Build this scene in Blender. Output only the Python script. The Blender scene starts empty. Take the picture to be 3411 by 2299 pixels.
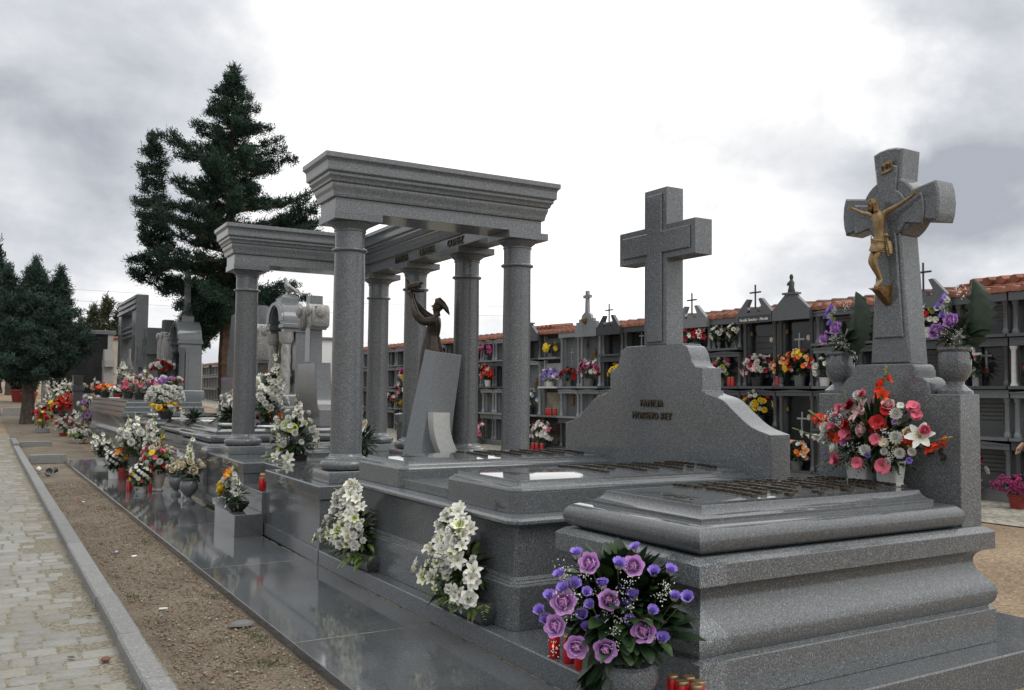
import bpy, math, random
import numpy as np
from mathutils import Vector, Matrix
RAD = math.radians
SC = bpy.context.scene
COL = SC.collection
rnd = random.Random(7)

# ------------------------------------------------------------------ camera
CAM = Vector((0.0, 0.0, 1.62))
YAW, PITCH, ROLL = RAD(30.8697), RAD(3.0408), RAD(0.61073)
FPX, IW, IH = 3000.62, 3411.0, 2299.0
_f = Vector((math.sin(YAW)*math.cos(PITCH), math.cos(YAW)*math.cos(PITCH), math.sin(PITCH)))
_r = Vector((math.cos(YAW), -math.sin(YAW), 0.0))
_u = _r.cross(_f)
_rr = _r*math.cos(ROLL) + _u*math.sin(ROLL)
_uu = -_r*math.sin(ROLL) + _u*math.cos(ROLL)
cd = bpy.data.cameras.new('camera')
cam = bpy.data.objects.new('camera', cd)
COL.objects.link(cam)
cam.matrix_world = Matrix(((_rr.x, _uu.x, -_f.x, CAM.x), (_rr.y, _uu.y, -_f.y, CAM.y),
                           (_rr.z, _uu.z, -_f.z, CAM.z), (0, 0, 0, 1)))
cd.sensor_width = 36.0
cd.lens = FPX/IW*36.0
cd.clip_start = 0.05
cd.clip_end = 2000
SC.camera = cam

# ------------------------------------------------------------------ look and light
SC.view_settings.view_transform = 'Standard'
SC.view_settings.look = 'None'
SC.view_settings.exposure = 0.0
SC.view_settings.gamma = 1.0
SC.cycles.use_denoising = True
SC.cycles.max_bounces = 8
SC.cycles.diffuse_bounces = 3
SC.cycles.glossy_bounces = 4
SC.cycles.sample_clamp_indirect = 8

SUN_AZ = RAD(150)       # compass angle from +Y towards +X: behind the camera, to its right
SUN_EL = RAD(48)
sd = Vector((math.sin(SUN_AZ)*math.cos(SUN_EL), math.cos(SUN_AZ)*math.cos(SUN_EL), math.sin(SUN_EL)))
sl = bpy.data.lights.new('sun', 'SUN')
sl.energy = 0.9
sl.angle = RAD(25)
sl.color = (1.0, 0.96, 0.9)
so = bpy.data.objects.new('sun', sl)
so.rotation_euler = sd.to_track_quat('Z', 'Y').to_euler()
COL.objects.link(so)

world = bpy.data.worlds.new('World')
SC.world = world
world.use_nodes = True
WN, WL = world.node_tree.nodes, world.node_tree.links
WN.clear()


def wnode(t, **kw):
    n = WN.new(t)
    for k, v in kw.items():
        setattr(n, k, v)
    return n


def wset(sock, v):
    if hasattr(v, 'is_output') or isinstance(v, bpy.types.NodeSocket):
        WL.new(v, sock)
    else:
        sock.default_value = v


def wmath(op, a, b=0.0, clamp=False):
    n = wnode('ShaderNodeMath', operation=op)
    n.use_clamp = clamp
    wset(n.inputs[0], a)
    wset(n.inputs[1], b)
    return n.outputs[0]


def build_sky():
    tc = wnode('ShaderNodeTexCoord').outputs['Generated']
    # cloud deck: direction projected on a flat layer overhead
    sep = wnode('ShaderNodeSeparateXYZ')
    WL.new(tc, sep.inputs[0])
    zz = wmath('ADD', wmath('ABSOLUTE', sep.outputs[2]), 0.42)
    px = wmath('DIVIDE', sep.outputs[0], zz)
    py = wmath('DIVIDE', sep.outputs[1], zz)
    cmb = wnode('ShaderNodeCombineXYZ')
    WL.new(px, cmb.inputs[0])
    WL.new(py, cmb.inputs[1])
    n1 = wnode('ShaderNodeTexNoise')
    WL.new(cmb.outputs[0], n1.inputs['Vector'])
    n1.inputs['Scale'].default_value = 3.0
    n1.inputs['Detail'].default_value = 9
    n1.inputs['Roughness'].default_value = 0.55
    n1.inputs['Distortion'].default_value = 0.25
    n2 = wnode('ShaderNodeTexNoise')
    WL.new(tc, n2.inputs['Vector'])
    n2.inputs['Scale'].default_value = 4.5
    n2.inputs['Detail'].default_value = 7
    n2.inputs['Roughness'].default_value = 0.6
    # displaced direction so that the banks get ragged edges
    sub = wnode('ShaderNodeVectorMath', operation='SUBTRACT')
    WL.new(n2.outputs['Color'], sub.inputs[0])
    sub.inputs[1].default_value = (0.5, 0.5, 0.5)
    scl = wnode('ShaderNodeVectorMath', operation='SCALE')
    WL.new(sub.outputs[0], scl.inputs[0])
    scl.inputs['Scale'].default_value = 0.26
    add = wnode('ShaderNodeVectorMath', operation='ADD')
    WL.new(tc, add.inputs[0])
    WL.new(scl.outputs[0], add.inputs[1])
    nrm = wnode('ShaderNodeVectorMath', operation='NORMALIZE')
    WL.new(add.outputs[0], nrm.inputs[0])
    val = wmath('ADD', 0.30, wmath('MULTIPLY', n1.outputs['Fac'], 1.30))
    # (heading right of the view axis, height above the level, angular radius, weight)
    for az, el, rad, wgt in SKY_BANKS:
        d = Vector((math.sin(RAD(az))*math.cos(RAD(el)), math.cos(RAD(az))*math.cos(RAD(el)), math.sin(RAD(el))))
        dot = wnode('ShaderNodeVectorMath', operation='DOT_PRODUCT')
        WL.new(nrm.outputs[0], dot.inputs[0])
        dot.inputs[1].default_value = d
        mr = wnode('ShaderNodeMapRange', interpolation_type='SMOOTHSTEP')
        WL.new(dot.outputs['Value'], mr.inputs['Value'])
        mr.inputs['From Min'].default_value = math.cos(RAD(rad*1.35))
        mr.inputs['From Max'].default_value = math.cos(RAD(rad*0.25))
        mr.inputs['To Min'].default_value = 0.0
        mr.inputs['To Max'].default_value = wgt
        val = wmath('ADD', val, mr.outputs[0])
    n3 = wnode('ShaderNodeTexNoise')
    WL.new(cmb.outputs[0], n3.inputs['Vector'])
    n3.inputs['Scale'].default_value = 8.5
    n3.inputs['Detail'].default_value = 6
    val = wmath('ADD', val, wmath('MULTIPLY', wmath('SUBTRACT', n3.outputs['Fac'], 0.5), 0.34))
    val = wmath('MINIMUM', wmath('MAXIMUM', val, 0.30), 2.0)
    # grey parts of a cloud are a little blue, bright parts white
    ramp = wnode('ShaderNodeValToRGB')
    WL.new(wmath('DIVIDE', val, 1.4), ramp.inputs[0])
    e = ramp.color_ramp.elements
    e[0].position, e[0].color = 0.28, (0.43, 0.46, 0.52, 1)
    e[1].position, e[1].color = 1.0, (1.4, 1.4, 1.39, 1)
    m = ramp.color_ramp.elements.new(0.55)
    m.color = (0.72, 0.745, 0.785, 1)
    m = ramp.color_ramp.elements.new(0.74)
    m.color = (1.0, 1.0, 1.01, 1)
    up = wnode('ShaderNodeVectorMath', operation='SCALE')
    WL.new(ramp.outputs[0], up.inputs[0])
    WL.new(wmath('MULTIPLY', wmath('MAXIMUM', wmath('DIVIDE', val, 1.4), 1.0), 10.0), up.inputs['Scale'])
    sky = wnode('ShaderNodeTexSky', sky_type='NISHITA')
    sky.sun_disc = False
    sky.sun_elevation = SUN_EL
    sky.sun_rotation = SUN_AZ
    # thin gaps of blue where the cloud layer is thinnest
    gap = wnode('ShaderNodeMapRange', interpolation_type='SMOOTHSTEP')
    WL.new(n2.outputs['Fac'], gap.inputs['Value'])
    gap.inputs['From Min'].default_value = 0.66
    gap.inputs['From Max'].default_value = 0.78
    gap.inputs['To Min'].default_value = 0.0
    gap.inputs['To Max'].default_value = 0.35
    mix = wnode('ShaderNodeMix', data_type='RGBA')
    WL.new(gap.outputs[0], mix.inputs[0])
    WL.new(up.outputs[0], mix.inputs[6])
    WL.new(sky.outputs[0], mix.inputs[7])
    bg = wnode('ShaderNodeBackground')
    bg.inputs['Strength'].default_value = 0.1
    WL.new(mix.outputs[2], bg.inputs['Color'])
    out = wnode('ShaderNodeOutputWorld')
    WL.new(bg.outputs[0], out.inputs['Surface'])


SKY_BANKS = [  # heading, elevation, radius, weight
    (3.2, 19.9, 10.6, -0.30),
    (8.2, 18.3, 6.4, -0.12),
    (59.6, 20.2, 10.6, -0.27),
    (54.6, 21.0, 4.8, -0.11),
    (58.6, 11.9, 10.6, -0.19),
    (49.5, 12.4, 8.4, -0.18),
    (44.0, 10.3, 7.1, -0.14),
    (59.6, 7.5, 8.4, -0.08),
    (30.3, 20.0, 10.6, -0.07),
    (26.1, 17.3, 6.4, -0.06),
    (38.8, 19.4, 16.8, 0.30),
    (20.5, 18.6, 10.6, 0.14),
    (54.0, 18.2, 3.6, 0.28),
    (50.8, 17.4, 4.8, 0.15),
    (33.2, 11.5, 11.3, 0.15),
    (37.5, 7.1, 8.0, 0.12),
    (3.5, 13.1, 9.7, -0.03),
    (2.3, 8.9, 8.4, -0.07),
    (6.3, 10.2, 6.4, 0.05),
    (53.2, 7.3, 5.2, 0.07),
    (46.1, 9.1, 3.9, 0.07),
    (18.0, 6.8, 8.0, 0.10),
    (11.1, 20.2, 6.4, 0.05),
    (-80.0, 30.0, 50.0, -0.35),
    (160.0, 40.0, 50.0, 0.35),
    (0.0, 90.0, 60.0, 0.80),
]
build_sky()

# ------------------------------------------------------------------ materials
MATS = {}


def new_mat(name):
    m = bpy.data.materials.new(name)
    m.use_nodes = True
    nt = m.node_tree
    b = nt.nodes['Principled BSDF']
    return m, nt.nodes, nt.links, b


def plain(name, col, rough=0.6, var=0.15, scale=12.0, metal=0.0, spec=0.5, bump=0.0, bscale=60.0, trans=0.0, emit=None):
    """a surface of one colour with a little mottling"""
    if name in MATS:
        return MATS[name]
    m, N, L, b = new_mat(name)
    tc = N.new('ShaderNodeTexCoord')
    nz = N.new('ShaderNodeTexNoise')
    nz.inputs['Scale'].default_value = scale
    nz.inputs['Detail'].default_value = 4
    L.new(tc.outputs['Object'], nz.inputs['Vector'])
    mr = N.new('ShaderNodeMapRange')
    mr.inputs['From Min'].default_value = 0.3
    mr.inputs['From Max'].default_value = 0.7
    mr.inputs['To Min'].default_value = 1 - var
    mr.inputs['To Max'].default_value = 1 + var
    L.new(nz.outputs['Fac'], mr.inputs['Value'])
    sc = N.new('ShaderNodeVectorMath')
    sc.operation = 'SCALE'
    sc.inputs[0].default_value = col
    L.new(mr.outputs[0], sc.inputs['Scale'])
    L.new(sc.outputs[0], b.inputs['Base Color'])
    b.inputs['Roughness'].default_value = rough
    b.inputs['Metallic'].default_value = metal
    b.inputs['Specular IOR Level'].default_value = spec
    if trans:
        b.inputs['Transmission Weight'].default_value = trans
    if emit:
        b.inputs['Emission Color'].default_value = (*emit[:3], 1)
        b.inputs['Emission Strength'].default_value = emit[3]
    if bump:
        n2 = N.new('ShaderNodeTexNoise')
        n2.inputs['Scale'].default_value = bscale
        n2.inputs['Detail'].default_value = 5
        L.new(tc.outputs['Object'], n2.inputs['Vector'])
        bp = N.new('ShaderNodeBump')
        bp.inputs['Strength'].default_value = bump
        bp.inputs['Distance'].default_value = 0.02
        L.new(n2.outputs['Fac'], bp.inputs['Height'])
        L.new(bp.outputs[0], b.inputs['Normal'])
    MATS[name] = m
    return m


def granite(name, tone=0.2, tint=(0.93, 1.0, 1.06), rough=0.14, grain=230.0, contrast=0.55, cloud=0.12, vary=0.10):
    """speckled granite: crystals of quartz, feldspar and mica"""
    if name in MATS:
        return MATS[name]
    m, N, L, b = new_mat(name)
    tc = N.new('ShaderNodeTexCoord')
    vo = N.new('ShaderNodeTexVoronoi')
    vo.inputs['Scale'].default_value = grain
    L.new(tc.outputs['Object'], vo.inputs['Vector'])
    sp = N.new('ShaderNodeSeparateColor')
    L.new(vo.outputs['Color'], sp.inputs[0])
    rp = N.new('ShaderNodeValToRGB')
    rp.color_ramp.interpolation = 'LINEAR'
    el = rp.color_ramp.elements
    c = contrast

    def g(k):
        k = 1 + (k-1)*c
        return (tone*k*tint[0], tone*k*tint[1], tone*k*tint[2], 1)
    el[0].position, el[0].color = 0.0, g(0.16)
    el[1].position, el[1].color = 1.0, g(3.4)
    for p, k in ((0.2, 0.5), (0.42, 0.8), (0.7, 1.1), (0.88, 1.5), (0.96, 2.2)):
        e = el.new(p)
        e.color = g(k)
    L.new(sp.outputs[0], rp.inputs[0])
    vo2 = N.new('ShaderNodeTexVoronoi')
    vo2.inputs['Scale'].default_value = grain*0.42
    L.new(tc.outputs['Object'], vo2.inputs['Vector'])
    sp2 = N.new('ShaderNodeSeparateColor')
    L.new(vo2.outputs['Color'], sp2.inputs[0])
    nz = N.new('ShaderNodeTexNoise')
    nz.inputs['Scale'].default_value = 2.2
    nz.inputs['Detail'].default_value = 6
    L.new(tc.outputs['Object'], nz.inputs['Vector'])
    a1 = N.new('ShaderNodeMath')
    a1.operation = 'MULTIPLY_ADD'
    L.new(nz.outputs['Fac'], a1.inputs[0])
    a1.inputs[1].default_value = cloud*2
    a1.inputs[2].default_value = 0.86 - cloud
    a2 = N.new('ShaderNodeMath')
    a2.operation = 'MULTIPLY_ADD'
    L.new(sp2.outputs[1], a2.inputs[0])
    oi = N.new('ShaderNodeObjectInfo')
    a3 = N.new('ShaderNodeMath')
    a3.operation = 'MULTIPLY_ADD'
    L.new(oi.outputs['Random'], a3.inputs[0])
    a3.inputs[1].default_value = vary*2
    a3.inputs[2].default_value = 1-vary
    a4 = N.new('ShaderNodeMath')
    a4.operation = 'MULTIPLY'
    L.new(a2.outputs[0], a4.inputs[0])
    L.new(a3.outputs[0], a4.inputs[1])
    a2.inputs[1].default_value = 0.28*c
    L.new(a1.outputs[0], a2.inputs[2])
    sc = N.new('ShaderNodeVectorMath')
    sc.operation = 'SCALE'
    L.new(rp.outputs[0], sc.inputs[0])
    L.new(a4.outputs[0], sc.inputs['Scale'])
    L.new(sc.outputs[0], b.inputs['Base Color'])
    r = N.new('ShaderNodeMath')
    r.operation = 'MULTIPLY_ADD'
    L.new(nz.outputs['Fac'], r.inputs[0])
    r.inputs[1].default_value = rough*0.6
    r.inputs[2].default_value = rough*0.7
    L.new(r.outputs[0], b.inputs['Roughness'])
    MATS[name] = m
    return m


G_TOMB = granite('grey_granite', 0.118, rough=0.16, contrast=0.6)
G_PALE = granite('pale_honed_granite', 0.175, rough=0.35, contrast=0.4)
G_LID = granite('polished_granite_lid', 0.11, rough=0.05, contrast=0.45)
G_SLAB = granite('polished_granite_paving', 0.09, rough=0.065, contrast=0.35, cloud=0.3)
G_DARK = granite('dark_granite', 0.06, rough=0.3)
G_ROUGH = granite('flamed_granite', 0.17, rough=0.5)
G_LIGHT = granite('light_granite', 0.27, (1.02, 1.0, 0.97), rough=0.4, contrast=0.5, grain=110)
G_KERB = granite('kerb_granite', 0.19, (1.0, 1.0, 0.98), rough=0.7, contrast=0.3, grain=110)
G_URN = granite('urn_granite', 0.13, rough=0.25)
BLACK = granite('black_granite', 0.018, rough=0.12, contrast=0.5)
WHITE_STONE = plain('white_marble', (0.5, 0.5, 0.49), 0.4, 0.1)
CREAM_STONE = plain('cream_marble', (0.42, 0.4, 0.36), 0.4, 0.12)
BRONZE = plain('bronze', (0.05, 0.038, 0.03), 0.38, 0.35, 25, metal=0.6)
LETTER = plain('bronze_letters', (0.055, 0.045, 0.035), 0.45, 0.3, 60, metal=0.6)
LETTER_G = plain('worn_brass_letters', (0.07, 0.055, 0.036), 0.45, 0.3, 60, metal=0.6)
GOLD = plain('gilt_bronze', (0.24, 0.16, 0.075), 0.42, 0.3, 30, metal=0.55)
GOLD_DK = plain('aged_brass', (0.16, 0.09, 0.03), 0.45, 0.4, 40, metal=0.5)
SILVER = plain('silvery_metal', (0.34, 0.34, 0.35), 0.4, 0.1, metal=0.5)
IRON = plain('black_iron', (0.02, 0.02, 0.022), 0.5)
WHITE_CERAMIC = plain('white_ceramic', (0.55, 0.55, 0.53), 0.35, 0.06)
WHITE_PAINT = plain('white_letters', (0.75, 0.75, 0.73), 0.6, 0.05)
RED_PLASTIC = plain('red_votive_plastic', (0.42, 0.008, 0.012), 0.22, 0.15, 8)
CANDLE_LID = plain('brass_cap', (0.3, 0.2, 0.11), 0.35, 0.2, metal=0.6)
FLAME = plain('candle_flame', (1, 0.2, 0.05), 0.5, 0.0, emit=(1.0, 0.12, 0.03, 3.0))
RENDER_WALL = plain('beige_render', (0.33, 0.29, 0.23), 0.9, 0.12, 1.5, bump=0.2)
CONCRETE = plain('concrete', (0.13, 0.13, 0.125), 0.85, 0.2, 3, bump=0.15)
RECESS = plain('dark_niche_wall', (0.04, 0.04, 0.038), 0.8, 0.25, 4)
TILE = plain('terracotta_tile', (0.20, 0.072, 0.042), 0.85, 0.5, 7, bump=0.3)
TERRACOTTA = plain('red_plastic_pot', (0.22, 0.025, 0.02), 0.6, 0.2)
CELLO = plain('clear_wrapping', (0.55, 0.57, 0.58), 0.15, 0.1, trans=0.6)
LEAF_D = plain('dark_leaf', (0.012, 0.028, 0.011), 0.38, 0.45, 18)
LEAF_M = plain('green_leaf', (0.035, 0.07, 0.018), 0.5, 0.45, 18)
LEAF_L = plain('pale_green_leaf', (0.13, 0.19, 0.045), 0.55, 0.35, 18)
STEM = plain('green_stem', (0.09, 0.13, 0.04), 0.6, 0.3)
BARK = plain('reddish_bark', (0.075, 0.042, 0.026), 0.95, 0.5, 9, bump=0.8, bscale=25)
BARK_G = plain('grey_bark', (0.06, 0.048, 0.04), 0.95, 0.5, 9, bump=0.8, bscale=25)
CONIFER = plain('blue_green_needles', (0.023, 0.044, 0.031), 0.8, 0.55, 1.6, spec=0.15)
CONIFER_G = plain('grey_green_needles', (0.036, 0.062, 0.05), 0.8, 0.5, 1.6, spec=0.15)
CONIFER_W = plain('warm_green_needles', (0.04, 0.05, 0.02), 0.75, 0.5, 1.2)
SHRUB = plain('shrub_leaves', (0.014, 0.03, 0.01), 0.7, 0.5, 5)

FCOL = {
    'white': (0.62, 0.62, 0.57), 'cream': (0.62, 0.55, 0.40), 'ivory': (0.64, 0.62, 0.50), 'yellow': (0.66, 0.46, 0.02),
    'gold': (0.6, 0.34, 0.01), 'orange': (0.68, 0.17, 0.02), 'peach': (0.68, 0.33, 0.15), 'scarlet': (0.66, 0.045, 0.01),
    'red': (0.38, 0.01, 0.015), 'crimson': (0.24, 0.008, 0.025), 'pink': (0.60, 0.13, 0.19), 'palepink': (0.6, 0.36, 0.36),
    'magenta': (0.42, 0.06, 0.20), 'lilac': (0.46, 0.25, 0.56), 'mauve': (0.38, 0.17, 0.44), 'violet': (0.25, 0.17, 0.56),
    'rosepink': (0.56, 0.31, 0.62), 'roseheart': (0.62, 0.27, 0.42), 'lime': (0.34, 0.42, 0.10), 'blue': (0.22, 0.3, 0.5), 'budgreen': (0.2, 0.26, 0.08)}


def fmat(c):
    return plain('petal_' + c, FCOL[c], 0.65, 0.14, 9, spec=0.3)

# ------------------------------------------------------------------ mesh helpers
def offset_poly(p, d):
    """inset a counter-clockwise polygon by d with mitred corners"""
    n = len(p)
    out = []
    for i in range(n):
        a, b, c = p[i-1], p[i], p[(i+1) % n]
        e1 = (b[0]-a[0], b[1]-a[1])
        e2 = (c[0]-b[0], c[1]-b[1])
        l1, l2 = math.hypot(*e1), math.hypot(*e2)
        n1 = (-e1[1]/l1, e1[0]/l1)
        n2 = (-e2[1]/l2, e2[0]/l2)
        k = d/(1+n1[0]*n2[0]+n1[1]*n2[1])
        out.append((b[0]+k*(n1[0]+n2[0]), b[1]+k*(n1[1]+n2[1])))
    return out


def rect(x0, x1, y0, y1, ch=0.0):
    """rectangle, optionally with cut corners"""
    if ch <= 0:
        return [(x0, y0), (x1, y0), (x1, y1), (x0, y1)]
    return [(x0+ch, y0), (x1-ch, y0), (x1, y0+ch), (x1, y1-ch), (x1-ch, y1), (x0+ch, y1), (x0, y1-ch), (x0, y0+ch)]


EDGE = 0.0


class MB:
    def __init__(self):
        self.v, self.f, self.m = [], [], []

    def add(self, vs, fs, m=0, M=None):
        o = len(self.v)
        if M is not None:
            vs = [M @ Vector(q) for q in vs]
        self.v += [tuple(q) for q in vs]
        self.f += [tuple(i+o for i in q) for q in fs]
        if isinstance(m, int):
            self.m += [m]*len(fs)
        else:
            self.m += list(m)
        return self

    def loft(self, rings, m=0, cap0=True, cap1=True, closed=True):
        vs, fs = [], []
        n = len(rings[0])
        for r in rings:
            vs += r
        for i in range(len(rings)-1):
            for j in range(n if closed else n-1):
                k = (j+1) % n
                fs.append((i*n+j, i*n+k, (i+1)*n+k, (i+1)*n+j))
        if cap0:
            fs.append(tuple(range(n-1, -1, -1)))
        if cap1:
            fs.append(tuple(range((len(rings)-1)*n, len(rings)*n)))
        return self.add(vs, fs, m)

    def poly_prof(self, poly, prof, m=0, cap0=True, cap1=True):
        return self.loft([[(x, y, z) for x, y in offset_poly(poly, d)] for d, z in prof], m, cap0, cap1)

    def box(self, x0, x1, y0, y1, z0, z1, m=0):
        return self.poly_prof(rect(x0, x1, y0, y1), [(0, z0), (0, z1)], m)

    def lathe(self, prof, c=(0, 0, 0), n=20, m=0, M=None, cap0=True, cap1=True, sq=0.0):
        rings = []
        for r, z in prof:
            ring = []
            for j in range(n):
                a = 2*math.pi*j/n
                ca, sa = math.cos(a), math.sin(a)
                k = 1.0
                if sq:
                    k = 1 + sq*(1/max(abs(ca), abs(sa))-1)
                q = Vector((c[0]+r*k*ca, c[1]+r*k*sa, c[2]+z))
                ring.append(tuple(M @ q) if M is not None else tuple(q))
            rings.append(ring)
        return self.loft(rings, m, cap0, cap1)

    def extrude_yz(self, poly, x0, x1, m=0, bev=0.0):
        """outline in (y, z) given clockwise or not, thickness along x; bev: chamfer of both rims"""
        area = sum(poly[i-1][0]*poly[i][1]-poly[i][0]*poly[i-1][1] for i in range(len(poly)))
        if area < 0:
            poly = poly[::-1]
        steps = [(0, x0), (0, x1)] if not bev else [(bev, x0), (0, x0+bev), (0, x1-bev), (bev, x1)]
        rings = [[(x, a, b) for a, b in offset_poly(poly, d)] for d, x in steps]
        return self.loft(rings, m)

    def extrude_xz(self, poly, y0, y1, m=0):
        area = sum(poly[i-1][0]*poly[i][1]-poly[i][0]*poly[i-1][1] for i in range(len(poly)))
        if area > 0:
            poly = poly[::-1]
        return self.loft([[(a, y, b) for a, b in poly] for y in (y0, y1)], m)

    def tube(self, pts, rad, n=6, m=0, cap=True):
        pts = [Vector(p) for p in pts]
        if not hasattr(rad, '__len__'):
            rad = [rad]*len(pts)
        rad = [float(q) for q in rad]
        rings = []
        up = Vector((0.13, 0.21, 1)).normalized()
        for i, p in enumerate(pts):
            t = (pts[min(i+1, len(pts)-1)]-pts[max(i-1, 0)]).normalized()
            s = t.cross(up)
            if s.length < 1e-3:
                s = t.cross(Vector((1, 0, 0)))
            s.normalize()
            w = s.cross(t)
            rings.append([tuple(p+rad[i]*(math.cos(2*math.pi*j/n)*s+math.sin(2*math.pi*j/n)*w)) for j in range(n)])
        return self.loft(rings, m, cap, cap)

    def join(self, geo, M, mmap=None):
        vs, fs, ms = geo
        return self.add(vs, fs, [mmap[i] for i in ms] if mmap else ms, M)

    def mesh(self, name, mats, smooth=True, angle=34):
        me = bpy.data.meshes.new(name)
        me.from_pydata(self.v, [], self.f)
        if not isinstance(mats, (list, tuple)):
            mats = [mats]
        for mt in mats:
            me.materials.append(mt)
        if len(mats) > 1:
            me.polygons.foreach_set('material_index', self.m)
        if smooth:
            me.polygons.foreach_set('use_smooth', [True]*len(me.polygons))
            me.set_sharp_from_angle(angle=RAD(angle))
        me.update()
        return me

    def build(self, name, mats, parent=None, smooth=True, angle=34, bevel=0.0, loc=None):
        o = bpy.data.objects.new(name, self.mesh(name, mats, smooth, angle))
        COL.objects.link(o)
        if parent is not None:
            o.parent = parent
        if loc is not None:
            o.location = loc
        if not bevel and EDGE and getattr(mats, 'name', '') in ('grey_granite', 'polished_granite_lid'):
            bevel = EDGE
        if bevel:
            b = o.modifiers.new('edge', 'BEVEL')
            b.width = bevel
            b.segments = 2
            b.limit_method = 'ANGLE'
            b.angle_limit = RAD(38)
            b.harden_normals = True
        return o


def np_mesh(name, V, F, mat, parent=None, smooth=False):
    """mesh from arrays of quads"""
    me = bpy.data.meshes.new(name)
    me.vertices.add(len(V))
    me.vertices.foreach_set('co', np.asarray(V, np.float32).ravel())
    k = F.shape[1]
    me.loops.add(F.size)
    me.loops.foreach_set('vertex_index', F.astype(np.int32).ravel())
    me.polygons.add(len(F))
    me.polygons.foreach_set('loop_start', np.arange(0, F.size, k, dtype=np.int32))
    me.materials.append(mat)
    me.update(calc_edges=True)
    me.validate()
    if smooth:
        me.polygons.foreach_set('use_smooth', [True]*len(F))
    o = bpy.data.objects.new(name, me)
    COL.objects.link(o)
    if parent is not None:
        o.parent = parent
    return o


def tag(o, label=None, cat=None, group=None, kind=None):
    if label:
        o['label'] = label
    if cat:
        o['category'] = cat
    if group:
        o['group'] = group
    if kind:
        o['kind'] = kind
    return o


def thing(name, label, cat, loc=(0, 0, 0), rz=0.0, group=None):
    o = bpy.data.objects.new(name, None)
    COL.objects.link(o)
    o.location = loc
    o.rotation_euler = (0, 0, rz)
    o.empty_display_size = 0.1
    return tag(o, label, cat, group)


def copy_tree(o, parent=None):
    c = o.copy()
    COL.objects.link(c)
    c.parent = parent
    for ch in list(o.children):
        copy_tree(ch, c)
    return c


FACE_PATH = Matrix(((0, 0, -1), (-1, 0, 0), (0, 1, 0)))     # text read by someone looking along +X
FACE_UP = Matrix(((0, 1, 0), (-1, 0, 0), (0, 0, 1)))        # text lying on a lid, read from the path


def text_part(name, s, size, pos, rot, mat, parent, depth=0.006, shear=0.0, align='CENTER', spacing=1.0, squash=1.0, bold=0.0):
    cu = bpy.data.curves.new(name, 'FONT')
    cu.body = s
    cu.size = size
    cu.extrude = depth
    cu.offset = bold
    cu.shear = shear
    cu.align_x = align
    cu.space_character = spacing
    cu.resolution_u = 2
    t = bpy.data.objects.new(name, cu)
    COL.objects.link(t)
    me = bpy.data.meshes.new_from_object(t.evaluated_get(bpy.context.evaluated_depsgraph_get()))
    bpy.data.objects.remove(t)
    me.materials.clear()
    me.materials.append(mat)
    o = bpy.data.objects.new(name, me)
    COL.objects.link(o)
    o.parent = parent
    o.matrix_basis = Matrix.Translation(pos) @ rot.to_4x4() @ Matrix.Diagonal((squash, 1, 1, 1))
    return o


def arc(c, r, a0, a1, n):
    return [(c[0]+r*math.cos(RAD(a0+(a1-a0)*i/n)), c[1]+r*math.sin(RAD(a0+(a1-a0)*i/n))) for i in range(n+1)]


def aim(pos, d, size, spin=0.0):
    d = Vector(d).normalized()
    return Matrix.Translation(pos) @ d.to_track_quat('Z', 'Y').to_matrix().to_4x4() @ Matrix.Rotation(spin, 4, 'Z') @ Matrix.Scale(size, 4)


# ------------------------------------------------------------------ figures grown from a skeleton
def skin_figure(name, joints, bones, root, mat, parent=None, levels=2):
    names = list(joints)
    ix = {n: i for i, n in enumerate(names)}
    me = bpy.data.meshes.new(name)
    me.from_pydata([joints[n][0] for n in names], [(ix[a], ix[b]) for a, b in bones], [])
    me.materials.append(mat)
    o = bpy.data.objects.new(name, me)
    COL.objects.link(o)
    o.parent = parent
    sk = o.modifiers.new('skin', 'SKIN')
    sk.use_smooth_shade = True
    sv = me.skin_vertices[0].data if me.skin_vertices else None
    if sv is None:
        lay = bpy.data.objects[o.name].data
        bm = __import__('bmesh').new()
        bm.from_mesh(lay)
        bm.verts.layers.skin.verify()
        bm.to_mesh(lay)
        bm.free()
        sv = me.skin_vertices[0].data
    for n in names:
        r = joints[n][1]
        sv[ix[n]].radius = (r, r) if not hasattr(r, '__len__') else r
        sv[ix[n]].use_root = (n == root)
    ss = o.modifiers.new('sub', 'SUBSURF')
    ss.levels = levels
    ss.render_levels = levels
    return o


# ------------------------------------------------------------------ flowers
def petal(mb, az, L, W, t0, t1, r0=0.0, z0=0.0, cup=0.2, mats=(0, 0), nu=4, ruffle=0.0, tip=0.3):
    vs, fs, ms = [], [], []
    r, z = r0, z0
    for i in range(nu+1):
        u = i/nu
        a = RAD(t0+(t1-t0)*u)
        if i:
            r += L/nu*math.cos(a)
            z += L/nu*math.sin(a)
        w = W*max(tip if u > 0.9 else 0.0, math.sin(math.pi*min(0.97, 0.16+0.78*u))**0.8)
        for s in (-1, 0, 1):
            lift = cup*w*abs(s)
            rr = r - lift*math.sin(a)
            zz = z + lift*math.cos(a) + ruffle*L*math.sin(az*3+s*2+i)
            x, y = rr, s*w
            vs.append((x*math.cos(az)-y*math.sin(az), x*math.sin(az)+y*math.cos(az), zz))
    for i in range(nu):
        for s in range(2):
            k = i*3+s
            fs.append((k, k+3, k+4, k+1))
            ms.append(mats[0] if i < nu*0.45 else mats[1])
    mb.add(vs, fs, ms)


GEO = {}


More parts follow.
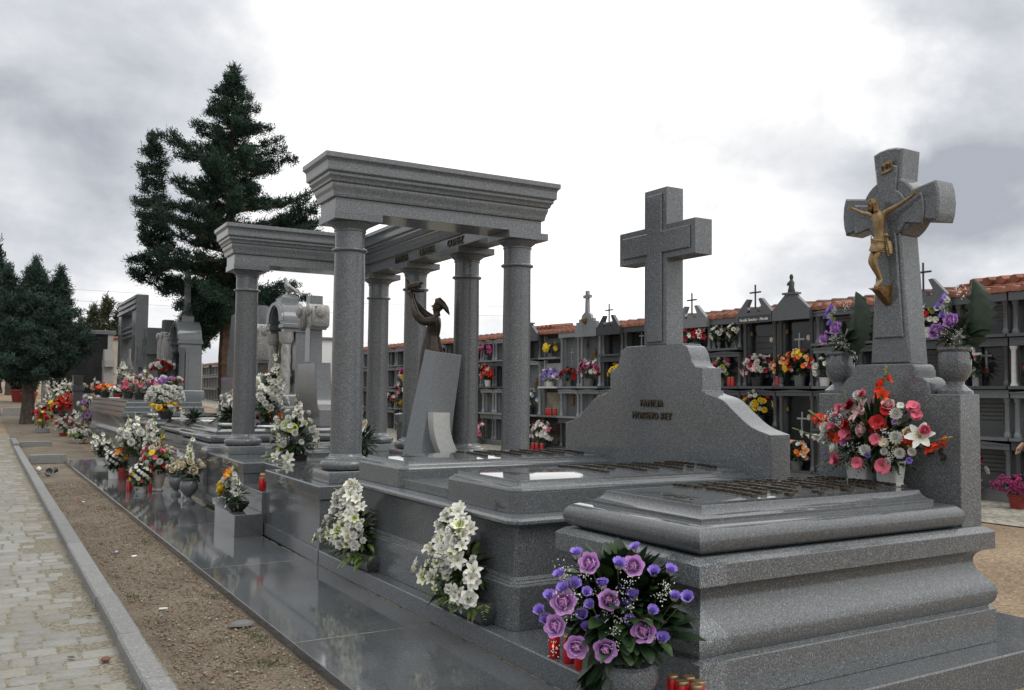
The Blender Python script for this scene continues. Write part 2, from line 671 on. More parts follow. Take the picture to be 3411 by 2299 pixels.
def flower_geo(kind, low=False):
    """unit flower head facing +Z: vertices, faces, material slots (0 petal, 1 throat, 2 green)"""
    key = (kind, low)
    if key in GEO:
        return GEO[key]
    r = random.Random(kind)
    b = MB()
    if kind == 'rose':
        for k, (n, t0, t1, L, W, r0) in enumerate(((3, 86, 128, .62, .26, .05), (4, 84, 122, .72, .34, .14), (5, 78, 108, .80, .44, .25),
                                                   (6, 68, 84, .84, .5, .36), (6, 50, 40, .74, .5, .42))):
            if low and k in (1, 3):
                continue
            for i in range(n):
                petal(b, 2*math.pi*(i+.5*k)/n + r.uniform(-.1, .1), L, W, t0, t1, r0, -.35+.05*(4-k), .25, (1, 1) if k < 2 else (0, 0), 3, .03)
    elif kind == 'mum':
        rows = ((88, 4, .45), (66, 8, .62), (44, 11, .74), (20, 13, .8), (-8, 13, .8), (-36, 10, .74)) if not low else ((80, 4, .5), (50, 7, .72), (18, 9, .85), (-20, 8, .8))
        for k, (el, n, L) in enumerate(rows):
            for i in range(n):
                petal(b, 2*math.pi*(i+.5*k)/n, L, .2 if not low else .3, el-10, el+38, .16*math.cos(RAD(el)), .16*math.sin(RAD(el)), .3, (0, 0), 2)
    elif kind == 'carnation':
        for k in range(5 if not low else 3):
            n = 6
            for i in range(n):
                petal(b, 2*math.pi*(i+.37*k)/n + r.uniform(-.2, .2), .85-.06*k, .42, 62-14*k+r.uniform(-8, 8), 28-16*k+r.uniform(-14, 14), .05, 0, .1, (0, 0), 3, .12, .8)
    elif kind in ('lily', 'glad'):
        wide = .3 if kind == 'lily' else .42
        for i in range(6):
            petal(b, 2*math.pi*i/6, 1.05, wide if i % 2 else wide*.85, 62, 4 if kind == 'lily' else 22, .05, -.3+.03*(i % 2), .22, (1, 0), 4 if not low else 2, .02, .1)
        if not low:
            for i in range(5):
                a = 2*math.pi*i/5+.3
                b.tube([(0, 0, -.2), (.12*math.cos(a), .12*math.sin(a), .3), (.2*math.cos(a), .2*math.sin(a), .42)], [.015, .015, .035], 4, 2)
    elif kind == 'bell':
        for i in range(6):
            petal(b, 2*math.pi*i/6, 1.25, .5, 76, 48, .1, -.55, .3, (1, 0), 4 if not low else 2, .04, .5)
        if not low:
            for i in range(4):
                petal(b, 2*math.pi*i/4+.4, .95, .42, 84, 78, .06, -.45, .3, (0, 0), 3, .04, .5)
        b.lathe([(.02, -.85), (.1, -.6), (.1, -.5)], n=6, m=2, cap0=False)
    elif kind == 'daisy':
        for i in range(13 if not low else 8):
            petal(b, 2*math.pi*i/(13 if not low else 8), .9, .2 if not low else .32, 12, -6, .12, 0, .1, (0, 0), 2)
        b.lathe([(.24, 0), (.2, .1), (.08, .14)], n=8, m=1)
    elif kind == 'anthurium':
        vs = []
        n = 12
        for i in range(n):
            a = 2*math.pi*i/n
            rr = .75*(1-.38*math.cos(a))*(1 if i else .7)
            vs.append((rr*math.cos(a)+.3, rr*.9*math.sin(a), .12*abs(math.sin(a))))
        vs.append((.15, 0, 0))
        b.add(vs, [(i, (i+1) % n, n) for i in range(n)], 0)
        b.tube([(.05, 0, 0), (.3, 0, .25), (.55, 0, .45)], [.06, .07, .03], 6, 1)
    elif kind == 'calla':
        rings = []
        for k, (rr, z) in enumerate(((.1, -.9), (.2, -.3), (.38, .15), (.62, .45), (.8, .5))):
            rings.append([(rr*math.cos(2*math.pi*j/10)*(1.25 if j in (0, 1, 9) else 1), rr*math.sin(2*math.pi*j/10), z+(.22*math.cos(2*math.pi*j/10) if k > 2 else 0)) for j in range(10)])
        b.loft(rings[:3], 1, True, False)
        b.loft(rings[2:], 0, False, False)
    elif kind == 'bud':
        b.lathe([(.05, -.8), (.22, -.5), (.3, 0), (.2, .5), (.05, .85)], n=7, m=0)
        b.lathe([(.06, -.82), (.25, -.55), (.3, -.25)], n=7, m=2, cap0=False, cap1=False)
    elif kind == 'puff':
        for k, (el, n) in enumerate(((70, 3), (25, 6), (-20, 6))):
            for i in range(n):
                petal(b, 2*math.pi*(i+.5*k)/n, .75, .42, el-5, el+30, .2*math.cos(RAD(el)), .2*math.sin(RAD(el)), .3, (0, 0), 2)
    elif kind == 'protea':
        for k, (n, t0, t1, L) in enumerate(((7, 80, 96, 1.3), (9, 66, 84, 1.25), (9, 48, 72, 1.1))):
            for i in range(n):
                petal(b, 2*math.pi*(i+.5*k)/n, L, .26, t0, t1, .18+.1*k, -.5, .3, (0, 0), 3)
    GEO[key] = (b.v, b.f, b.m)
    return GEO[key]


THROAT = {'white': 'ivory', 'ivory': 'lime', 'violet': 'white', 'rosepink': 'roseheart', 'lilac': 'rosepink', 'orange': 'yellow', 'peach': 'orange', 'yellow': 'gold', 'lime': 'pink', 'cream': 'peach'}
FMESH = {}


def flower_mesh(kind, color):
    if (kind, color) not in FMESH:
        v, f, m = flower_geo(kind)
        b = MB()
        b.add(v, f, m)
        FMESH[(kind, color)] = b.mesh(kind, [fmat(color), fmat(THROAT.get(color, color)), STEM], True, 75)
    return FMESH[(kind, color)]


FNAME = {'rose': 'rose', 'mum': 'chrysanthemum', 'carnation': 'carnation', 'lily': 'lily', 'glad': 'gladiolus_floret', 'bell': 'bell_flower', 'daisy': 'daisy',
         'anthurium': 'anthurium', 'calla': 'calla_lily', 'bud': 'bud', 'puff': 'blossom', 'protea': 'protea'}


class Bouquet:
    """a container or a wrapped bunch with its leaves and blossoms; every blossom a part, or one part per colour when tiny"""

    def __init__(self, name, label, cat, loc, rz=0.0, merge=False, seed=None, group=None):
        self.root = thing(name, label, cat, loc, rz, group)
        self.r = random.Random(seed if seed is not None else label)
        self.merge = merge
        self.acc = {}
        self.fol = {}
        self.stems = MB()

    def head(self, kind, color, pos, d, size):
        d = Vector(d)
        jit = Vector((self.r.uniform(-.25, .25), self.r.uniform(-.25, .25), self.r.uniform(-.2, .2)))
        M = aim(pos, d.normalized()+jit, size*self.r.uniform(.88, 1.12), self.r.uniform(0, 6.28))
        if self.merge:
            b = self.acc.setdefault(color, MB())
            v, f, m = flower_geo(kind, True)
            b.add(v, f, 0, M)
        else:
            o = bpy.data.objects.new(FNAME[kind], flower_mesh(kind, color))
            COL.objects.link(o)
            o.parent = self.root
            o.matrix_basis = M

    def stem(self, a, b, r=.003, bend=.0):
        a, b = Vector(a), Vector(b)
        mid = (a+b)/2 + Vector((0, 0, bend))
        self.stems.tube([a, mid, b], [r*1.2, r, r*.8], 4)

    def leaf(self, pos, d, L, W, mat=None, droop=0.3, fold=.25, n=4):
        mat = mat or LEAF_M
        b = self.fol.setdefault(mat.name, (MB(), mat))[0]
        d = Vector(d).normalized()
        s = d.cross(Vector((0, 0, 1)))
        if s.length < .05:
            s = Vector((self.r.uniform(-1, 1), self.r.uniform(-1, 1), 0))
        s.normalize()
        s = (s + d.cross(s)*self.r.uniform(-.5, .5)).normalized()
        nrm = s.cross(d)
        p = Vector(pos)
        vs, fs = [], []
        for i in range(n+1):
            u = i/n
            w = W*math.sin(math.pi*min(.98, .06+.9*u))
            vs += [p-s*w+nrm*w*fold, p, p+s*w+nrm*w*fold]
            d = (d + Vector((0, 0, -droop/n*1.6))).normalized()
            p = p + d*(L/n)
        for i in range(n):
            k = i*3
            fs += [(k, k+3, k+4, k+1), (k+1, k+4, k+5, k+2)]
        b.add(vs, fs)

    def frond(self, pos, d, L, W, mat=None, droop=.5, n=9):
        """fern: a midrib with narrow leaflets on both sides"""
        d = Vector(d).normalized()
        s = d.cross(Vector((0, 0, 1)))
        if s.length < .05:
            s = Vector((1, 0, 0))
        s.normalize()
        p = Vector(pos)
        for i in range(n):
            u = i/(n-1)
            w = W*(1-u*.85)
            for k in (-1, 1):
                self.leaf(p, d*.55+s*k, w, w*.16, mat, .25, .1, 2)
            d = (d+Vector((0, 0, -droop/n*1.5))).normalized()
            p = p+d*(L/n)

    def bush(self, c, rad, n, L, W, mats, droop=.3):
        c = Vector(c)
        for i in range(n):
            d = Vector((self.r.gauss(0, 1), self.r.gauss(0, 1), self.r.gauss(.15, 1))).normalized()
            k = self.r.uniform(.2, .95)
            p = c + Vector((d.x*rad[0]*k, d.y*rad[1]*k, d.z*rad[2]*k))
            self.leaf(p, d+Vector((0, 0, .2)), L*self.r.uniform(.6, 1.2), W*self.r.uniform(.6, 1.2), self.r.choice(mats), droop)

    def dome(self, c, rad, items, base=None, up=-.25, jitter=.12, face=None):
        """blossoms spread over the upper part of an ellipsoid; face: keep only that side"""
        c = Vector(c)
        pts = []
        n = len(items)
        tot = int(n*1.0)
        k = 0
        cand = []
        big = max(40, n*6)
        for i in range(big):
            z = 1-(1-up)*(i+.5)/big
            a = i*2.399963
            q = Vector((math.sqrt(max(0, 1-z*z))*math.cos(a), math.sqrt(max(0, 1-z*z))*math.sin(a), z))
            if face is None or q.dot(face) > -.15:
                cand.append(q)
        step = len(cand)/n
        for i, (kind, color, size) in enumerate(items):
            q = cand[min(len(cand)-1, int((i+.5)*step))]
            k = 1+self.r.uniform(-jitter, jitter)
            p = c + Vector((q.x*rad[0], q.y*rad[1], q.z*rad[2]))*k
            self.head(kind, color, p, Vector((q.x/rad[0], q.y/rad[1], q.z/rad[2])), size)
            if base is not None:
                self.stem(base, p - q*size*.4, .0025)

    def spike(self, a, b, color, size, n=8, leafy=True, kind='glad', tipbuds=3):
        """gladiolus spike: florets up one stem, closed buds at the tip"""
        a, b = Vector(a), Vector(b)
        ax = (b-a)
        self.stem(a, b, .004)
        side = ax.cross(Vector((.3, .5, .8))).normalized()
        for i in range(n):
            u = .28+.62*i/n
            s = size*(1.1-.6*u)
            ang = self.r.choice((-1, 1))*self.r.uniform(.3, 1.0)+(0 if i % 2 else .6)
            d = (Matrix.Rotation(ang*2.2, 3, ax.normalized()) @ side + ax.normalized()*.5)
            self.head(kind, color, a+ax*u+d.normalized()*s*.5, d, s)
        for i in range(tipbuds):
            u = .9+.1*i/max(1, tipbuds)
            d = ax.normalized()+side*self.r.uniform(-.6, .6)
            self.head('bud', 'budgreen', a+ax*u, d, size*.35)

    def gyps(self, c, rad, n, size=.005, color='white', sprigs=6):
        """baby's breath: clouds of tiny white dots on hair-thin stalks, one soft mass"""
        b = MB()
        for k in range(sprigs):
            cc = Vector(c)+Vector((self.r.uniform(-1, 1)*rad[0], self.r.uniform(-1, 1)*rad[1], self.r.uniform(-1, 1)*rad[2]))
            for i in range(n//sprigs):
                p = cc+Vector((self.r.gauss(0, 1), self.r.gauss(0, 1), self.r.gauss(0, 1)))*size*4
                s = size*self.r.uniform(.6, 1.3)
                v = [(s, 0, 0), (-s, 0, 0), (0, s, 0), (0, -s, 0), (0, 0, s), (0, 0, -s)]
                b.add([p+Vector(q) for q in v], [(0, 2, 4), (2, 1, 4), (1, 3, 4), (3, 0, 4), (2, 0, 5), (1, 2, 5), (3, 1, 5), (0, 3, 5)])
        o = b.build('baby_breath', fmat(color), self.root, False)
        o['kind'] = 'stuff'
        return o

    def part(self, name, mb, mat, **kw):
        return mb.build(name, mat, self.root, **kw)

    def done(self):
        if self.stems.v:
            self.stems.build('stems', STEM, self.root)
        for nm, (b, mt) in self.fol.items():
            b.build('foliage', mt, self.root, True, 80)
        for c, b in self.acc.items():
            o = b.build('blossoms', fmat(c), self.root, True, 75)
        return self.root


def items(r, spec):
    """spec: list of (kind, colour, size, count), shuffled"""
    out = [(k, c, s) for k, c, s, n in spec for _ in range(n)]
    r.shuffle(out)
    return out

# ------------------------------------------------------------------ the ground
def rise(y):
    """the land climbs gently away from the camera"""
    return 0.0 if y < 25 else 0.024*(y-25)


def ground_mat(name, c1, c2, c3, scale, rough=0.95, bump=0.5, patch=0.5):
    m, N, L, b = new_mat(name)
    tc = N.new('ShaderNodeTexCoord')
    a = N.new('ShaderNodeTexNoise')
    a.inputs['Scale'].default_value = scale
    a.inputs['Detail'].default_value = 8
    a.inputs['Roughness'].default_value = 0.7
    L.new(tc.outputs['Object'], a.inputs['Vector'])
    p = N.new('ShaderNodeTexNoise')
    p.inputs['Scale'].default_value = patch
    p.inputs['Detail'].default_value = 6
    L.new(tc.outputs['Object'], p.inputs['Vector'])
    v = N.new('ShaderNodeTexVoronoi')
    v.inputs['Scale'].default_value = scale*1.6
    L.new(tc.outputs['Object'], v.inputs['Vector'])
    r1 = N.new('ShaderNodeValToRGB')
    e = r1.color_ramp.elements
    e[0].position, e[0].color = .35, (*c1, 1)
    e[1].position, e[1].color = .65, (*c2, 1)
    L.new(p.outputs['Fac'], r1.inputs[0])
    mx = N.new('ShaderNodeMix')
    mx.data_type = 'RGBA'
    r2 = N.new('ShaderNodeMapRange')
    r2.inputs['From Min'].default_value = .5
    r2.inputs['From Max'].default_value = .72
    L.new(a.outputs['Fac'], r2.inputs['Value'])
    L.new(r2.outputs[0], mx.inputs[0])
    L.new(r1.outputs[0], mx.inputs[6])
    mx.inputs[7].default_value = (*c3, 1)
    sc = N.new('ShaderNodeVectorMath')
    sc.operation = 'SCALE'
    L.new(mx.outputs[2], sc.inputs[0])
    sp = N.new('ShaderNodeSeparateColor')
    L.new(v.outputs['Color'], sp.inputs[0])
    k = N.new('ShaderNodeMath')
    k.operation = 'MULTIPLY_ADD'
    L.new(sp.outputs[0], k.inputs[0])
    k.inputs[1].default_value = .9
    k.inputs[2].default_value = .55
    L.new(k.outputs[0], sc.inputs['Scale'])
    L.new(sc.outputs[0], b.inputs['Base Color'])
    b.inputs['Roughness'].default_value = rough
    bp = N.new('ShaderNodeBump')
    bp.inputs['Strength'].default_value = bump
    bp.inputs['Distance'].default_value = .02
    L.new(a.outputs['Fac'], bp.inputs['Height'])
    L.new(bp.outputs[0], b.inputs['Normal'])
    return m


SAND = ground_mat('sandy_earth', (.165, .115, .07), (.24, .175, .11), (.14, .10, .065), 28, bump=.4)
GRAVEL = ground_mat('brown_gravel', (.095, .07, .045), (.15, .125, .09), (.20, .175, .14), 60, bump=.7, patch=1.6)
PATHBED = ground_mat('dusty_path_joint', (.15, .135, .10), (.19, .17, .13), (.135, .12, .085), 40, bump=.4)
PAVE = ground_mat('pale_concrete_paving', (.23, .215, .175), (.29, .27, .225), (.21, .19, .155), 12, bump=.15)


def strip(name, x0, x1, y0, y1, z, mat, nx=2, ny=None, wob=0.0, kind='structure', label=None):
    """a sheet of ground that follows the rise of the land"""
    ys = sorted(set([y0, y1] + [y for y in (25,) if y0 < y < y1] + ([y0+(y1-y0)*i/ny for i in range(ny+1)] if ny else [])))
    vs, fs = [], []
    r = random.Random(name)
    for y in ys:
        for i in range(nx):
            vs.append((x0+(x1-x0)*i/(nx-1), y, z+rise(y)+r.uniform(-wob, wob)))
    for j in range(len(ys)-1):
        for i in range(nx-1):
            k = j*nx+i
            fs.append((k, k+1, k+nx+1, k+nx))
    b = MB()
    b.add(vs, fs)
    return tag(b.build(name, mat, smooth=bool(wob), angle=80), kind=kind)


strip('ground', -420, 420, -30, 700, -0.012, SAND, 2)
strip('gravel_ground', 1.0, 2.6, -2, 60, 0.0, GRAVEL, 9, 260, .009)
strip('paving', 11.4, 14.05, 2, 75, 0.002, PAVE, 2)

# cobbled path: rows of worn setts with dusty joints
strip('path', -9, 1.0, -4, 32, 0.035, PATHBED, 2)


def setts():
    r = random.Random(3)
    V, F, C = [], [], []
    y = 3.4
    while y < 30:
        dy = r.uniform(.165, .19)
        x = -6.6 if y > 9 else -3.2
        lim = 0.70+r.uniform(-.1, .06)
        if y > 14:
            x = -2.2
        x += r.uniform(0, .2)
        while x < lim:
            dx = r.uniform(.13, .24)
            h = .041+r.uniform(-.003, .004)+(-.006 if x > .45 else 0)
            g = .006
            c = 1
            k = len(V)
            a0, a1, b0, b1 = x+g, x+dx-g, y+g, y+dy-g
            j = lambda: r.uniform(-.003, .003)
            base = [(a0+j(), b0+j()), (a1+j(), b0+j()), (a1+j(), b1+j()), (a0+j(), b1+j())]
            t = .012
            top = [(base[0][0]+t, base[0][1]+t), (base[1][0]-t, base[1][1]+t), (base[2][0]-t, base[2][1]-t), (base[3][0]+t, base[3][1]-t)]
            V += [(p[0], p[1], .03+rise(y)) for p in base] + [(p[0], p[1], h+rise(y)) for p in top]
            F += [(k+4, k+5, k+6, k+7)] + [(k+i, k+(i+1) % 4, k+4+(i+1) % 4, k+4+i) for i in range(4)]
            x += dx
        y += dy
    m, N, L, b = new_mat('worn_setts')
    gm = N.new('ShaderNodeNewGeometry')
    tc = N.new('ShaderNodeTexCoord')
    nz = N.new('ShaderNodeTexNoise')
    nz.inputs['Scale'].default_value = 30
    nz.inputs['Detail'].default_value = 6
    L.new(tc.outputs['Object'], nz.inputs['Vector'])
    n2 = N.new('ShaderNodeTexNoise')
    n2.inputs['Scale'].default_value = 1.1
    n2.inputs['Detail'].default_value = 5
    L.new(tc.outputs['Object'], n2.inputs['Vector'])
    a = N.new('ShaderNodeMath')
    a.operation = 'MULTIPLY_ADD'
    L.new(gm.outputs['Random Per Island'], a.inputs[0])
    a.inputs[1].default_value = .24
    a.inputs[2].default_value = .52
    c = N.new('ShaderNodeMath')
    c.operation = 'MULTIPLY_ADD'
    L.new(nz.outputs['Fac'], c.inputs[0])
    c.inputs[1].default_value = .5
    L.new(a.outputs[0], c.inputs[2])
    mx = N.new('ShaderNodeMix')
    mx.data_type = 'RGBA'
    mx.inputs[6].default_value = (.25, .25, .235, 1)
    mx.inputs[7].default_value = (.22, .21, .18, 1)
    rr = N.new('ShaderNodeMapRange')
    rr.inputs['From Min'].default_value = .42
    rr.inputs['From Max'].default_value = .62
    L.new(n2.outputs['Fac'], rr.inputs['Value'])
    L.new(rr.outputs[0], mx.inputs[0])
    sc = N.new('ShaderNodeVectorMath')
    sc.operation = 'SCALE'
    L.new(mx.outputs[2], sc.inputs[0])
    L.new(c.outputs[0], sc.inputs['Scale'])
    L.new(sc.outputs[0], b.inputs['Base Color'])
    b.inputs['Roughness'].default_value = .85
    bp = N.new('ShaderNodeBump')
    bp.inputs['Strength'].default_value = .35
    bp.inputs['Distance'].default_value = .01
    L.new(nz.outputs['Fac'], bp.inputs['Height'])
    L.new(bp.outputs[0], b.inputs['Normal'])
    o = np_mesh('path_setts', np.array(V), np.array(F), m)
    tag(o, kind='structure')


setts()


def gravel_stones():
    r = np.random.RandomState(5)
    n = 12000
    y = 4.2+ (r.rand(n)**1.7)*13
    x = 1.07+r.rand(n)*(1.74-1.07)
    s = .003+.008*r.rand(n)**3
    base = np.array([(1, 0, 0), (0, 1, 0), (-1, 0, 0), (0, -1, 0), (0, 0, .8), (0, 0, -.8)], float)
    fac = np.array([(0, 1, 4), (1, 2, 4), (2, 3, 4), (3, 0, 4), (1, 0, 5), (2, 1, 5), (3, 2, 5), (0, 3, 5)])
    a = r.rand(n)*6.28
    V = np.empty((n, 6, 3))
    jit = 1+.5*(r.rand(n, 6, 3)-.5)
    for i in range(6):
        q = base[i]*jit[:, i]
        V[:, i, 0] = x+s*(q[:, 0]*np.cos(a)-q[:, 1]*np.sin(a))*1.25
        V[:, i, 1] = y+s*(q[:, 0]*np.sin(a)+q[:, 1]*np.cos(a))
        V[:, i, 2] = .004+s*.3+s*q[:, 2]
    F = (fac[None]+6*np.arange(n)[:, None, None]).reshape(-1, 3)
    m, N, L, b = new_mat('loose_stones')
    gm = N.new('ShaderNodeNewGeometry')
    rp = N.new('ShaderNodeValToRGB')
    e = rp.color_ramp.elements
    e[0].color = (.07, .05, .033, 1)
    e[1].color = (.36, .33, .28, 1)
    for p, c in ((.3, (.16, .105, .06)), (.5, (.20, .15, .10)), (.7, (.17, .165, .155)), (.82, (.24, .11, .065)), (.9, (.28, .22, .15))):
        k = e.new(p)
        k.color = (*c, 1)
    L.new(gm.outputs['Random Per Island'], rp.inputs[0])
    L.new(rp.outputs[0], b.inputs['Base Color'])
    b.inputs['Roughness'].default_value = .9
    tag(np_mesh('gravel', V.reshape(-1, 3), F, m), 'loose brown and grey gravel between the kerb and the polished paving', 'gravel', kind='stuff')


gravel_stones()


def moss():
    r = random.Random(11)
    b = MB()
    for cx, cy, n, rx, ry in ((1.66, 6.0, 160, .07, .25), (1.58, 5.4, 120, .12, .1), (1.66, 7.3, 90, .08, .12), (1.13, 7.6, 60, .06, .14), (1.62, 10.2, 70, .08, .2), (1.45, 6.0, 60, .14, .08), (1.6, 13.3, 60, .1, .25)):
        for i in range(n):
            x, y = cx+r.gauss(0, rx*.5), cy+r.gauss(0, ry*.5)
            if x > 1.745:
                continue
            h = r.uniform(.008, .03)
            a = r.uniform(0, 6.28)
            dx, dy = math.cos(a)*.004, math.sin(a)*.004
            lx, ly = r.uniform(-.02, .02), r.uniform(-.02, .02)
            b.add([(x-dx, y-dy, 0), (x+dx, y+dy, 0), (x+lx, y+ly, h)], [(0, 1, 2)])
    tag(b.build('grass', plain('weedy_grass', (.06, .085, .025), .8, .4), smooth=False), 'thin weedy grass in patches on the gravel strip', 'grass', kind='stuff')


moss()

# kerb: long granite blocks, each a stone of its own
ky = [3.2, 5.05, 6.05, 7.25, 8.5, 9.8, 11.1, 12.5, 14.0, 15.6, 17.4, 19.4, 21.6, 24.0, 26.6, 29.4]


def kx(y):
    return .91+.0072*y


for i in range(len(ky)-1):
    a, c = ky[i]+.004, ky[i+1]-.004
    b = MB()
    r = random.Random(i)
    j = r.uniform(-.004, .004)
    poly = [(kx(a)-.135+j, a), (kx(a)+j, a), (kx(c)+j, c), (kx(c)-.135+j, c)]
    z = rise((a+c)/2)
    b.poly_prof(poly, [(0, -.05+z), (0, .105+z), (.012, .118+z)])
    o = b.build('kerb_stone', G_KERB)
    tag(o, 'long pale granite kerb stone in the row between the cobbled path and the gravel', 'kerb stone', 'kerb stones along the path')

for nm, x0, x1, y0, y1, lab in (('grave_kerb', 1.1, 1.80, 21.75, 21.95, 'rough granite cross kerb nearer the camera, dividing the gravel strip'),
                                ('grave_kerb', 1.1, 1.90, 27.2, 27.4, 'rough granite cross kerb farther off, dividing the gravel strip')):
    b = MB()
    b.box(x0, x1, y0, y1, 0, .19)
    o = b.build(nm, G_KERB, bevel=.012)
    tag(o, lab, 'kerb')
b = MB()
b.box(1.12, 3.2, 43.0, 43.25, .2, .78)
b.box(1.12, 3.2, 43.25, 46, .2, .70)
tag(b.build('grave_border', G_LIGHT, bevel=.01), 'low pale stone grave border just behind the big left tree', 'grave border')

# polished paving slabs in front of the tombs
joints = [-1.0, 3.55, 5.55, 8.2, 10.9, 13.6, 16.3, 19.0, 21.9]
for i in range(len(joints)-1):
    b = MB()
    b.poly_prof(rect(1.765, 2.715, joints[i]+.002, joints[i+1]-.002), [(0, -.03), (0, .055), (.004, .06)])
    o = b.build('paving_slab', G_SLAB)
    tag(o, 'dark polished granite paving slab in the walk along the tombs', 'paving slab', 'polished slabs in front of the tombs')
b = MB()
b.box(2.715, 14.0, 13.0, 42, -.005, .012)
tag(b.build('tomb_ground', PAVE), kind='structure')
for i, (x, y, s, lab) in enumerate(((1.64, 6.32, .085, 'grey flat stone lying against the paving edge in the gravel'), (1.40, 9.4, .03, 'small white scrap lying on the gravel'),)):
    b = MB()
    r = random.Random(i)
    b.lathe([(s*.7, 0), (s, s*.12), (s*.8, s*.3)], n=7)
    b.v = [(p[0]*r.uniform(.8, 1.2), p[1]*r.uniform(.7, 1.0), p[2]) for p in b.v]
    tag(b.build('stone' if i == 0 else 'paper_scrap', CONCRETE if i == 0 else WHITE_PAINT, loc=(x, y, .006)), lab, 'stone' if i == 0 else 'litter')
# pale mortar lines where the paving meets the step and between its slabs
b = MB()
rm = random.Random(6)
y = 3.0
while y < 21.5:
    l = rm.uniform(.15, .6)
    if not 9.7 < y < 10.8:
        w = rm.uniform(.002, .005)
        b.box(2.7155-w, 2.7155, y, y+l*rm.uniform(.7, 1), .0605, .0635)
    y += l
for jy in joints[1:-1]:
    b.box(1.77, 2.70, jy-.002, jy+.002, .0585, .0603)
tag(b.build('paving_mortar', plain('pale_mortar', (.24, .21, .15), .9, .4, 20)), kind='structure')
# plastic litter and broken pots on the gravel
for i, (x, y, c, lab) in enumerate(((1.36, 14.2, (.4, .02, .03), 'red bit of plastic on the gravel'), (1.41, 14.15, (.7, .7, .7), 'white bit of plastic beside a red one on the gravel'),
                                    (1.26, 7.05, (.6, .6, .6), 'thin white straw lying on the gravel by the kerb'), (1.28, 9.7, (.4, .42, .6), 'bluish scrap of wrapper on the gravel'))):
    b = MB()
    b.box(-.03, .03, -.012, .012, 0, .012)
    o = b.build('litter', plain('litter_%d' % i, c, .5), bevel=.004)
    o.location = (x, y, .008)
    o.rotation_euler = (0, 0, i*1.3+.4)
    tag(o, lab, 'litter')
for i, (x, y, s, lab, m) in enumerate(((1.25, 18.6, .10, 'tipped grey broken flower pot on the gravel beside the kerb', G_KERB), (1.36, 19.0, .07, 'black broken pot shard behind a grey one on the gravel', IRON), (1.17, 19.3, .07, 'white broken pot close to the kerb', WHITE_CERAMIC))):
    b = MB()
    b.lathe([(s*.6, 0), (s*.75, s), (s*.65, s), (s*.5, s*.1)], n=12)
    o = b.build('broken_pot', m)
    o.location = (x, y, .06)
    o.rotation_euler = (1.1, .3, i*2.0)
    tag(o, lab, 'pot')
for i, (x, y) in enumerate(((.66, 7.9), (.72, 7.6), (.78, 8.2), (.75, 6.9), (.8, 7.1), (.5, 9.4), (.3, 8.3), (.55, 5.9), (.83, 5.2), (.2, 6.6))):
    b = MB()
    b.add([(-.03, 0, 0), (0, -.014, .006), (.035, 0, .012), (0, .014, .008)], [(0, 1, 2, 3)])
    o = b.build('dead_leaf', plain('dead_leaf_brown', (.06, .035, .02), .8))
    o.location = (x, y, .048)
    o.rotation_euler = (.1, .2, i*1.7)
    tag(o, 'small curled brown leaf on the cobbled path by the kerb', 'leaf', 'dead leaves on the path')
b = MB()
b.lathe([(.02, 0), (.03, .012), (.02, .022)], n=8)
o = b.build('pebble', plain('reddish_pebble', (.14, .05, .04), .8))
o.location = (.72, 5.75, .045)
tag(o, 'reddish brown pebble on the cobbles close to the kerb', 'pebble')

# ------------------------------------------------------------------ the three near tombs
CAMBER = [(0, 0), (.06, .0046), (.12, .0083), (.18, .0113), (.24, .0136), (.30, .0150), (.355, .0155)]


def crown(z, d0, dmax=.36):
    """the slight pillow of a polished lid top, from its edge inwards"""
    return [(d0+d, z+h) for d, h in CAMBER if d <= dmax]


def lid_letters(parent, x0, x1, y0, y1, z, rows, seed):
    """raised bronze inscription on a lid: rows too foreshortened to read, each row a run of small cast strokes"""
    r = random.Random(seed)
    for k in range(rows):
        b = MB()
        x = x0+(x1-x0)*k/max(1, rows-1)
        ya, yb = (y0, y1) if k % 2 == 0 else (y0+(y1-y0)*.12, y1-(y1-y0)*.12)
        y = ya
        while y < yb:
            w = r.uniform(.016, .032)
            if r.random() > .14:
                t = r.choice((0, 1, 2))
                h = .042
                zz = z+float(np.interp(min(y-y0+.12, y1-y+.12), [c[0] for c in CAMBER], [c[1] for c in CAMBER]))-.002
                b.box(x, x+h, y, y+.009, zz, zz+.016)
                if t:
                    b.box(x+h-.010, x+h, y+.009, y+w, zz, zz+.016)
                if t == 2:
                    b.box(x, x+h, y+w-.003, y+w+.006, zz, zz+.016)
                else:
                    b.box(x+h*.4, x+h*.4+.009, y+.009, y+w, zz, zz+.016)
            y += w+.014
        b.build('inscription', LETTER, parent, False)


EDGE = 0.0035
# shared base step under the two right-hand tombs
b = MB()
b.poly_prof([(2.72, 2.955), (5.95, 2.955), (5.95, 7.93), (2.72, 7.93)], [(0, -.02), (0, .182), (.006, .19)])
step = tag(b.build('tomb_step', G_TOMB), 'long low granite step carrying the two right-hand tombs', 'step')

# tomb with the crucifix
t3 = thing('crucifix_tomb', 'grey granite tomb with curved moulded sides and a large stone cross bearing a gilt crucifix', 'tomb', (2.9, 3.15, .19))


def rel(root, b):
    """shift a mesh built in world coordinates into its thing's own space"""
    p = root.location
    b.v = [(v[0]-p.x, v[1]-p.y, v[2]-p.z) for v in b.v]
    return b


def curve_pts(p, n):
    """Catmull-Rom through the points"""
    out = []
    for i in range(len(p)-1):
        a, b_, c, d = p[max(0, i-1)], p[i], p[i+1], p[min(len(p)-1, i+2)]
        for k in range(n):
            t = k/n
            out.append(tuple(.5*((2*b_[j])+(-a[j]+c[j])*t+(2*a[j]-5*b_[j]+4*c[j]-d[j])*t*t+(-a[j]+3*b_[j]-3*c[j]+d[j])*t**3) for j in range(2)))
    out.append(p[-1])
    return out


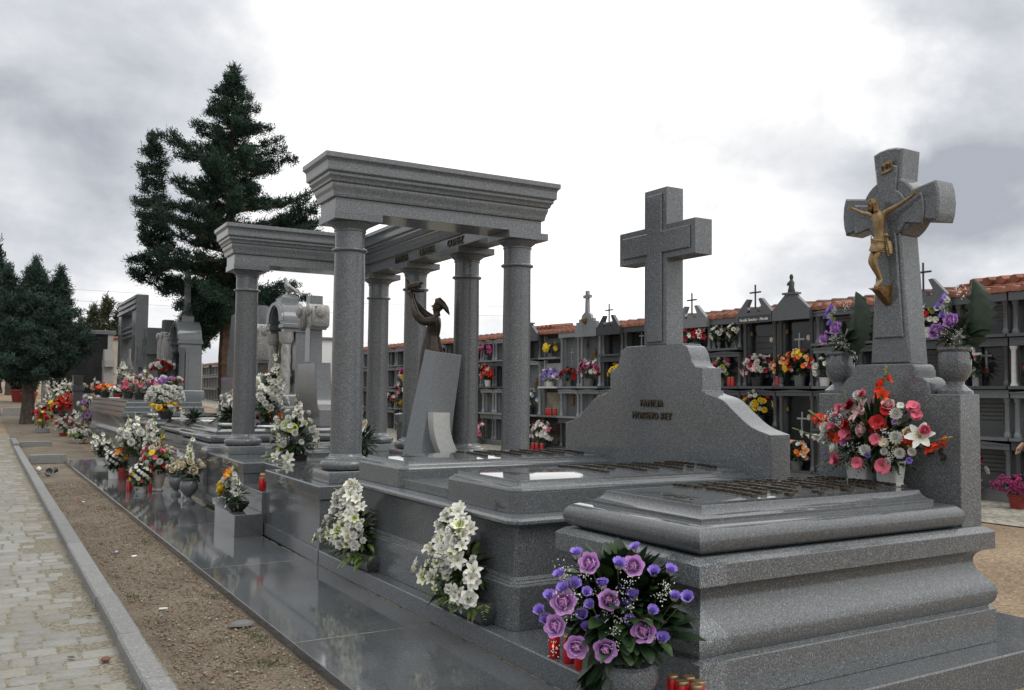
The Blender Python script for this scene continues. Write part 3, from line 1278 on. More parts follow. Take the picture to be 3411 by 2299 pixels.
T3 = rect(2.9, 5.235, 3.15, 4.345, 0)
T3c = [(2.9+.13, 3.15), (5.235, 3.15), (5.235, 4.345), (2.9+.02, 4.345), (2.9, 4.325), (2.9, 3.15+.14)]
b = MB()
b.poly_prof(T3, [(0, .1905), (0, .381), (.022, .392), (.03, .405)], cap1=True)
rel(t3, b).build('plinth', G_TOMB, t3)
b = MB()
prof = curve_pts([(.022, .4055), (.004, .43), (-.006, .475), (.004, .515), (.035, .555), (.068, .60), (.086, .65), (.078, .69), (.05, .718), (.022, .7305)], 5)
b.poly_prof(T3, prof)
rel(t3, b).build('curved_body', G_TOMB, t3, angle=50)
b = MB()
b.poly_prof(T3, [(0, .731), (0, .83), (.042, .8595)])
rel(t3, b).build('cornice', G_TOMB, t3, bevel=.003)
LID3 = rect(2.9, 5.02, 3.15, 4.345)
b = MB()
roll = curve_pts([(.105, .86), (.075, .866), (.045, .885), (.03, .92), (.035, .955), (.062, .985), (.10, .998), (.135, 1.0)], 5)
b.poly_prof(LID3, roll + [(.15, 1.0), (.15, 1.018)] + curve_pts([(.15, 1.018), (.175, 1.03), (.195, 1.05), (.205, 1.075)], 4)[1:] + crown(1.0752, .207, .36))
rel(t3, b).build('lid', G_LID, t3, angle=30)
b = MB()
hp = [(.52, .8597), (.52, 1.64), (.325, 1.64)] + arc((.235, 1.66), .09, 0, 90, 6) + [(.235, 1.79)] + arc((.19, 1.79), .04, 0, 90, 4)
hc = 3.745
poly = [(hc-a, z) for a, z in hp] + [(hc+a, z) for a, z in reversed(hp)]
b.extrude_yz(poly, 5.025, 5.225, bev=.005)
rel(t3, b).build('headstone', G_TOMB, t3)
# cross with flared arms and a ring at the crossing
cy, cz = 3.715, 2.835
def cross_outline(shrink=0.0):
    s = shrink
    pts = []
    pts += [(-.147+s, 1.8305), (.147-s, 1.8305)]
    pts += [(.088-s, 2.66)]
    pts += arc((0, 0), .205-s, -62, -34, 3) if False else []
    rr = .205-s
    def ring(a):
        return (rr*math.cos(RAD(a)), cz+rr*math.sin(RAD(a)))
    pts += [ring(a) for a in (-63, -54, -45, -36, -29)]
    pts += [(.335-s, cz-.128+s), (.352-s, cz-.07), (.358-s, cz), (.352-s, cz+.07), (.335-s, cz+.128-s)]
    pts += [ring(a) for a in (29, 36, 45, 54, 63)]
    pts += [(.112-s, cz+.375-s), (.06, cz+.392-s), (0, cz+.398-s), (-.06, cz+.392-s), (-.112+s, cz+.375-s)]
    pts += [ring(a) for a in (117, 126, 135, 144, 151)]
    pts += [(-.335+s, cz+.128-s), (-.352+s, cz+.07), (-.358+s, cz), (-.352+s, cz-.07), (-.335+s, cz-.128+s)]
    pts += [ring(a) for a in (209, 216, 225, 234, 243)]
    pts += [(-.088+s, 2.66)]
    return [(cy+a, z) for a, z in pts]
b = MB()
b.extrude_yz(cross_outline(), 5.045, 5.235, bev=.012)
crs = rel(t3, b).build('stone_cross', G_TOMB, t3)
b = MB()
b.extrude_yz([(cy+(a-cy)*.74, cz+(z-cz)*.80-.035) for a, z in cross_outline()], 5.03, 5.05, bev=.008)
rel(t3, b).build('raised_panel', G_TOMB, crs)
# plaque
b = MB()
b.add([(5.018, 3.738, 3.128), (5.018, 3.662, 3.146), (5.018, 3.665, 3.078), (5.018, 3.741, 3.060), (5.03, 3.738, 3.128), (5.03, 3.662, 3.146), (5.03, 3.665, 3.078), (5.03, 3.741, 3.060)],
      [(0, 1, 2, 3), (7, 6, 5, 4), (0, 4, 5, 1), (1, 5, 6, 2), (2, 6, 7, 3), (3, 7, 4, 0)])
pq = rel(t3, b).build('plaque', GOLD, crs)
b = MB()
text_part('inscription', 'INRI', .048, Vector((5.014, 3.70, 3.088))-t3.location, Matrix.Rotation(RAD(-11), 3, 'X') @ FACE_PATH, IRON, pq, .002, squash=.8)


def crucifix():
    L = lambda x, y, z: Vector((x, y, z))-t3.location
    J = {'pelvis': (L(4.975, 3.724, 2.60), (.034, .026)), 'waist': (L(4.965, 3.716, 2.655), (.031, .024)), 'ribs': (L(4.958, 3.718, 2.715), (.037, .030)), 'chest': (L(4.958, 3.722, 2.765), (.045, .030)),
         'collar': (L(4.965, 3.728, 2.80), (.030, .022)), 'neck': (L(4.955, 3.737, 2.822), .015), 'skull': (L(4.940, 3.756, 2.855), (.023, .026)), 'crown': (L(4.946, 3.760, 2.883), (.017, .019)),
         'ls': (L(4.972, 3.780, 2.800), .019), 'le': (L(4.985, 3.858, 2.825), .0135), 'lw': (L(4.995, 3.930, 2.863), .0095), 'lh': (L(4.992, 3.948, 2.872), (.012, .007)),
         'rs': (L(4.972, 3.674, 2.800), .019), 're': (L(4.985, 3.583, 2.835), .0135), 'rw': (L(4.995, 3.498, 2.878), .0095), 'rh': (L(4.992, 3.48, 2.888), (.012, .007)),
         'lhip': (L(4.965, 3.750, 2.575), .025), 'lk': (L(4.925, 3.762, 2.487), .018), 'la': (L(4.975, 3.722, 2.365), .0115), 'lf': (L(4.955, 3.728, 2.345), .012), 'lt': (L(4.93, 3.737, 2.318), .009),
         'rhip': (L(4.965, 3.703, 2.575), .025), 'rk': (L(4.925, 3.733, 2.49), .018), 'ra': (L(4.965, 3.708, 2.362), .0115), 'rf': (L(4.947, 3.714, 2.342), .012), 'rt': (L(4.922, 3.724, 2.313), .009)}
    B = [('pelvis', 'waist'), ('waist', 'ribs'), ('ribs', 'chest'), ('chest', 'collar'), ('collar', 'neck'), ('neck', 'skull'), ('skull', 'crown'),
         ('chest', 'ls'), ('ls', 'le'), ('le', 'lw'), ('lw', 'lh'), ('chest', 'rs'), ('rs', 're'), ('re', 'rw'), ('rw', 'rh'),
         ('pelvis', 'lhip'), ('lhip', 'lk'), ('lk', 'la'), ('la', 'lf'), ('lf', 'lt'), ('pelvis', 'rhip'), ('rhip', 'rk'), ('rk', 'ra'), ('ra', 'rf'), ('rf', 'rt')]
    for side, w, h in (('l', (4.992, 3.948, 2.872), 1), ('r', (4.992, 3.48, 2.888), -1)):
        for k, (dy, dz, ln) in enumerate(((.010, .014, 1), (.016, .006, 1.1), (.017, -.003, 1.05), (.013, -.010, .9))):
            n1 = '%sf%d' % (side, k)
            J[n1] = (L(w[0]-.006, w[1]+h*dy*ln, w[2]+dz), .0032)
            J[n1+'t'] = (L(w[0]-.018, w[1]+h*(dy*ln+.006), w[2]+dz*1.2), .0026)
            B += [(side+'h', n1), (n1, n1+'t')]
        J[side+'th'] = (L(w[0]-.014, w[1]+h*.002, w[2]+.014), .003)
        B.append((side+'h', side+'th'))
    fig = skin_figure('crucified_figure', J, B, 'pelvis', GOLD, crs)
    # hair, beard, nose
    b = MB()
    c = L(4.948, 3.757, 2.86)
    r = random.Random(2)
    for i in range(26):
        a = RAD(20+320*i/26)
        d = Vector((-math.cos(a)*.024, math.sin(a)*.023, 0))
        if d.x < -.014 and abs(d.y) < .012:
            continue
        p0 = c+d*.5+Vector((.002, .002, .034))
        p1 = c+d*1.02+Vector((0, 0, .014))
        p2 = c+d*1.15+Vector((.004, -.004, -.02))
        p3 = c+d*1.2+Vector((.006, -.012, -.05))
        b.tube([p0, p1, p2, p3], [.006, .0075, .007, .004], 5)
    b.build('hair', GOLD_DK, fig, angle=80)
    b = MB()
    n = c+Vector((-.026, .003, -.003))
    b.tube([n+Vector((.004, 0, .012)), n+Vector((-.003, 0, -.003)), n+Vector((.004, 0, -.006))], [.003, .0042, .003], 5)
    for k in range(5):
        q = c+Vector((-.022, .004+(k-2)*.006, -.022))
        b.tube([q, q+Vector((-.003, 0, -.016)), q+Vector((.002, -.001, -.026))], [.005, .005, .002], 5)
    b.build('beard', GOLD_DK, fig, angle=80)
    # loin cloth with folds and a knotted end
    rings = []
    for i, (z, rx, ry, cx, cyy) in enumerate(((2.640, .032, .046, 4.966, 3.719), (2.62, .037, .051, 4.968, 3.722), (2.595, .040, .054, 4.963, 3.725), (2.572, .040, .053, 4.955, 3.729), (2.558, .037, .049, 4.950, 3.732))):
        ring = []
        for j in range(28):
            a = 2*math.pi*j/28
            k = 1+.06*math.sin(a*5+z*90)+.03*math.sin(a*9)
            ring.append(tuple(L(cx+rx*k*math.cos(a), cyy+ry*k*math.sin(a), z+.012*math.sin(a+1))))
        rings.append(ring)
    b = MB()
    b.loft(rings)
    for k in range(6):
        z = 2.634-.013*k
        pts = [L(4.966-.038*math.cos(RAD(t)), 3.724+.053*math.sin(RAD(t)), z-.014*math.cos(RAD(t))+.0003*t) for t in range(-80, 81, 20)]
        b.tube(pts, .004, 5)
    hang = []
    for i, (z, w) in enumerate(((2.642, .012), (2.61, .019), (2.565, .024), (2.528, .02))):
        hang.append([tuple(L(4.955+.008*math.sin(j*1.9+i), 3.660+w*(j/6-.5)*1.3-.006*i, z-.012*(j/6)*i*.6)) for j in range(7)])
    for i in range(3):
        vs = hang[i]+hang[i+1]
        b.add(vs+[(q[0]+.01, q[1], q[2]) for q in vs], [(j, j+1, j+8, j+7) for j in range(6)]+[(j+14, j+21, j+22, j+15) for j in range(6)])
    b.lathe([(.004, -.014), (.014, -.006), (.015, .006), (.005, .014)], tuple(L(4.945, 3.655, 2.645)), 10)
    b.build('loin_cloth', GOLD, fig, angle=70)
    b = MB()
    for P in (((4.90, 2.312, .034), (5.03, 2.33, .034)),):
        pass
    vs = []
    for x, zt, zb, w in ((4.905, 2.312, 2.298, .033), (5.035, 2.34, 2.20, .030)):
        vs += [L(x, 3.735+w, zt), L(x, 3.735-w-.028, zt), L(x, 3.71-w*.7, zb), L(x, 3.71+w*.7, zb)]
    b.add(vs, [(3, 2, 1, 0), (4, 5, 6, 7), (0, 1, 5, 4), (1, 2, 6, 5), (2, 3, 7, 6), (3, 0, 4, 7)])
    b.build('foot_rest', GOLD_DK, crs, bevel=.004)


crucifix()
# the corner stone at the front, a separate block jointed into the body
b = MB()
K3 = rect(2.8985, 3.07, 3.1485, 3.40)
b.poly_prof(K3, [(0, .191), (0, .381), (.022, .392), (.0305, .4045)])
b.poly_prof(K3, prof)
b.poly_prof(K3, [(0, .731), (0, .83), (.042, .8592)])
rel(t3, b).build('corner_stone', granite('corner_granite', 0.15, rough=0.2, contrast=0.75), t3, angle=50)
for s, a in (('F', 34), ('A', 25), ('M', 16), ('A', -10), ('R', -18), ('E', -26), ('S', -34)):
    rr_ = 1.02
    a2 = RAD(a)
    text_part('inscription', s, .105, Vector((5.02, 3.745+rr_*.62*math.sin(a2)*1.18, 1.02+rr_*.42*math.cos(a2)-.13))-t3.location, Matrix.Rotation(a2*.9, 3, 'X') @ FACE_PATH, LETTER_G, t3, .006, shear=.15)
text_part('inscription', 'DEP.', .21, Vector((3.19, 3.64, 1.079))-t3.location, FACE_UP, LETTER, t3, .008, shear=.25, spacing=1.15, bold=-.001, squash=.5)
lid_letters(t3, *(3.55-2.9, 4.75-2.9), 3.42-3.15, 4.1-3.15, 1.0755-.19, 11, 4)

# double tomb with the plain cross
t2 = thing('double_tomb', 'wide granite double tomb with two lids and a plain cross on a scrolled headstone', 'tomb', (2.82, 4.68, .19))
T2p = [(2.82+.05, 4.68), (5.0, 4.68), (5.0, 7.36), (2.82+.05, 7.36), (2.82, 7.31), (2.82, 4.73)]
b = MB()
b.poly_prof(T2p, [(0, .1905), (0, .452), (.012, .460), (.012, .468), (.028, .476), (.028, .486), (.05, .498), (.05, .785), (.045, .80), (.02, .806), (-.012, .82), (-.03, .828), (-.03, .848), (-.012, .862), (.02, .866)])
rel(t2, b).build('body', G_TOMB, t2, angle=25)
for nm, y0, y1 in (('right', 4.815, 5.765), ('left', 6.52, 7.47)):
    LP = [(2.905+.06, y0), (4.96, y0), (4.96, y1), (2.905+.05, y1), (2.905, y1-.05), (2.905, y0+.06)]
    b = MB()
    bead = curve_pts([(.004, .998), (.0, 1.006), (.012, 1.026), (.03, 1.032), (.036, 1.036)], 3)
    b.poly_prof(LP, [(0, .8665), (0, .985), (.0, .998)] + bead + [(.040, 1.046), (.062, 1.05), (.066, 1.0675)])
    b.poly_prof(rect(2.905, 4.96, y0, y1), crown(1.068, .072))
    ld = rel(t2, b).build('lid', G_LID, t2, angle=28)
    ym = (y0+y1)/2
    text_part('inscription', 'DEP', .20, Vector((3.12, ym-.06, 1.074))-t2.location, FACE_UP, LETTER, ld, .008, shear=.25, spacing=1.15, bold=-.001, squash=.5)
    lid_letters(ld, 3.75-2.82, 4.75-2.82, y0+.2-4.68, y1-.2-4.68, 1.0685-.19, 7, 9 if nm == 'right' else 10)
b = MB()
b.box(2.93, 4.96, 5.768, 6.517, .8665, .935)
rel(t2, b).build('middle_slab', G_TOMB, t2, bevel=.003)
b = MB()
hc = 5.945
hs = [(1.31, .8662), (1.31, 1.335)] + curve_pts([(1.31, 1.335), (1.12, 1.39), (.96, 1.49), (.82, 1.585), (.665, 1.625), (.63, 1.638)], 5)[1:] + [(.63, 1.652), (.60, 1.655), (.60, 1.835)] \
    + curve_pts([(.60, 1.835), (.53, 1.845), (.48, 1.89), (.46, 1.95), (.42, 2.01), (.37, 2.025)], 4)[1:] + [(.37, 2.038)]
poly = [(hc-a, z) for a, z in hs]+[(hc+a, z) for a, z in reversed(hs)]
b.extrude_yz(poly, 4.95, 5.155, bev=.004)
hd = rel(t2, b).build('headstone', G_TOMB, t2, angle=30)
b = MB()
cy2 = 5.93
def plus(hw, arm, z0, za, zb, zt):
    return [(cy2-hw, z0), (cy2+hw, z0), (cy2+hw, za), (cy2+arm, za), (cy2+arm, zb), (cy2+hw, zb), (cy2+hw, zt), (cy2-hw, zt), (cy2-hw, zb), (cy2-arm, zb), (cy2-arm, za), (cy2-hw, za)]
b.extrude_yz(plus(.146, .495, 2.0385, 2.762, 3.055, 3.375), 4.96, 5.145, bev=.004)
c2 = rel(t2, b).build('stone_cross', G_TOMB, t2)
b = MB()
b.extrude_yz(plus(.095, .44, 2.06, 2.815, 3.003, 3.325), 4.942, 4.962, bev=.007)
rel(t2, b).build('raised_panel', G_TOMB, c2)
b = MB()
text_part('inscription', 'FAMILIA', .088, Vector((4.948, 5.955, 1.515))-t2.location, FACE_PATH, LETTER_G, hd, .012, squash=.84, spacing=1.14)
text_part('inscription', 'MORENO REY', .088, Vector((4.948, 5.955, 1.41))-t2.location, FACE_PATH, LETTER_G, hd, .012, squash=.84, spacing=1.14)


# ------------------------------------------------------------------ canopy tomb
K0 = Vector((2.73, 7.945, .06))
tc_ = thing('canopy_tomb', 'large grey granite tomb with six round columns carrying a horseshoe of moulded beams', 'tomb', K0, RAD(-1.15))


def kl(b):
    b.v = [(v[0]-K0.x, v[1]-K0.y, v[2]-K0.z) for v in b.v]
    return b


def notch(d, e=0.0):
    """plan of the platform with the recess in its front"""
    return [(2.745-e, 7.96-e), (5.42, 7.96-e), (5.42, 12.95), (2.745-e, 12.95), (2.745-e, 10.87-e), (2.99-e, 10.87-e), (2.99-e, 9.83+e), (2.745-e, 9.83+e)]


b = MB()
b.poly_prof(notch(0), [(0, .0605), (0, .628)])
kl(b).build('plinth', G_TOMB, tc_)
b = MB()
b.poly_prof(notch(0, .016), [(.01, .6285), (0, .634), (0, .748), (.008, .757)])
kl(b).build('platform', G_LID, tc_)
b = MB()
b.box(2.715, 2.744, 7.9, 9.83, .0605, .19)
b.box(2.715, 2.744, 10.87, 12.95, .0605, .19)
kl(b).build('foot_course', G_TOMB, tc_)
b = MB()
b.poly_prof(rect(2.40, 2.70, 9.76, 10.76), [(0, .0605), (0, .288), (.005, .293)])
kl(b).build('offering_box', G_SLAB, tc_)
b = MB()
b.poly_prof(rect(2.702, 2.988, 9.835, 10.865), [(0, .0605), (0, .507), (.005, .512)])
kl(b).build('offering_step', G_TOMB, tc_)
colx = 3.11
cols = [(3.11, 8.33), (5.0, 8.33), (5.0, 9.53), (5.0, 11.05), (5.0, 12.40), (3.11, 12.50)]
for x, y in cols:
    ped = MB()
    ped.poly_prof(rect(x-.245, x+.245, y-.245, y+.245), [(0, .7575), (0, .862), (.004, .868)])
    po = kl(ped).build('pedestal', G_TOMB, tc_)
    cb = MB()
    cb.lathe(curve_pts([(.20, .8685), (.235, .88), (.25, .92), (.235, .955), (.205, .968)], 4) + [(.205, .974), (.198, .978)] + curve_pts([(.19, .985), (.168, .995), (.158, 1.015)], 3)
             + [(.152, 1.02), (.148, 2.955), (.15, 2.965)] + curve_pts([(.15, 2.966), (.172, 2.976), (.176, 2.985), (.172, 2.996), (.15, 3.005)], 3) + [(.146, 3.01), (.146, 3.165), (.156, 3.17), (.156, 3.183), (.148, 3.187)]
             + curve_pts([(.15, 3.19), (.162, 3.205), (.188, 3.225), (.204, 3.24)], 3) + [(.212, 3.242), (.212, 3.2495)], (x, y, 0), 40)
    kl(cb).build('column', G_TOMB, tc_, angle=30)
    ab = MB()
    ab.box(x-.24, x+.24, y-.245, y+.245, 3.25, 3.3245)
    kl(ab).build('abacus', G_TOMB, po, bevel=.003)
U = [(2.88, 8.10), (5.16, 8.10), (5.16, 12.74), (2.88, 12.74), (2.88, 12.27), (4.79, 12.27), (4.79, 8.55), (2.88, 8.55)]
b = MB()
prof = [(0, 3.325), (0, 3.452), (-.026, 3.458), (-.028, 3.47)] + curve_pts([(-.03, 3.475), (-.036, 3.51), (-.05, 3.55), (-.054, 3.575), (-.053, 3.588)], 3) + [(-.068, 3.594)] \
    + curve_pts([(-.07, 3.60), (-.078, 3.625), (-.094, 3.642), (-.096, 3.648)], 3) + [(-.096, 3.668), (-.118, 3.682)] + curve_pts([(-.12, 3.69), (-.121, 3.74), (-.127, 3.775), (-.148, 3.797)], 3) + [(-.15, 3.80), (-.15, 3.846)]
b.poly_prof(U, prof)
ent = kl(b).build('entablature', G_TOMB, tc_, angle=28)
for s, y in (('FAMILIA', 11.03), ('LAMBEA', 10.22), ('GOMEZ', 9.42)):
    text_part('inscription', s, .125, Vector((4.786, y, 3.347))-K0, FACE_PATH, LETTER_G, ent, .012, squash=.92, spacing=1.08)

# leaning slab and its curved strip, standing on the platform
b = MB()
b.add([(4.20, 9.0, .7575), (4.55, 9.0, .7575), (4.55, 9.3, .7575), (4.11, 9.3, .7575), (4.412, 9.0, 2.066), (4.722, 9.0, 2.04), (4.722, 9.3, 2.05), (4.405, 9.3, 2.105)],
      [(3, 2, 1, 0), (4, 5, 6, 7), (0, 1, 5, 4), (1, 2, 6, 5), (2, 3, 7, 6), (3, 0, 4, 7)])
mono = thing('leaning_slab', 'leaning granite slab with a pale curved strip at its foot, standing under the canopy', 'slab', (4.3, 9.15, .757))
rel(mono, b).build('slab', G_PALE, mono, bevel=.006)
inner = curve_pts([(4.31, 1.395), (4.312, 1.28), (4.335, 1.14), (4.385, 1.0), (4.46, .87), (4.55, .758)], 5)
outer = curve_pts([(4.512, 1.395), (4.512, 1.28), (4.53, 1.16), (4.585, 1.02), (4.67, .87), (4.76, .758)], 5)
b = MB()
b.extrude_xz(inner+outer[::-1], 8.86, 8.998)
rel(mono, b).build('curved_strip', plain('pale_polished_stone', (.42, .42, .41), .3, .08, 30), mono, angle=40)


# ------------------------------------------------------------------ bronze woman releasing a dove
def woman():
    base = Vector((4.62, 9.58, .757))
    st = thing('bronze_statue', 'dark bronze statue of a woman lifting a dove with both arms, behind the leaning slab', 'statue', base, RAD(60))
    L = lambda x, y, z: Vector((x, y, z-base.z))
    J = {'hem': (L(0, -.02, 1.14), (.17, .17)), 'knee': (L(0, -.01, 1.5), (.14, .14)), 'hip': (L(0, -.01, 2.0), (.135, .115)), 'pelvis': (L(0, 0, 2.14), (.13, .105)), 'waist': (L(0, 0, 2.26), (.108, .092)),
         'ribs': (L(0, -.02, 2.35), (.125, .098)), 'chest': (L(0, -.045, 2.43), (.14, .092)), 'collar': (L(0, -.06, 2.495), (.085, .055)), 'neck': (L(0, -.06, 2.54), .040), 'jaw': (L(0, -.05, 2.58), (.048, .048)), 'skull': (L(0, -.075, 2.62), (.064, .072)), 'brow': (L(0, -.088, 2.66), (.06, .066)), 'crown': (L(0, -.10, 2.70), (.045, .05)),
         'sa': (L(-.145, -.03, 2.455), .06), 'ma': (L(-.165, .085, 2.43), .055), 'ea': (L(-.15, .17, 2.505), .05), 'va': (L(-.10, .205, 2.61), .042), 'wa': (L(-.06, .225, 2.69), .026), 'ha': (L(-.045, .24, 2.755), (.024, .014)),
         'sb': (L(.145, -.03, 2.47), .055), 'eb': (L(.13, .10, 2.56), .045), 'wb': (L(.07, .20, 2.69), .026), 'hb': (L(.045, .225, 2.755), (.024, .014))}
    B = [('hem', 'knee'), ('knee', 'hip'), ('hip', 'pelvis'), ('pelvis', 'waist'), ('waist', 'ribs'), ('ribs', 'chest'), ('chest', 'collar'), ('collar', 'neck'), ('neck', 'jaw'), ('jaw', 'skull'), ('skull', 'brow'), ('brow', 'crown'),
         ('chest', 'sa'), ('sa', 'ma'), ('ma', 'ea'), ('ea', 'va'), ('va', 'wa'), ('wa', 'ha'), ('chest', 'sb'), ('sb', 'eb'), ('eb', 'wb'), ('wb', 'hb')]
    for s, h, k in (('a', (-.045, .24, 2.755), 1), ('b', (.045, .225, 2.755), -1)):
        for i in range(4):
            q = 'f%s%d' % (s, i)
            J[q] = (L(h[0]+k*(.004*i-.012), h[1]+.012+.012*i, h[2]+.035-.004*i), .0085)
            J[q+'t'] = (L(h[0]+k*(.010+.003*i), h[1]+.018+.016*i, h[2]+.065-.008*i), .0065)
            B += [('h'+s, q), (q, q+'t')]
        J['t'+s] = (L(h[0]+k*.02, h[1]-.02, h[2]+.025), .008)
        B.append(('h'+s, 't'+s))
    fig = skin_figure('figure', J, B, 'pelvis', BRONZE, st)
    b = MB()
    c = L(0, -.085, 2.635)
    for i in range(20):
        a = RAD(-105+210*i/19)
        sx = math.sin(a)*.066
        z0 = math.cos(a)*.05+.018
        b.tube([c+Vector((sx*.8, .045, z0*.8+.022)), c+Vector((sx, -.005, z0+.018)), c+Vector((sx*1.0, -.055, z0*.7-.015)), c+Vector((sx*.8, -.095, z0*.4-.06)), c+Vector((sx*.5, -.12, z0*.2-.10))], [.010, .019, .022, .02, .006], 6)
    b.build('hair', BRONZE, fig, angle=80)
    b = MB()
    f = L(0, -.02, 2.62)
    b.tube([f+Vector((0, -.006, .028)), f+Vector((0, .024, .006)), f+Vector((0, .008, -.006))], [.008, .011, .008], 6)
    b.tube([f+Vector((-.014, .012, -.026)), f+Vector((0, .018, -.026)), f+Vector((.014, .012, -.026))], [.004, .006, .004], 5)
    for k in (-1, 1):
        b.lathe([(.003, -.006), (.009, 0), (.003, .006)], tuple(f+Vector((k*.022, .002, .016))), 8)
    b.build('face', BRONZE, fig, angle=70)
    b = MB()
    rings = []
    for z, rx, ry in ((1.10, .21, .21), (1.5, .175, .175), (1.9, .16, .15), (2.06, .155, .14), (2.16, .142, .122), (2.24, .118, .102), (2.27, .112, .096)):
        k = max(.15, (2.3-z)/1.2)
        rings.append([tuple(L(rx*(1+k*(.07*math.sin(7*t)+.04*math.sin(13*t+z*2)))*math.cos(t), -.005+ry*(1+k*(.07*math.sin(7*t)+.04*math.sin(13*t+z*2)))*math.sin(t), z)) for t in [2*math.pi*j/56 for j in range(56)]])
    b.loft(rings, 0, True, False)
    b.build('skirt', BRONZE, fig, angle=60)
    b = MB()
    b.poly_prof(rect(-.25, .25, -.25, .25), [(0, .001), (0, .33), (.02, .345)])
    b.build('statue_base', G_TOMB, st, bevel=.01)
    # the dove in her hands
    d = L(0, .235, 2.815)
    DJ = {'tail': (d+Vector((0, -.15, -.012)), (.028, .008)), 'rump': (d+Vector((0, -.06, 0)), (.034, .026)), 'body': (d+Vector((0, .0, .02)), (.044, .042)), 'breast': (d+Vector((0, .045, .045)), (.038, .036)), 'neck': (d+Vector((0, .05, .095)), .02), 'head': (d+Vector((0, .06, .13)), .023), 'beak': (d+Vector((0, .088, .128)), .006)}
    dv = skin_figure('dove', DJ, [('tail', 'rump'), ('rump', 'body'), ('body', 'breast'), ('breast', 'neck'), ('neck', 'head'), ('head', 'beak')], 'body', BRONZE, st)
    for k in (-1, 1):
        b = MB()
        for i in range(7):
            u = i/6
            b.tube([d+Vector((k*.036, .03-.02*u, .055-.02*u)), d+Vector((k*(.05+.006*i), -.05-.008*i, .055+.014*(6-i)*.4)), d+Vector((k*(.042+.004*i), -.13+.01*i, .06+.016*(6-i)*.35))], [.012, .013, .004], 5)
        b.build('wing', BRONZE, dv, angle=80)


woman()

# stone vases on the crucifix tomb
VASE = curve_pts([(.086, 0), (.088, .018), (.07, .03), (.055, .05), (.055, .062), (.08, .09), (.102, .135), (.1, .19), (.088, .25)], 4) + [(.1, .258), (.104, .27), (.1, .28), (.085, .28), (.08, .24)]

EDGE = 0.0
# ------------------------------------------------------------------ the row of tombs beyond the canopy
def roll_tomb(label, x0, x1, y0, y1, zs, z0=.012, lidw=None, cat='tomb', second=False):
    """a tomb with a moulded plinth and a rolled lid; zs: plinth top, lid top"""
    zp, zl = zs
    t = thing('moulded_tomb', label, cat, (x0, y0, z0))
    b = MB()
    P = rect(x0, x1, y0, y1, .0)
    b.poly_prof(P, [(0, z0+.001), (0, zp*.55), (.03, zp*.58)] + curve_pts([(.03, zp*.6), (.06, zp*.7), (.05, zp*.8), (.01, zp*.86)], 3) + [(0, zp*.87), (0, zp-.03), (.03, zp)])
    rel(t, b).build('plinth', G_TOMB, t)
    b = MB()
    h = zl-zp
    LP = rect(x0+.06, x1-.2, y0+.08, y1-.08, .05)
    roll = curve_pts([(.05, zp+.001), (.01, zp+.08*h), (-.01, zp+.3*h), (.01, zp+.5*h), (.06, zp+.58*h)], 4)
    b.poly_prof(LP, roll+[(.075, zp+.58*h), (.075, zp+.72*h), (.11, zp+.75*h), (.13, zp+.9*h), (.16, zp+.92*h), (.16, zl)])
    rel(t, b).build('lid', G_LID, t)
    return t


t4 = roll_tomb('moulded grey granite tomb next beyond the canopy tomb, white papers on its lid', 2.93, 5.4, 13.35, 15.85, (.84, 1.065))
b = MB()
b.poly_prof(rect(2.86, 5.0, 13.05, 13.33), [(0, .0125), (0, .6)] + curve_pts([(0, .6), (-.03, .66), (-.03, .76), (.0, .81), (.03, .82)], 3))
rel(t4, b).build('rolled_border', G_TOMB, t4)
t5 = roll_tomb('moulded grey granite tomb second beyond the canopy, carrying yellow flowers', 3.1, 5.4, 16.0, 18.6, (.82, 1.04))
t6 = roll_tomb('smaller moulded granite tomb between the yellow flowers and the big stepped tomb', 3.05, 5.3, 19.1, 22.2, (.84, 1.07))
t7 = thing('stepped_tomb', 'tall stepped granite tomb crowded with bouquets, in front of the arched shrine', 'tomb', (3.0, 22.6, .012))
b = MB()
b.poly_prof(rect(3.0, 4.9, 22.6, 29.6), [(0, .013), (0, .5), (.05, .55)] + curve_pts([(.06, .57), (.1, .68), (.08, .84), (.02, .95)], 4) + [(0, .97), (0, 1.06), (.05, 1.09), (.05, 1.18), (.09, 1.21), (.09, 1.29), (.14, 1.32), (.14, 1.36)])
rel(t7, b).build('body', G_TOMB, t7)
b = MB()
b.poly_prof(rect(3.75, 4.9, 22.9, 31.5), [(0, 1.3605), (0, 1.57), (.02, 1.6)])
rel(t7, b).build('upper_tier', G_TOMB, t7)


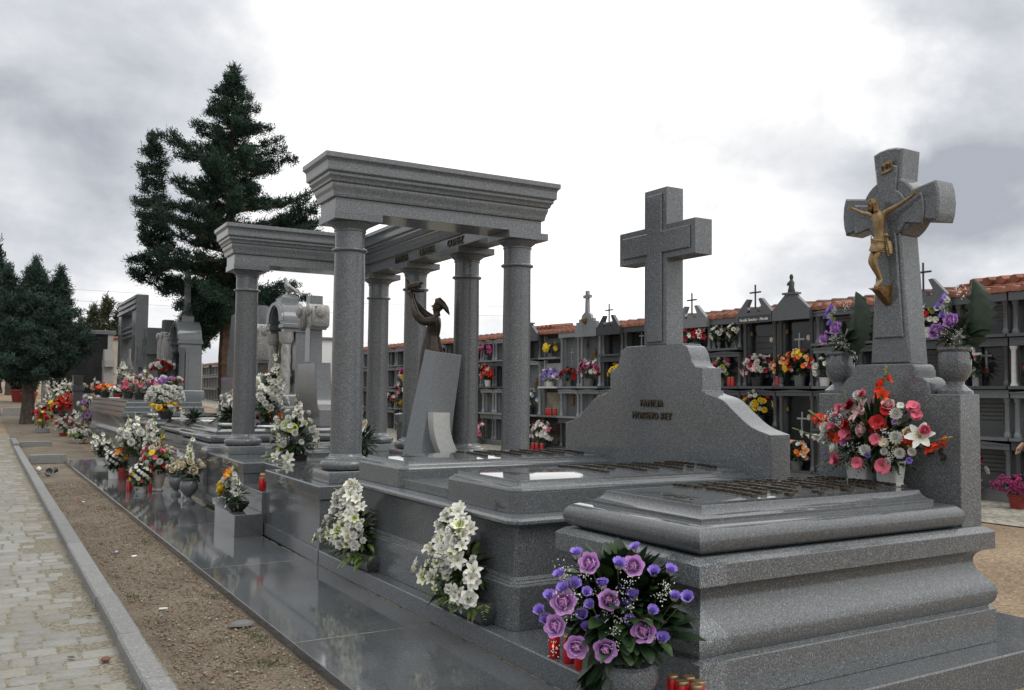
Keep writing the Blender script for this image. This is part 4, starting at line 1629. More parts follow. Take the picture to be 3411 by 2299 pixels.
def cross_stone(label, x, y, z0, w, t, zt, arm, za, zb, drape=False, mat=None, base=None, cat='cross'):
    """an upright stone cross seen at a distance; arms along y"""
    mat = mat or G_TOMB
    o = thing('stone_cross', label, cat, (x, y, z0))
    b = MB()
    h = zt-z0
    b.extrude_yz([(-w, .0), (w, .0), (w*.9, za-z0), (arm, za-z0), (arm, zb-z0), (w*.9, zb-z0), (w*.85, h), (-w*.85, h), (-w*.9, zb-z0), (-arm, zb-z0), (-arm, za-z0), (-w*.9, za-z0)], -t/2, t/2, bev=.01)
    b.build('cross', mat, o)
    if base:
        bw, bt, bh = base
        b = MB()
        b.poly_prof(rect(-bt/2, bt/2, -bw, bw), [(0, -bh), (0, -bh*.35), (.05, -bh*.3), (.05, -.08), (.09, -.05), (.09, -.001)])
        b.build('pedestal', mat, o)
    if drape:
        for s in (-1, 1):
            d = MB()
            ym = s*(w+arm)/2*1.03
            hw = (arm-w)*.5
            zt_ = zb-z0
            drop = h*.34
            top = [(ym+hw*math.cos(RAD(q)), zt_-.10+.14*math.sin(RAD(q))) for q in range(0, 181, 30)]
            low = [(ym-hw*.92, zt_-drop*.8), (ym-hw*.45, zt_-drop*.92), (ym, zt_-drop*.86), (ym+hw*.4, zt_-drop), (ym+hw*.92, zt_-drop*.9)]
            d.extrude_yz(top+low, -t/2-.045, t/2+.045, bev=.012)
            for q in range(3):
                d.tube([(-t/2-.05, ym+hw*(-.5+.5*q), zt_-.12), (-t/2-.058, ym+hw*(-.42+.42*q), zt_-drop*.5), (-t/2-.05, ym+hw*(-.45+.45*q), zt_-drop*.84)], [.012, .02, .014], 6)
            d.lathe([(.02, -.03), (.10, -.02), (.105, .03), (.06, .06)], n=14, M=Matrix.Translation((-t/2-.06, ym+hw*.1, zt_-.06)) @ Matrix.Rotation(RAD(-90), 4, 'Y'))
            d.lathe([(.02, -.03), (.10, -.02), (.105, .03), (.06, .06)], n=14, M=Matrix.Translation((0, ym+s*hw*1.02, zt_-.08)) @ Matrix.Rotation(RAD(-90*s), 4, 'X'))
            d.build('carved_drapery', G_LIGHT, o, angle=50)
    return o


cross_stone('draped stone cross standing left of the tall near column, on a scrolled grey headstone', 5.05, 15.15, 2.1, .14, .22, 3.26, .36, 2.72, 3.06, True)
b = MB()
hs = [(.75, .05), (.72, 1.3)] + curve_pts([(.72, 1.3), (.6, 1.42), (.52, 1.75), (.48, 2.02)], 4)[1:] + [(.48, 2.095)]
b.extrude_yz([(15.15-a, z) for a, z in hs]+[(15.15+a, z) for a, z in reversed(hs)], 4.93, 5.2, bev=.01)
o = b.build('headstone', G_TOMB)
tag(o, 'scrolled grey headstone under the draped cross beside the tall near column', 'headstone')
cross_stone('draped stone cross half hidden behind the farther front column of the canopy', 5.05, 18.5, 1.15, .16, .2, 3.35, .34, 2.5, 2.92, True)
b = MB()
b.extrude_yz([(20.35, 1.9), (20.95, 1.95), (20.62, 3.3), (20.25, 3.32)], 4.95, 5.2, bev=.01)
b.poly_prof(rect(4.9, 5.3, 20.2, 21.2), [(0, .02), (0, 1.90)])
tag(b.build('tapering_stone', G_TOMB), 'tapering plain granite stone just left of the farther front column', 'headstone')
cross_stone('dark granite cross with a rounded top, in front of the beige wall', 5.05, 31.5, 1.9, .34, .5, 3.62, .52, 2.75, 3.3, base=(.5, .7, 1.8))
cross_stone('small pointed granite cross with a block arm, just right of the tall portal', 5.0, 33.0, .1, .2, .4, 3.1, .34, 2.35, 2.62)
cross_stone('draped stone cross between the arched shrine and the dark cross', 5.05, 28.9, .6, .2, .3, 3.72, .5, 2.7, 3.3, True)
cross_stone('small pale stone cross left of the tall portal, before the black mausoleum', 5.0, 42.3, .45, .3, .4, 3.3, .5, 2.55, 2.85, mat=G_LIGHT)
t_ = thing('memorial_pillar', 'short square granite pillar with a wide cap among red flowers at the left', 'pillar', (3.55, 39.2, .33))
b = MB()
b.poly_prof(rect(-.16, .16, -.3, .3), [(0, 0), (0, 1.15), (-.05, 1.2), (-.05, 1.38), (0, 1.4)])
b.build('shaft', G_TOMB, t_)
b = MB()
b.poly_prof(rect(-.17, .17, -.3, .3), [(0, 1.4), (.02, 1.42), (.0, 1.46), (0, 1.75), (-.02, 1.76), (-.02, 1.8)])
b.build('cap', G_TOMB, t_)


def shrine(label, x, y0, y1, depth, zb, zs, zr, dove=False, twist=False, pillar=0.0):
    """a small arched shrine: two posts, entablature, barrel vault; opening faces the path"""
    o = thing('arched_shrine', label, 'shrine', (x, (y0+y1)/2, zb))
    hw = (y1-y0)/2
    H = zs-zb
    post = hw*.26
    for s in (-1, 1):
        b = MB()
        if twist:
            rings = []
            for i in range(41):
                u = i/40
                z = .001+u*(H-.22)
                ring = []
                for j in range(16):
                    a = 2*math.pi*j/16
                    rr = post*.62*(1+.09*math.sin(3*a+u*22))
                    ring.append((depth*.2+rr*math.cos(a), s*(hw-post)+rr*math.sin(a), z))
                rings.append(ring)
            b.loft(rings)
            b.lathe([(post*.7, H-.22), (post*.95, H-.15), (post*.95, H-.06), (post*1.05, H-.001)], (depth*.2, s*(hw-post), 0), 16)
            b.build('twisted_column', G_LIGHT, o, angle=60)
            b = MB()
            b.box(depth*.55, depth, s*(hw-post)-post*.7, s*(hw-post)+post*.7, .001, H-.001)
            b.build('rear_pier', G_TOMB, o)
        else:
            ya, yb = sorted((s*hw, s*(hw-post*1.3)))
            b.box(-.02, depth+.02, ya-.015, yb+.015, .001, .40)
            b.box(.30*depth, depth, ya, yb, .4005, H-.25)
            b.box(.42*depth, .995*depth, ya-.02, yb+.02, .4005, H-.30)
            b.lathe([(.13, .4005), (.13, .45), (.10, .48), (.095, H-.42), (.13, H-.36), (.14, H-.25)], (.12, (ya+yb)/2, 0), 18)
            b.build('pier', G_TOMB, o)
    inner = hw-post*1.3 if not twist else hw-post*1.7
    for s in (-1, 1):
        b = MB()
        ya, yb = sorted((s*inner, s*(hw+.03)))
        b.poly_prof(rect(-.04, depth+.03, ya, yb), [(.04, H-.249 if not twist else H), (.04, H-.16 if not twist else H+.05), (.0, H-.12 if not twist else H+.08), (0, H-.06 if not twist else H+.14), (.02, H-.04 if not twist else H+.16), (.02, H+.001 if not twist else H+.2)])
        b.build('cornice', G_TOMB, o)
    z1 = H if not twist else H+.2
    b = MB()
    R_ = hw-.01
    outer = [(R_*math.cos(RAD(a)), z1+(zr-zb-z1)*math.sin(RAD(a))) for a in range(0, 181, 12)]
    inn = [(inner*math.cos(RAD(a)), z1+(zr-zb-z1)*.72*math.sin(RAD(a))) for a in range(0, 181, 12)]
    b.extrude_yz(outer+inn[::-1], -.02, depth, bev=.01)
    b.extrude_yz([(p*1.02, z1+(q-z1)*.93) for p, q in outer]+[(p*1.1, z1+(q-z1)*1.1) for p, q in inn[::-1]], -.05, -.021)
    b.build('vault', G_TOMB, o, angle=30)
    b = MB()
    b.extrude_yz([(R_*.98*math.cos(RAD(a)), z1+(zr-zb-z1)*.95*math.sin(RAD(a))) for a in range(0, 181, 12)]+[(-hw+post, .05), (hw-post, .05)], depth*.9, depth*.97)
    b.build('back_panel', G_DARK, o)
    if pillar:
        b = MB()
        zt = zr-zb
        b.poly_prof(rect(depth*.5-.17, depth*.5+.17, -.2, .2), [(0, zt-.03), (0, zt+.12), (.06, zt+.2), (.06, zt+.32), (.09, zt+.34), (.1, zt+pillar)])
        b.build('cross_stump', G_TOMB, o)
    if dove:
        b = MB()
        zt = zr-zb
        b.poly_prof(rect(depth*.5-.17, depth*.5+.17, -.17, .17), [(0, zt-.06), (0, zt+.06), (.03, zt+.1), (.06, zt+.13)])
        b.build('dove_block', G_TOMB, o)
        d = Vector((depth*.5, 0, zt+.13))
        DJ = {'tail': (d+Vector((.19, -.13, .03)), (.035, .012)), 'rump': (d+Vector((.08, -.06, .10)), (.05, .04)), 'body': (d+Vector((.02, -.01, .15)), (.068, .065)), 'breast': (d+Vector((-.02, .02, .2)), (.06, .06)),
              'neck': (d+Vector((-.03, .03, .28)), .032), 'head': (d+Vector((-.035, .035, .33)), .036), 'beak': (d+Vector((-.06, .06, .325)), .01), 'leg': (d+Vector((.01, 0, .03)), .03)}
        dv = skin_figure('stone_dove', DJ, [('tail', 'rump'), ('rump', 'body'), ('body', 'breast'), ('breast', 'neck'), ('neck', 'head'), ('head', 'beak'), ('body', 'leg')], 'body', G_LIGHT, o)
        for k in (-1, 1):
            b = MB()
            n = Vector((.55, .8, 0))*k
            for i in range(7):
                u = i/6
                b.tube([d+n*.05+Vector((-.02+.02*u, .02-.01*u, .21-.05*u)), d+n*.075+Vector((.07+.03*u, -.05-.03*u, .14-.03*u)), d+n*.05+Vector((.17+.01*i, -.12-.008*i, .10-.018*i))], [.02, .02, .006], 5)
            b.build('wing', G_LIGHT, dv, angle=80)
    return o


shrine('tall arched granite shrine with square piers and a broken cross stump on its vault', 5.0, 26.75, 28.15, .62, 1.0, 3.05, 3.62, pillar=1.5)
b = MB()
b.box(4.85, 5.7, 26.6, 28.3, .02, .999)
tag(b.build('shrine_base', G_TOMB, bevel=.01), 'plain granite block carrying the arched shrine with square piers', 'base')
shrine('arched granite shrine on twisted columns with a stone dove perched on top', 4.95, 16.55, 17.65, .42, 1.55, 2.72, 3.33, dove=True, twist=True)
b = MB()
b.poly_prof(rect(4.75, 5.45, 16.4, 17.8), [(0, .02), (0, 1.3), (.03, 1.33), (.03, 1.5), (.06, 1.549)])
tag(b.build('shrine_base', G_TOMB, bevel=.01), 'moulded granite block carrying the twisted column shrine', 'base')

# tall rectangular portal monument
t_ = thing('portal_monument', 'very tall rectangular granite portal with grooved lintels and a small cross inside', 'monument', (5.0, 37.2, .3))
for y0, y1 in ((-2.25, -1.35), (1.55, 2.3)):
    b = MB()
    b.box(0, .42, y0, y1, 1.151, 4.76)
    b.build('jamb', G_TOMB, t_, bevel=.02)
b = MB()
b.box(.003, .417, -1.348, 1.548, 4.2, 4.755)
for k in range(3):
    b.box(-.06, -.004, -2.24, 2.28, 4.22+.2*k, 4.32+.2*k)
b.build('lintel', G_TOMB, t_, bevel=.01)
b = MB()
b.box(.12, .35, -1.345, 1.545, 3.2, 3.8)
for k in range(3):
    b.box(.05, .119, -1.34, 1.54, 3.25+.18*k, 3.33+.18*k)
b.build('inner_lintel', G_TOMB, t_, bevel=.01)
b = MB()
b.box(-.2, .6, -2.4, 2.45, 0.001, 1.15)
b.build('pedestal', G_TOMB, t_, bevel=.02)
b = MB()
b.extrude_yz([(-.16, 1.151), (.16, 1.151), (.16, 2.2), (.42, 2.2), (.42, 2.5), (.16, 2.5), (.16, 2.85), (-.16, 2.85), (-.16, 2.5), (-.42, 2.5), (-.42, 2.2), (-.16, 2.2)], .12, .3)
b.build('inner_cross', G_LIGHT, t_)

# black mausoleum
t_ = thing('mausoleum', 'black polished granite mausoleum with pale edge pilasters and a flat cornice', 'mausoleum', (2.7, 44.3, .45))
b = MB()
b.box(.12, 2.6, .02, 4.0, 0, 3.6)
b.build('body', BLACK, t_, bevel=.01)
b = MB()
b.box(-.05, 2.8, -.12, 4.1, 3.601, 3.78)
b.build('cornice', G_TOMB, t_, bevel=.02)
for x0 in (0, 2.5):
    b = MB()
    b.box(x0-.02, x0+.2, -.05, .019, 0, 3.6)
    b.build('pilaster', G_LIGHT, t_, bevel=.01)
b = MB()
b.box(-.1, 2.9, -.9, -.121, 0, .95)
b.build('front_ledge', G_TOMB, t_, bevel=.02)

# buildings behind
bw = thing('end_wall', 'long beige rendered wall with a tiled top beyond the crosses', 'wall', (5.6, 62, .8))
b = MB()
vs = [(0, 0, 0), (3.6, 0, 0), (7.5, 0, 0), (0, 0, 3.95), (3.55, 0, 3.95), (7.5, 0, 2.6)]
b.add(vs+[(x, .4, z) for x, y, z in vs], [(0, 1, 4, 3), (1, 2, 5, 4), (9, 10, 7, 6), (10, 11, 8, 7), (3, 4, 10, 9), (4, 5, 11, 10), (0, 3, 9, 6), (2, 8, 11, 5)])
b.build('wall', RENDER_WALL, bw, False)
b = MB()
for k in range(26):
    b.tube([(.07+k*.14, -.12, 4.0), (.07+k*.14, .52, 4.1)], .075, 6)
b.build('tiled_top', TILE, bw)
ww = thing('white_shed', 'narrow white rendered shed wall glimpsed left of the twisted column shrine', 'shed', (11.2, 36.5, .27))
b = MB()
b.box(0, 2.0, 0, 3, 0, 3.5)
b.build('wall', plain('white_render', (.6, .6, .6), .9, .06), ww)
b = MB()
b.box(-.1, 2.1, -.1, 3.1, 3.501, 3.6)
b.build('roof_edge', CONCRETE, ww)
lp = thing('street_lamp', 'black iron lantern on a thin post behind the dove shrine', 'street lamp', (6.6, 20.8, .05))
b = MB()
b.lathe([(.07, 0), (.05, .3), (.035, .4), (.03, 2.75)], n=10)
b.build('post', IRON, lp)
b = MB()
b.lathe([(.06, 2.751), (.13, 2.95), (.17, 3.25), (.19, 3.27), (.06, 3.42), (.02, 3.5)], n=6)
b.build('lantern', IRON, lp)
tn = thing('white_canopy', 'white tent roof far down the path under the big left tree', 'tent', (3.35, 90, 1.5))
b = MB()
b.add([(-.9, -2, .6), (1.4, -2, .6), (1.4, 2, .6), (-.9, 2, .6), (.6, 0, 2.1), (-.9, -2, .35), (1.4, -2, .35), (1.4, 2, .35), (-.9, 2, .35)], [(0, 1, 4), (1, 2, 4), (2, 3, 4), (3, 0, 4), (5, 6, 1, 0), (6, 7, 2, 1), (7, 8, 3, 2), (8, 5, 0, 3)])
b.build('cloth_roof', plain('white_canvas', (.75, .75, .76), .8, .04), tn, False)
for x, y in ((-.85, -1.95), (1.35, -1.95), (1.35, 1.95), (-.85, 1.95)):
    b = MB()
    b.tube([(x, y, 0), (x, y, .6)], .04, 6)
    b.build('pole', SILVER, tn)
pl = thing('concrete_post', 'plain pale square post beside the red potted shrub', 'post', (2.72, 43.9, .43))
b = MB()
b.poly_prof(rect(-.11, .11, -.11, .11), [(0, 0), (0, 2.05), (.03, 2.1)])
b.build('shaft', CONCRETE, pl)
pl['label'] = 'plain grey square post at the left corner of the black mausoleum'

# the far ridge
b = MB()
r = random.Random(4)
n = 90
tops = [6.5+2.5*math.sin(i*.35)+1.5*math.sin(i*.9+1)+r.uniform(-.5, .5) for i in range(n)]
vs = [(-260+i*8.0, 330+20*math.sin(i*.2), -2) for i in range(n)]+[(-260+i*8.0, 345+20*math.sin(i*.2), tops[i]) for i in range(n)]+[(-260+i*8.0, 420, -2) for i in range(n)]
b.add(vs, [(i, i+1, n+i+1, n+i) for i in range(n-1)]+[(n+i, n+i+1, 2*n+i+1, 2*n+i) for i in range(n-1)])
tag(b.build('hill', plain('far_ridge', (.09, .11, .13), .95, .3, .05)), kind='structure')
for i, (a, c) in enumerate((((-30, 110, 13.6), (60, 95, 12.4)), ((-30, 112, 12.6), (60, 97, 11.4)), ((-30, 118, 9.0), (75, 70, 7.0)))):
    b = MB()
    pts = []
    for k in range(17):
        u = k/16
        pts.append(Vector(a).lerp(Vector(c), u)-Vector((0, 0, 1.2*4*u*(1-u))))
    b.tube(pts, .012, 4)
    tag(b.build('overhead_cable', IRON), 'thin overhead cable crossing the sky far behind the tombs', 'cable', 'overhead cables')

# ------------------------------------------------------------------ the wall of burial niches
WX = 14.1
nw = thing('niche_wall', 'long wall of burial niches four rows high under a terracotta tile roof', 'niche wall', (WX, 7.1, 0))
NWL = nw.location
YB = [7.13, 8.1, 9.05, 10.0, 10.97, 11.94, 12.88, 13.86, 14.78, 15.8, 16.85, 17.9, 18.84, 19.8, 20.76, 21.72, 22.68, 23.6, 24.4, 25.2, 26.0]
while YB[-1] < 72:
    YB.append(YB[-1]+.86)
ZR = [.12, .95, 1.76, 2.58, 3.29]


def wl(b):
    b.v = [(v[0]-NWL.x, v[1]-NWL.y, v[2]-NWL.z) for v in b.v]
    return b


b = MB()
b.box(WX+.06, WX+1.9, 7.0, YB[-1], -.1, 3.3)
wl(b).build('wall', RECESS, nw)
b = MB()
b.box(WX-.28, WX+.06, 7.0, YB[-1], -.1, .118)
wl(b).build('foot_step', CONCRETE, nw)


def tile_roof():
    """barrel tiles in courses, channels running down the slope"""
    ny = int((YB[-1]-7)/.06)
    ys = np.linspace(6.95, YB[-1]+.05, ny)
    prof = []
    for k in range(5):
        x0, x1 = WX-.22+k*.29, WX-.22+(k+1)*.29+.03
        z0 = 3.325+(x0-WX+.22)*.17+.03
        z1 = 3.325+(x1-WX+.22)*.17
        prof += [(x0, z0-.06 if k == 0 else z0-.035), (x0, z0), (x1, z1)]
    r = np.random.RandomState(1)
    V = np.empty((len(prof), ny, 3))
    wob = np.interp(ys, np.linspace(7, YB[-1], 60), r.uniform(-.012, .012, 60))
    for i, (x, z) in enumerate(prof):
        bump = (.05 if i else .012)*np.abs(np.sin(ys*math.pi/.24))
        V[i, :, 0] = x-NWL.x
        V[i, :, 1] = ys-NWL.y
        V[i, :, 2] = z+bump+wob-.02
    F = []
    idx = np.arange(len(prof)*ny).reshape(len(prof), ny)
    F = np.stack([idx[:-1, :-1], idx[1:, :-1], idx[1:, 1:], idx[:-1, 1:]], -1).reshape(-1, 4)[:, ::-1]
    np_mesh('roof', V.reshape(-1, 3), F, TILE, nw)
    # ridge: half-round caps overlapping end to end
    b = MB()
    y = 7.0
    xr, zr = WX-.22+5*.29, 3.325+5*.29*.17
    rr = random.Random(2)
    while y < 46:
        b.tube([(xr, y, zr+.0), (xr, y+.43, zr+.022)], [.06, .07], 7)
        y += .4
    wl(b).build('ridge_tiles', plain('dark_ridge_tile', (.13, .075, .06), .85, .5, 6), nw)
    b = MB()
    b.box(WX-.2, WX+.06, 7.0, YB[-1], 3.295, 3.325)
    wl(b).build('eave_board', CONCRETE, nw)
    for y0, y1 in ((8.35, 9.75), (22.9, 24.4)):
        b = MB()
        k = int((y1-y0)/.24)
        b.box(xr-.1, xr+.7, y0, y1, 3.5, 3.66)
        for i in range(k):
            b.tube([(xr-.2, y0+.12+.24*i, 3.65), (xr+.6, y0+.12+.24*i, 3.74)], .08, 6)
        wl(b).build('raised_roof', TILE, nw)


tile_roof()
G_NICHE = granite('niche_grey_granite', .15, rough=.3, contrast=.4, vary=.2)
G_NICHE_D = granite('niche_dark_granite', .075, rough=.25, contrast=.4, vary=.25)
G_NICHE_L = granite('niche_pale_surround', .23, rough=.3, contrast=.4, vary=.15)
PANELS = {'g': granite('niche_panel_granite', .085, rough=.3, contrast=.4, vary=.35), 'd': granite('niche_dark_panel', .025, rough=.2, contrast=.4, vary=.4), 'b': BLACK, 'w': WHITE_STONE, 'e': plain('bare_niche_plaster', (.2, .175, .13), .9, .4, 3), 'l': granite('niche_light_granite', .15, rough=.3, contrast=.4, vary=.25)}


def niche(k, r0, r1, st, rr, merged=None):
    """one niche front: shelf, side columns, lintel or pediment round a recessed panel. st: panel letter, then flags
    p pediment, c cross, f oval photo, t inscription, o gilt figure, k twisted columns, n no columns"""
    y0, y1 = YB[k]+.015, YB[k+1]-.015
    z0, z1 = ZR[r0], ZR[r1+1]
    ym = (y0+y1)/2
    fl = st[1:]
    stone = {'g': G_NICHE, 'd': G_NICHE_D, 'b': G_NICHE_D, 'w': WHITE_STONE, 'e': CONCRETE, 'l': G_NICHE_L}[st[0]]
    x = WX
    b = merged if merged is not None else MB()
    b.box(x-.26, x+.059, y0, y1, z0+.001, z0+.05)
    top = z1-.012
    if 'n' not in fl:
        cr = .042
        for yy in (y0+.065, y1-.065):
            if 'k' in fl:
                pr = [(.06, 0), (.06, .05)] + [(cr*(1.0 if i % 2 else .72), .06+i*.045) for i in range(int((z1-z0-.3)/.045))] + [(.06, z1-z0-.24), (.06, z1-z0-.17)]
            else:
                pr = [(.062, 0), (.062, .05), (.048, .07), (cr, .1), (cr*.92, z1-z0-.27), (.05, z1-z0-.25), (.062, z1-z0-.2), (.062, z1-z0-.17)]
            b.lathe(pr, (x-.12, yy, z0+.051), 9)
            b.box(x-.03, x+.059, yy-.06, yy+.06, z0+.052, top-.13)
        zl = top-.128
        b.box(x-.2, x+.059, y0, y1, zl, zl+.07 if 'p' in fl else top)
        if 'p' in fl:
            b.extrude_yz([(y0-.012, zl+.0715), (y1+.012, zl+.0715), (y1+.012, zl+.09), (ym, top-.004), (y0-.012, zl+.09)], x-.22, x+.05)
    else:
        b.box(x-.05, x+.059, y0, y0+.05, z0+.052, top)
        b.box(x-.05, x+.059, y1-.05, y1, z0+.052, top)
    if merged is not None:
        return None
    o = wl(b).build('niche', stone, nw, angle=40)
    b = MB()
    b.box(x+.01, x+.0595, y0+.06, y1-.06, z0+.0505, top-.1)
    pan = wl(b).build('panel', PANELS[st[0]], o)
    if 'c' in fl:
        b = MB()
        cyy = ym+rr.uniform(-.08, .12)
        zc = z0+(z1-z0)*.62
        s = .9 if r1 == r0 else 1.3
        b.box(x-.005, x+.009, cyy-.017, cyy+.017, zc-.26*s, zc+.13*s)
        b.box(x-.006, x+.0085, cyy-.1*s, cyy+.1*s, zc+.02, zc+.055)
        if r1 != r0 or 'o' in fl:
            b.box(x-.02, x-.007, cyy-.012, cyy+.012, zc-.14, zc+.02)
        wl(b).build('small_cross', SILVER, o)
    if 'f' in fl:
        b = MB()
        zc = z0+(z1-z0)*.66
        fy = ym+.2*(1 if rr.random() > .5 else -1)
        b.lathe([(.045, 0), (.045, .012), (.036, .014)], n=14, M=Matrix.Translation((x+.008, fy, zc)) @ Matrix.Rotation(RAD(-90), 4, 'Y') @ Matrix.Diagonal((1.3, 1, 1, 1)))
        wl(b).build('oval_photograph', plain('portrait_enamel', (.5, .42, .38), .3, .5, 40), o)
    if 't' in fl:
        b = MB()
        for q in range(5 if r1 == r0 else 6):
            zz = z0+(z1-z0)*(.62-.07*q) if 'c' in fl else z0+(z1-z0)*(.7-.08*q)
            y = ym-.02+(-.12 if 'c' in fl else .22)
            ye = ym-.3
            while y > ye:
                w = rr.uniform(.012, .03)
                b.box(x+.004, x+.0095, y-w, y, zz, zz+.026*rr.uniform(.6, 1))
                y -= w+.011
        wl(b).build('inscription', LETTER if st[0] in 'gwle' else LETTER_G, o, False)
    if 'o' in fl:
        b = MB()
        b.lathe([(.03, -.12), (.055, -.1), (.05, 0), (.062, .05), (.035, .09), (.036, .14), (.008, .17)], (x-.01, ym+rr.uniform(-.05, .05), z0+(z1-z0)*.58), 10)
        wl(b).build('gilt_relief', GOLD_DK, o)
    if 'v' in fl:
        for s in (-1, 1):
            b = MB()
            b.lathe([(.028, 0), (.04, .02), (.032, .05), (.022, .09), (.027, .1)], (x-.04, ym+s*.3, z0+(z1-z0)*.72), 9)
            wl(b).build('wall_vase', GOLD_DK, o)
    return o


def crest(k, kind, st='g'):
    """what stands above the eave over a tall niche: gable, broken gable, stepped block"""
    y0, y1 = YB[k]-.01, YB[k+1]+.01
    ym = (y0+y1)/2
    x = WX
    stone = {'g': G_NICHE, 'b': G_NICHE_D, 'l': G_NICHE_L}[st]
    b = MB()
    z = 3.292
    if kind == 'gable':
        b.box(x-.3, x-.19, y0, y1, 3.12, z+.04)
        b.extrude_yz([(y0+.02, z+.041), (y1-.02, z+.041), (ym+.13, z+.33), (ym-.13, z+.33)], x-.29, x-.2)
        b.poly_prof(rect(x-.33, x-.16, ym-.17, ym+.17), [(0, z+.331), (0, z+.37)])
    elif kind == 'broken':
        b.box(x-.3, x-.19, y0, y1, 3.12, z+.04)
        for s in (-1, 1):
            b.extrude_yz([(ym+s*((y1-y0)/2-.02), z+.041), (ym+s*.2, z+.041), (ym+s*.16, z+.1), (ym+s*.2, z+.16), (ym+s*.12, z+.32), (ym+s*.2, z+.33)], x-.29, x-.2)
        b.box(x-.3, x-.19, ym-.1, ym+.1, z+.0415, z+.12)
    elif kind == 'steps':
        b.box(x-.3, x-.19, y0, y1, 3.12, z+.05)
        b.extrude_yz([(y0+.03, z+.051), (y1-.03, z+.051), (y1-.03, z+.22), (y1-.16, z+.22), (y1-.16, z+.3), (y1-.26, z+.3), (y1-.3, z+.4), (ym+.06, z+.48),
                      (ym+.045, z+.85), (ym+.15, z+.85), (ym+.15, z+.93), (ym+.045, z+.93), (ym+.045, z+1.04), (ym-.045, z+1.04), (ym-.045, z+.93), (ym-.15, z+.93), (ym-.15, z+.85), (ym-.045, z+.85),
                      (ym-.06, z+.48), (y0+.3, z+.4), (y0+.26, z+.3), (y0+.16, z+.3), (y0+.16, z+.22), (y0+.03, z+.22)], x-.28, x-.2)
    o = wl(b).build('crest', stone, nw)
    if kind == 'broken':
        b = MB()
        b.tube([(x-.245, ym, z+.121), (x-.245, ym, z+.62)], .018, 6)
        b.tube([(x-.245, ym-.15, z+.46), (x-.245, ym+.15, z+.46)], .018, 6)
        wl(b).build('small_cross', IRON, o)
    if kind == 'steps':
        b = MB()
        b.lathe([(.02, -.08), (.09, -.02), (.1, .06), (.03, .09)], (x-.285, ym+.05, z+.24), 9)
        wl(b).build('gilt_relief', GOLD_DK, o)
    if kind == 'gable' and k == 5:
        b = MB()
        q = (x-.245, ym, z+.371)
        b.lathe([(.07, 0), (.075, .03), (.055, .1), (.06, .2), (.035, .24), (.028, .26), (.04, .3), (.03, .35), (.005, .37)], q, 10)
        b.tube([(q[0]-.02, q[1]+.06, q[2]+.2), (q[0]-.06, q[1]+.05, q[2]+.15), (q[0]-.05, q[1], q[2]+.2)], [.02, .018, .014], 5)
        wl(b).build('figurine', IRON, o)
    if kind == 'gable' and k != 5:
        b = MB()
        b.tube([(x-.245, ym, z+.371), (x-.245, ym, z+.45)], .03, 6)
        wl(b).build('finial', IRON, o)
    return o


rr = random.Random(21)
# column: rows bottom to top, '-' means taken up by the one above it (a tall niche)
CELLS = {
    0: ['bt', 'gpt', 'bct', 'b'], 1: ['gpt', 'gft', 'bct', 'bt'], 2: ['bt', 'bp', 'bt', 'bft'], 3: ['bpct', 'bf', 'dp', 'bct'], 4: ['bt', 'bp', 'gpt', 'dpt'],
    5: ['-', 'bpcfv', '-', 'bcfv'], 6: ['dpf', 'bpt', '-', 'bftv'], 7: ['gt', 'dp', 'dp', 'bcof'], 8: ['bt', 'gpt', 'gt', 'gt'], 9: ['gp', 'gt', 'gp', 'ek'],
    10: ['gt', 'dp', 'bt', 'bct'], 11: ['dp', 'gpt', 'bt', 'bt'], 12: ['dt', 'lpo', '-', 'lov'], 13: ['bt', 'lpo', '-', 'lct'], 14: ['bnt', 'en', 'wn', 'lnct'],
    15: ['bn', '-', 'lpo', 'dt'], 16: ['gt', 'lpo', 'gp', 'lp'], 17: ['gt', 'lpt', 'dpc', 'lpt'], 18: ['gt', 'lpo', 'bct', 'lpt']}
for k in sorted(CELLS):
    c = CELLS[k]
    for r0 in range(4):
        if c[r0] == '-':
            continue
        a = r0
        while a > 0 and c[a-1] == '-':
            a -= 1
        niche(k, a, r0, c[r0], rr)
far = MB()
for k in range(19, len(YB)-1):
    for r0 in range(4):
        niche(k, r0, r0, rr.choice(('gp', 'g', 'gp', 'dn')), rr, far)
tag(wl(far).build('niches', G_NICHE, nw, angle=40), kind='stuff')
for k, kind, st in ((5, 'gable', 'b'), (6, 'broken', 'b'), (8, 'broken', 'g'), (12, 'steps', 'l'), (11, 'broken', 'b'), (15, 'gable', 'b'), (2, 'broken', 'b'), (20, 'steps', 'g'), (28, 'gable', 'g')):
    crest(k, kind, st)
# family name in white script on the black frieze of the broken gable
ym = (YB[6]+YB[7])/2
text_part('inscription', 'Familia Sanchez - Nicolás', .085, Vector((WX-.305, ym, 3.16))-NWL, FACE_PATH, WHITE_PAINT, nw, .003, shear=.35, squash=.92)
b = MB()
b.box(WX-.302, WX-.3, YB[6]+.04, YB[7]-.04, 3.13, 3.27)
wl(b).build('black_frieze', BLACK, nw)
r9 = random.Random(9)
b = MB()
for q, n in enumerate((10, 11, 8)):
    y = ym+.3
    for i in range(n):
        w = r9.uniform(.015, .05)
        b.box(WX+.003, WX+.0095, y-w, y, 2.42-.13*q, 2.42-.13*q+.05*r9.uniform(.5, 1))
        y -= w+.018
wl(b).build('inscription', WHITE_PAINT, nw, False)

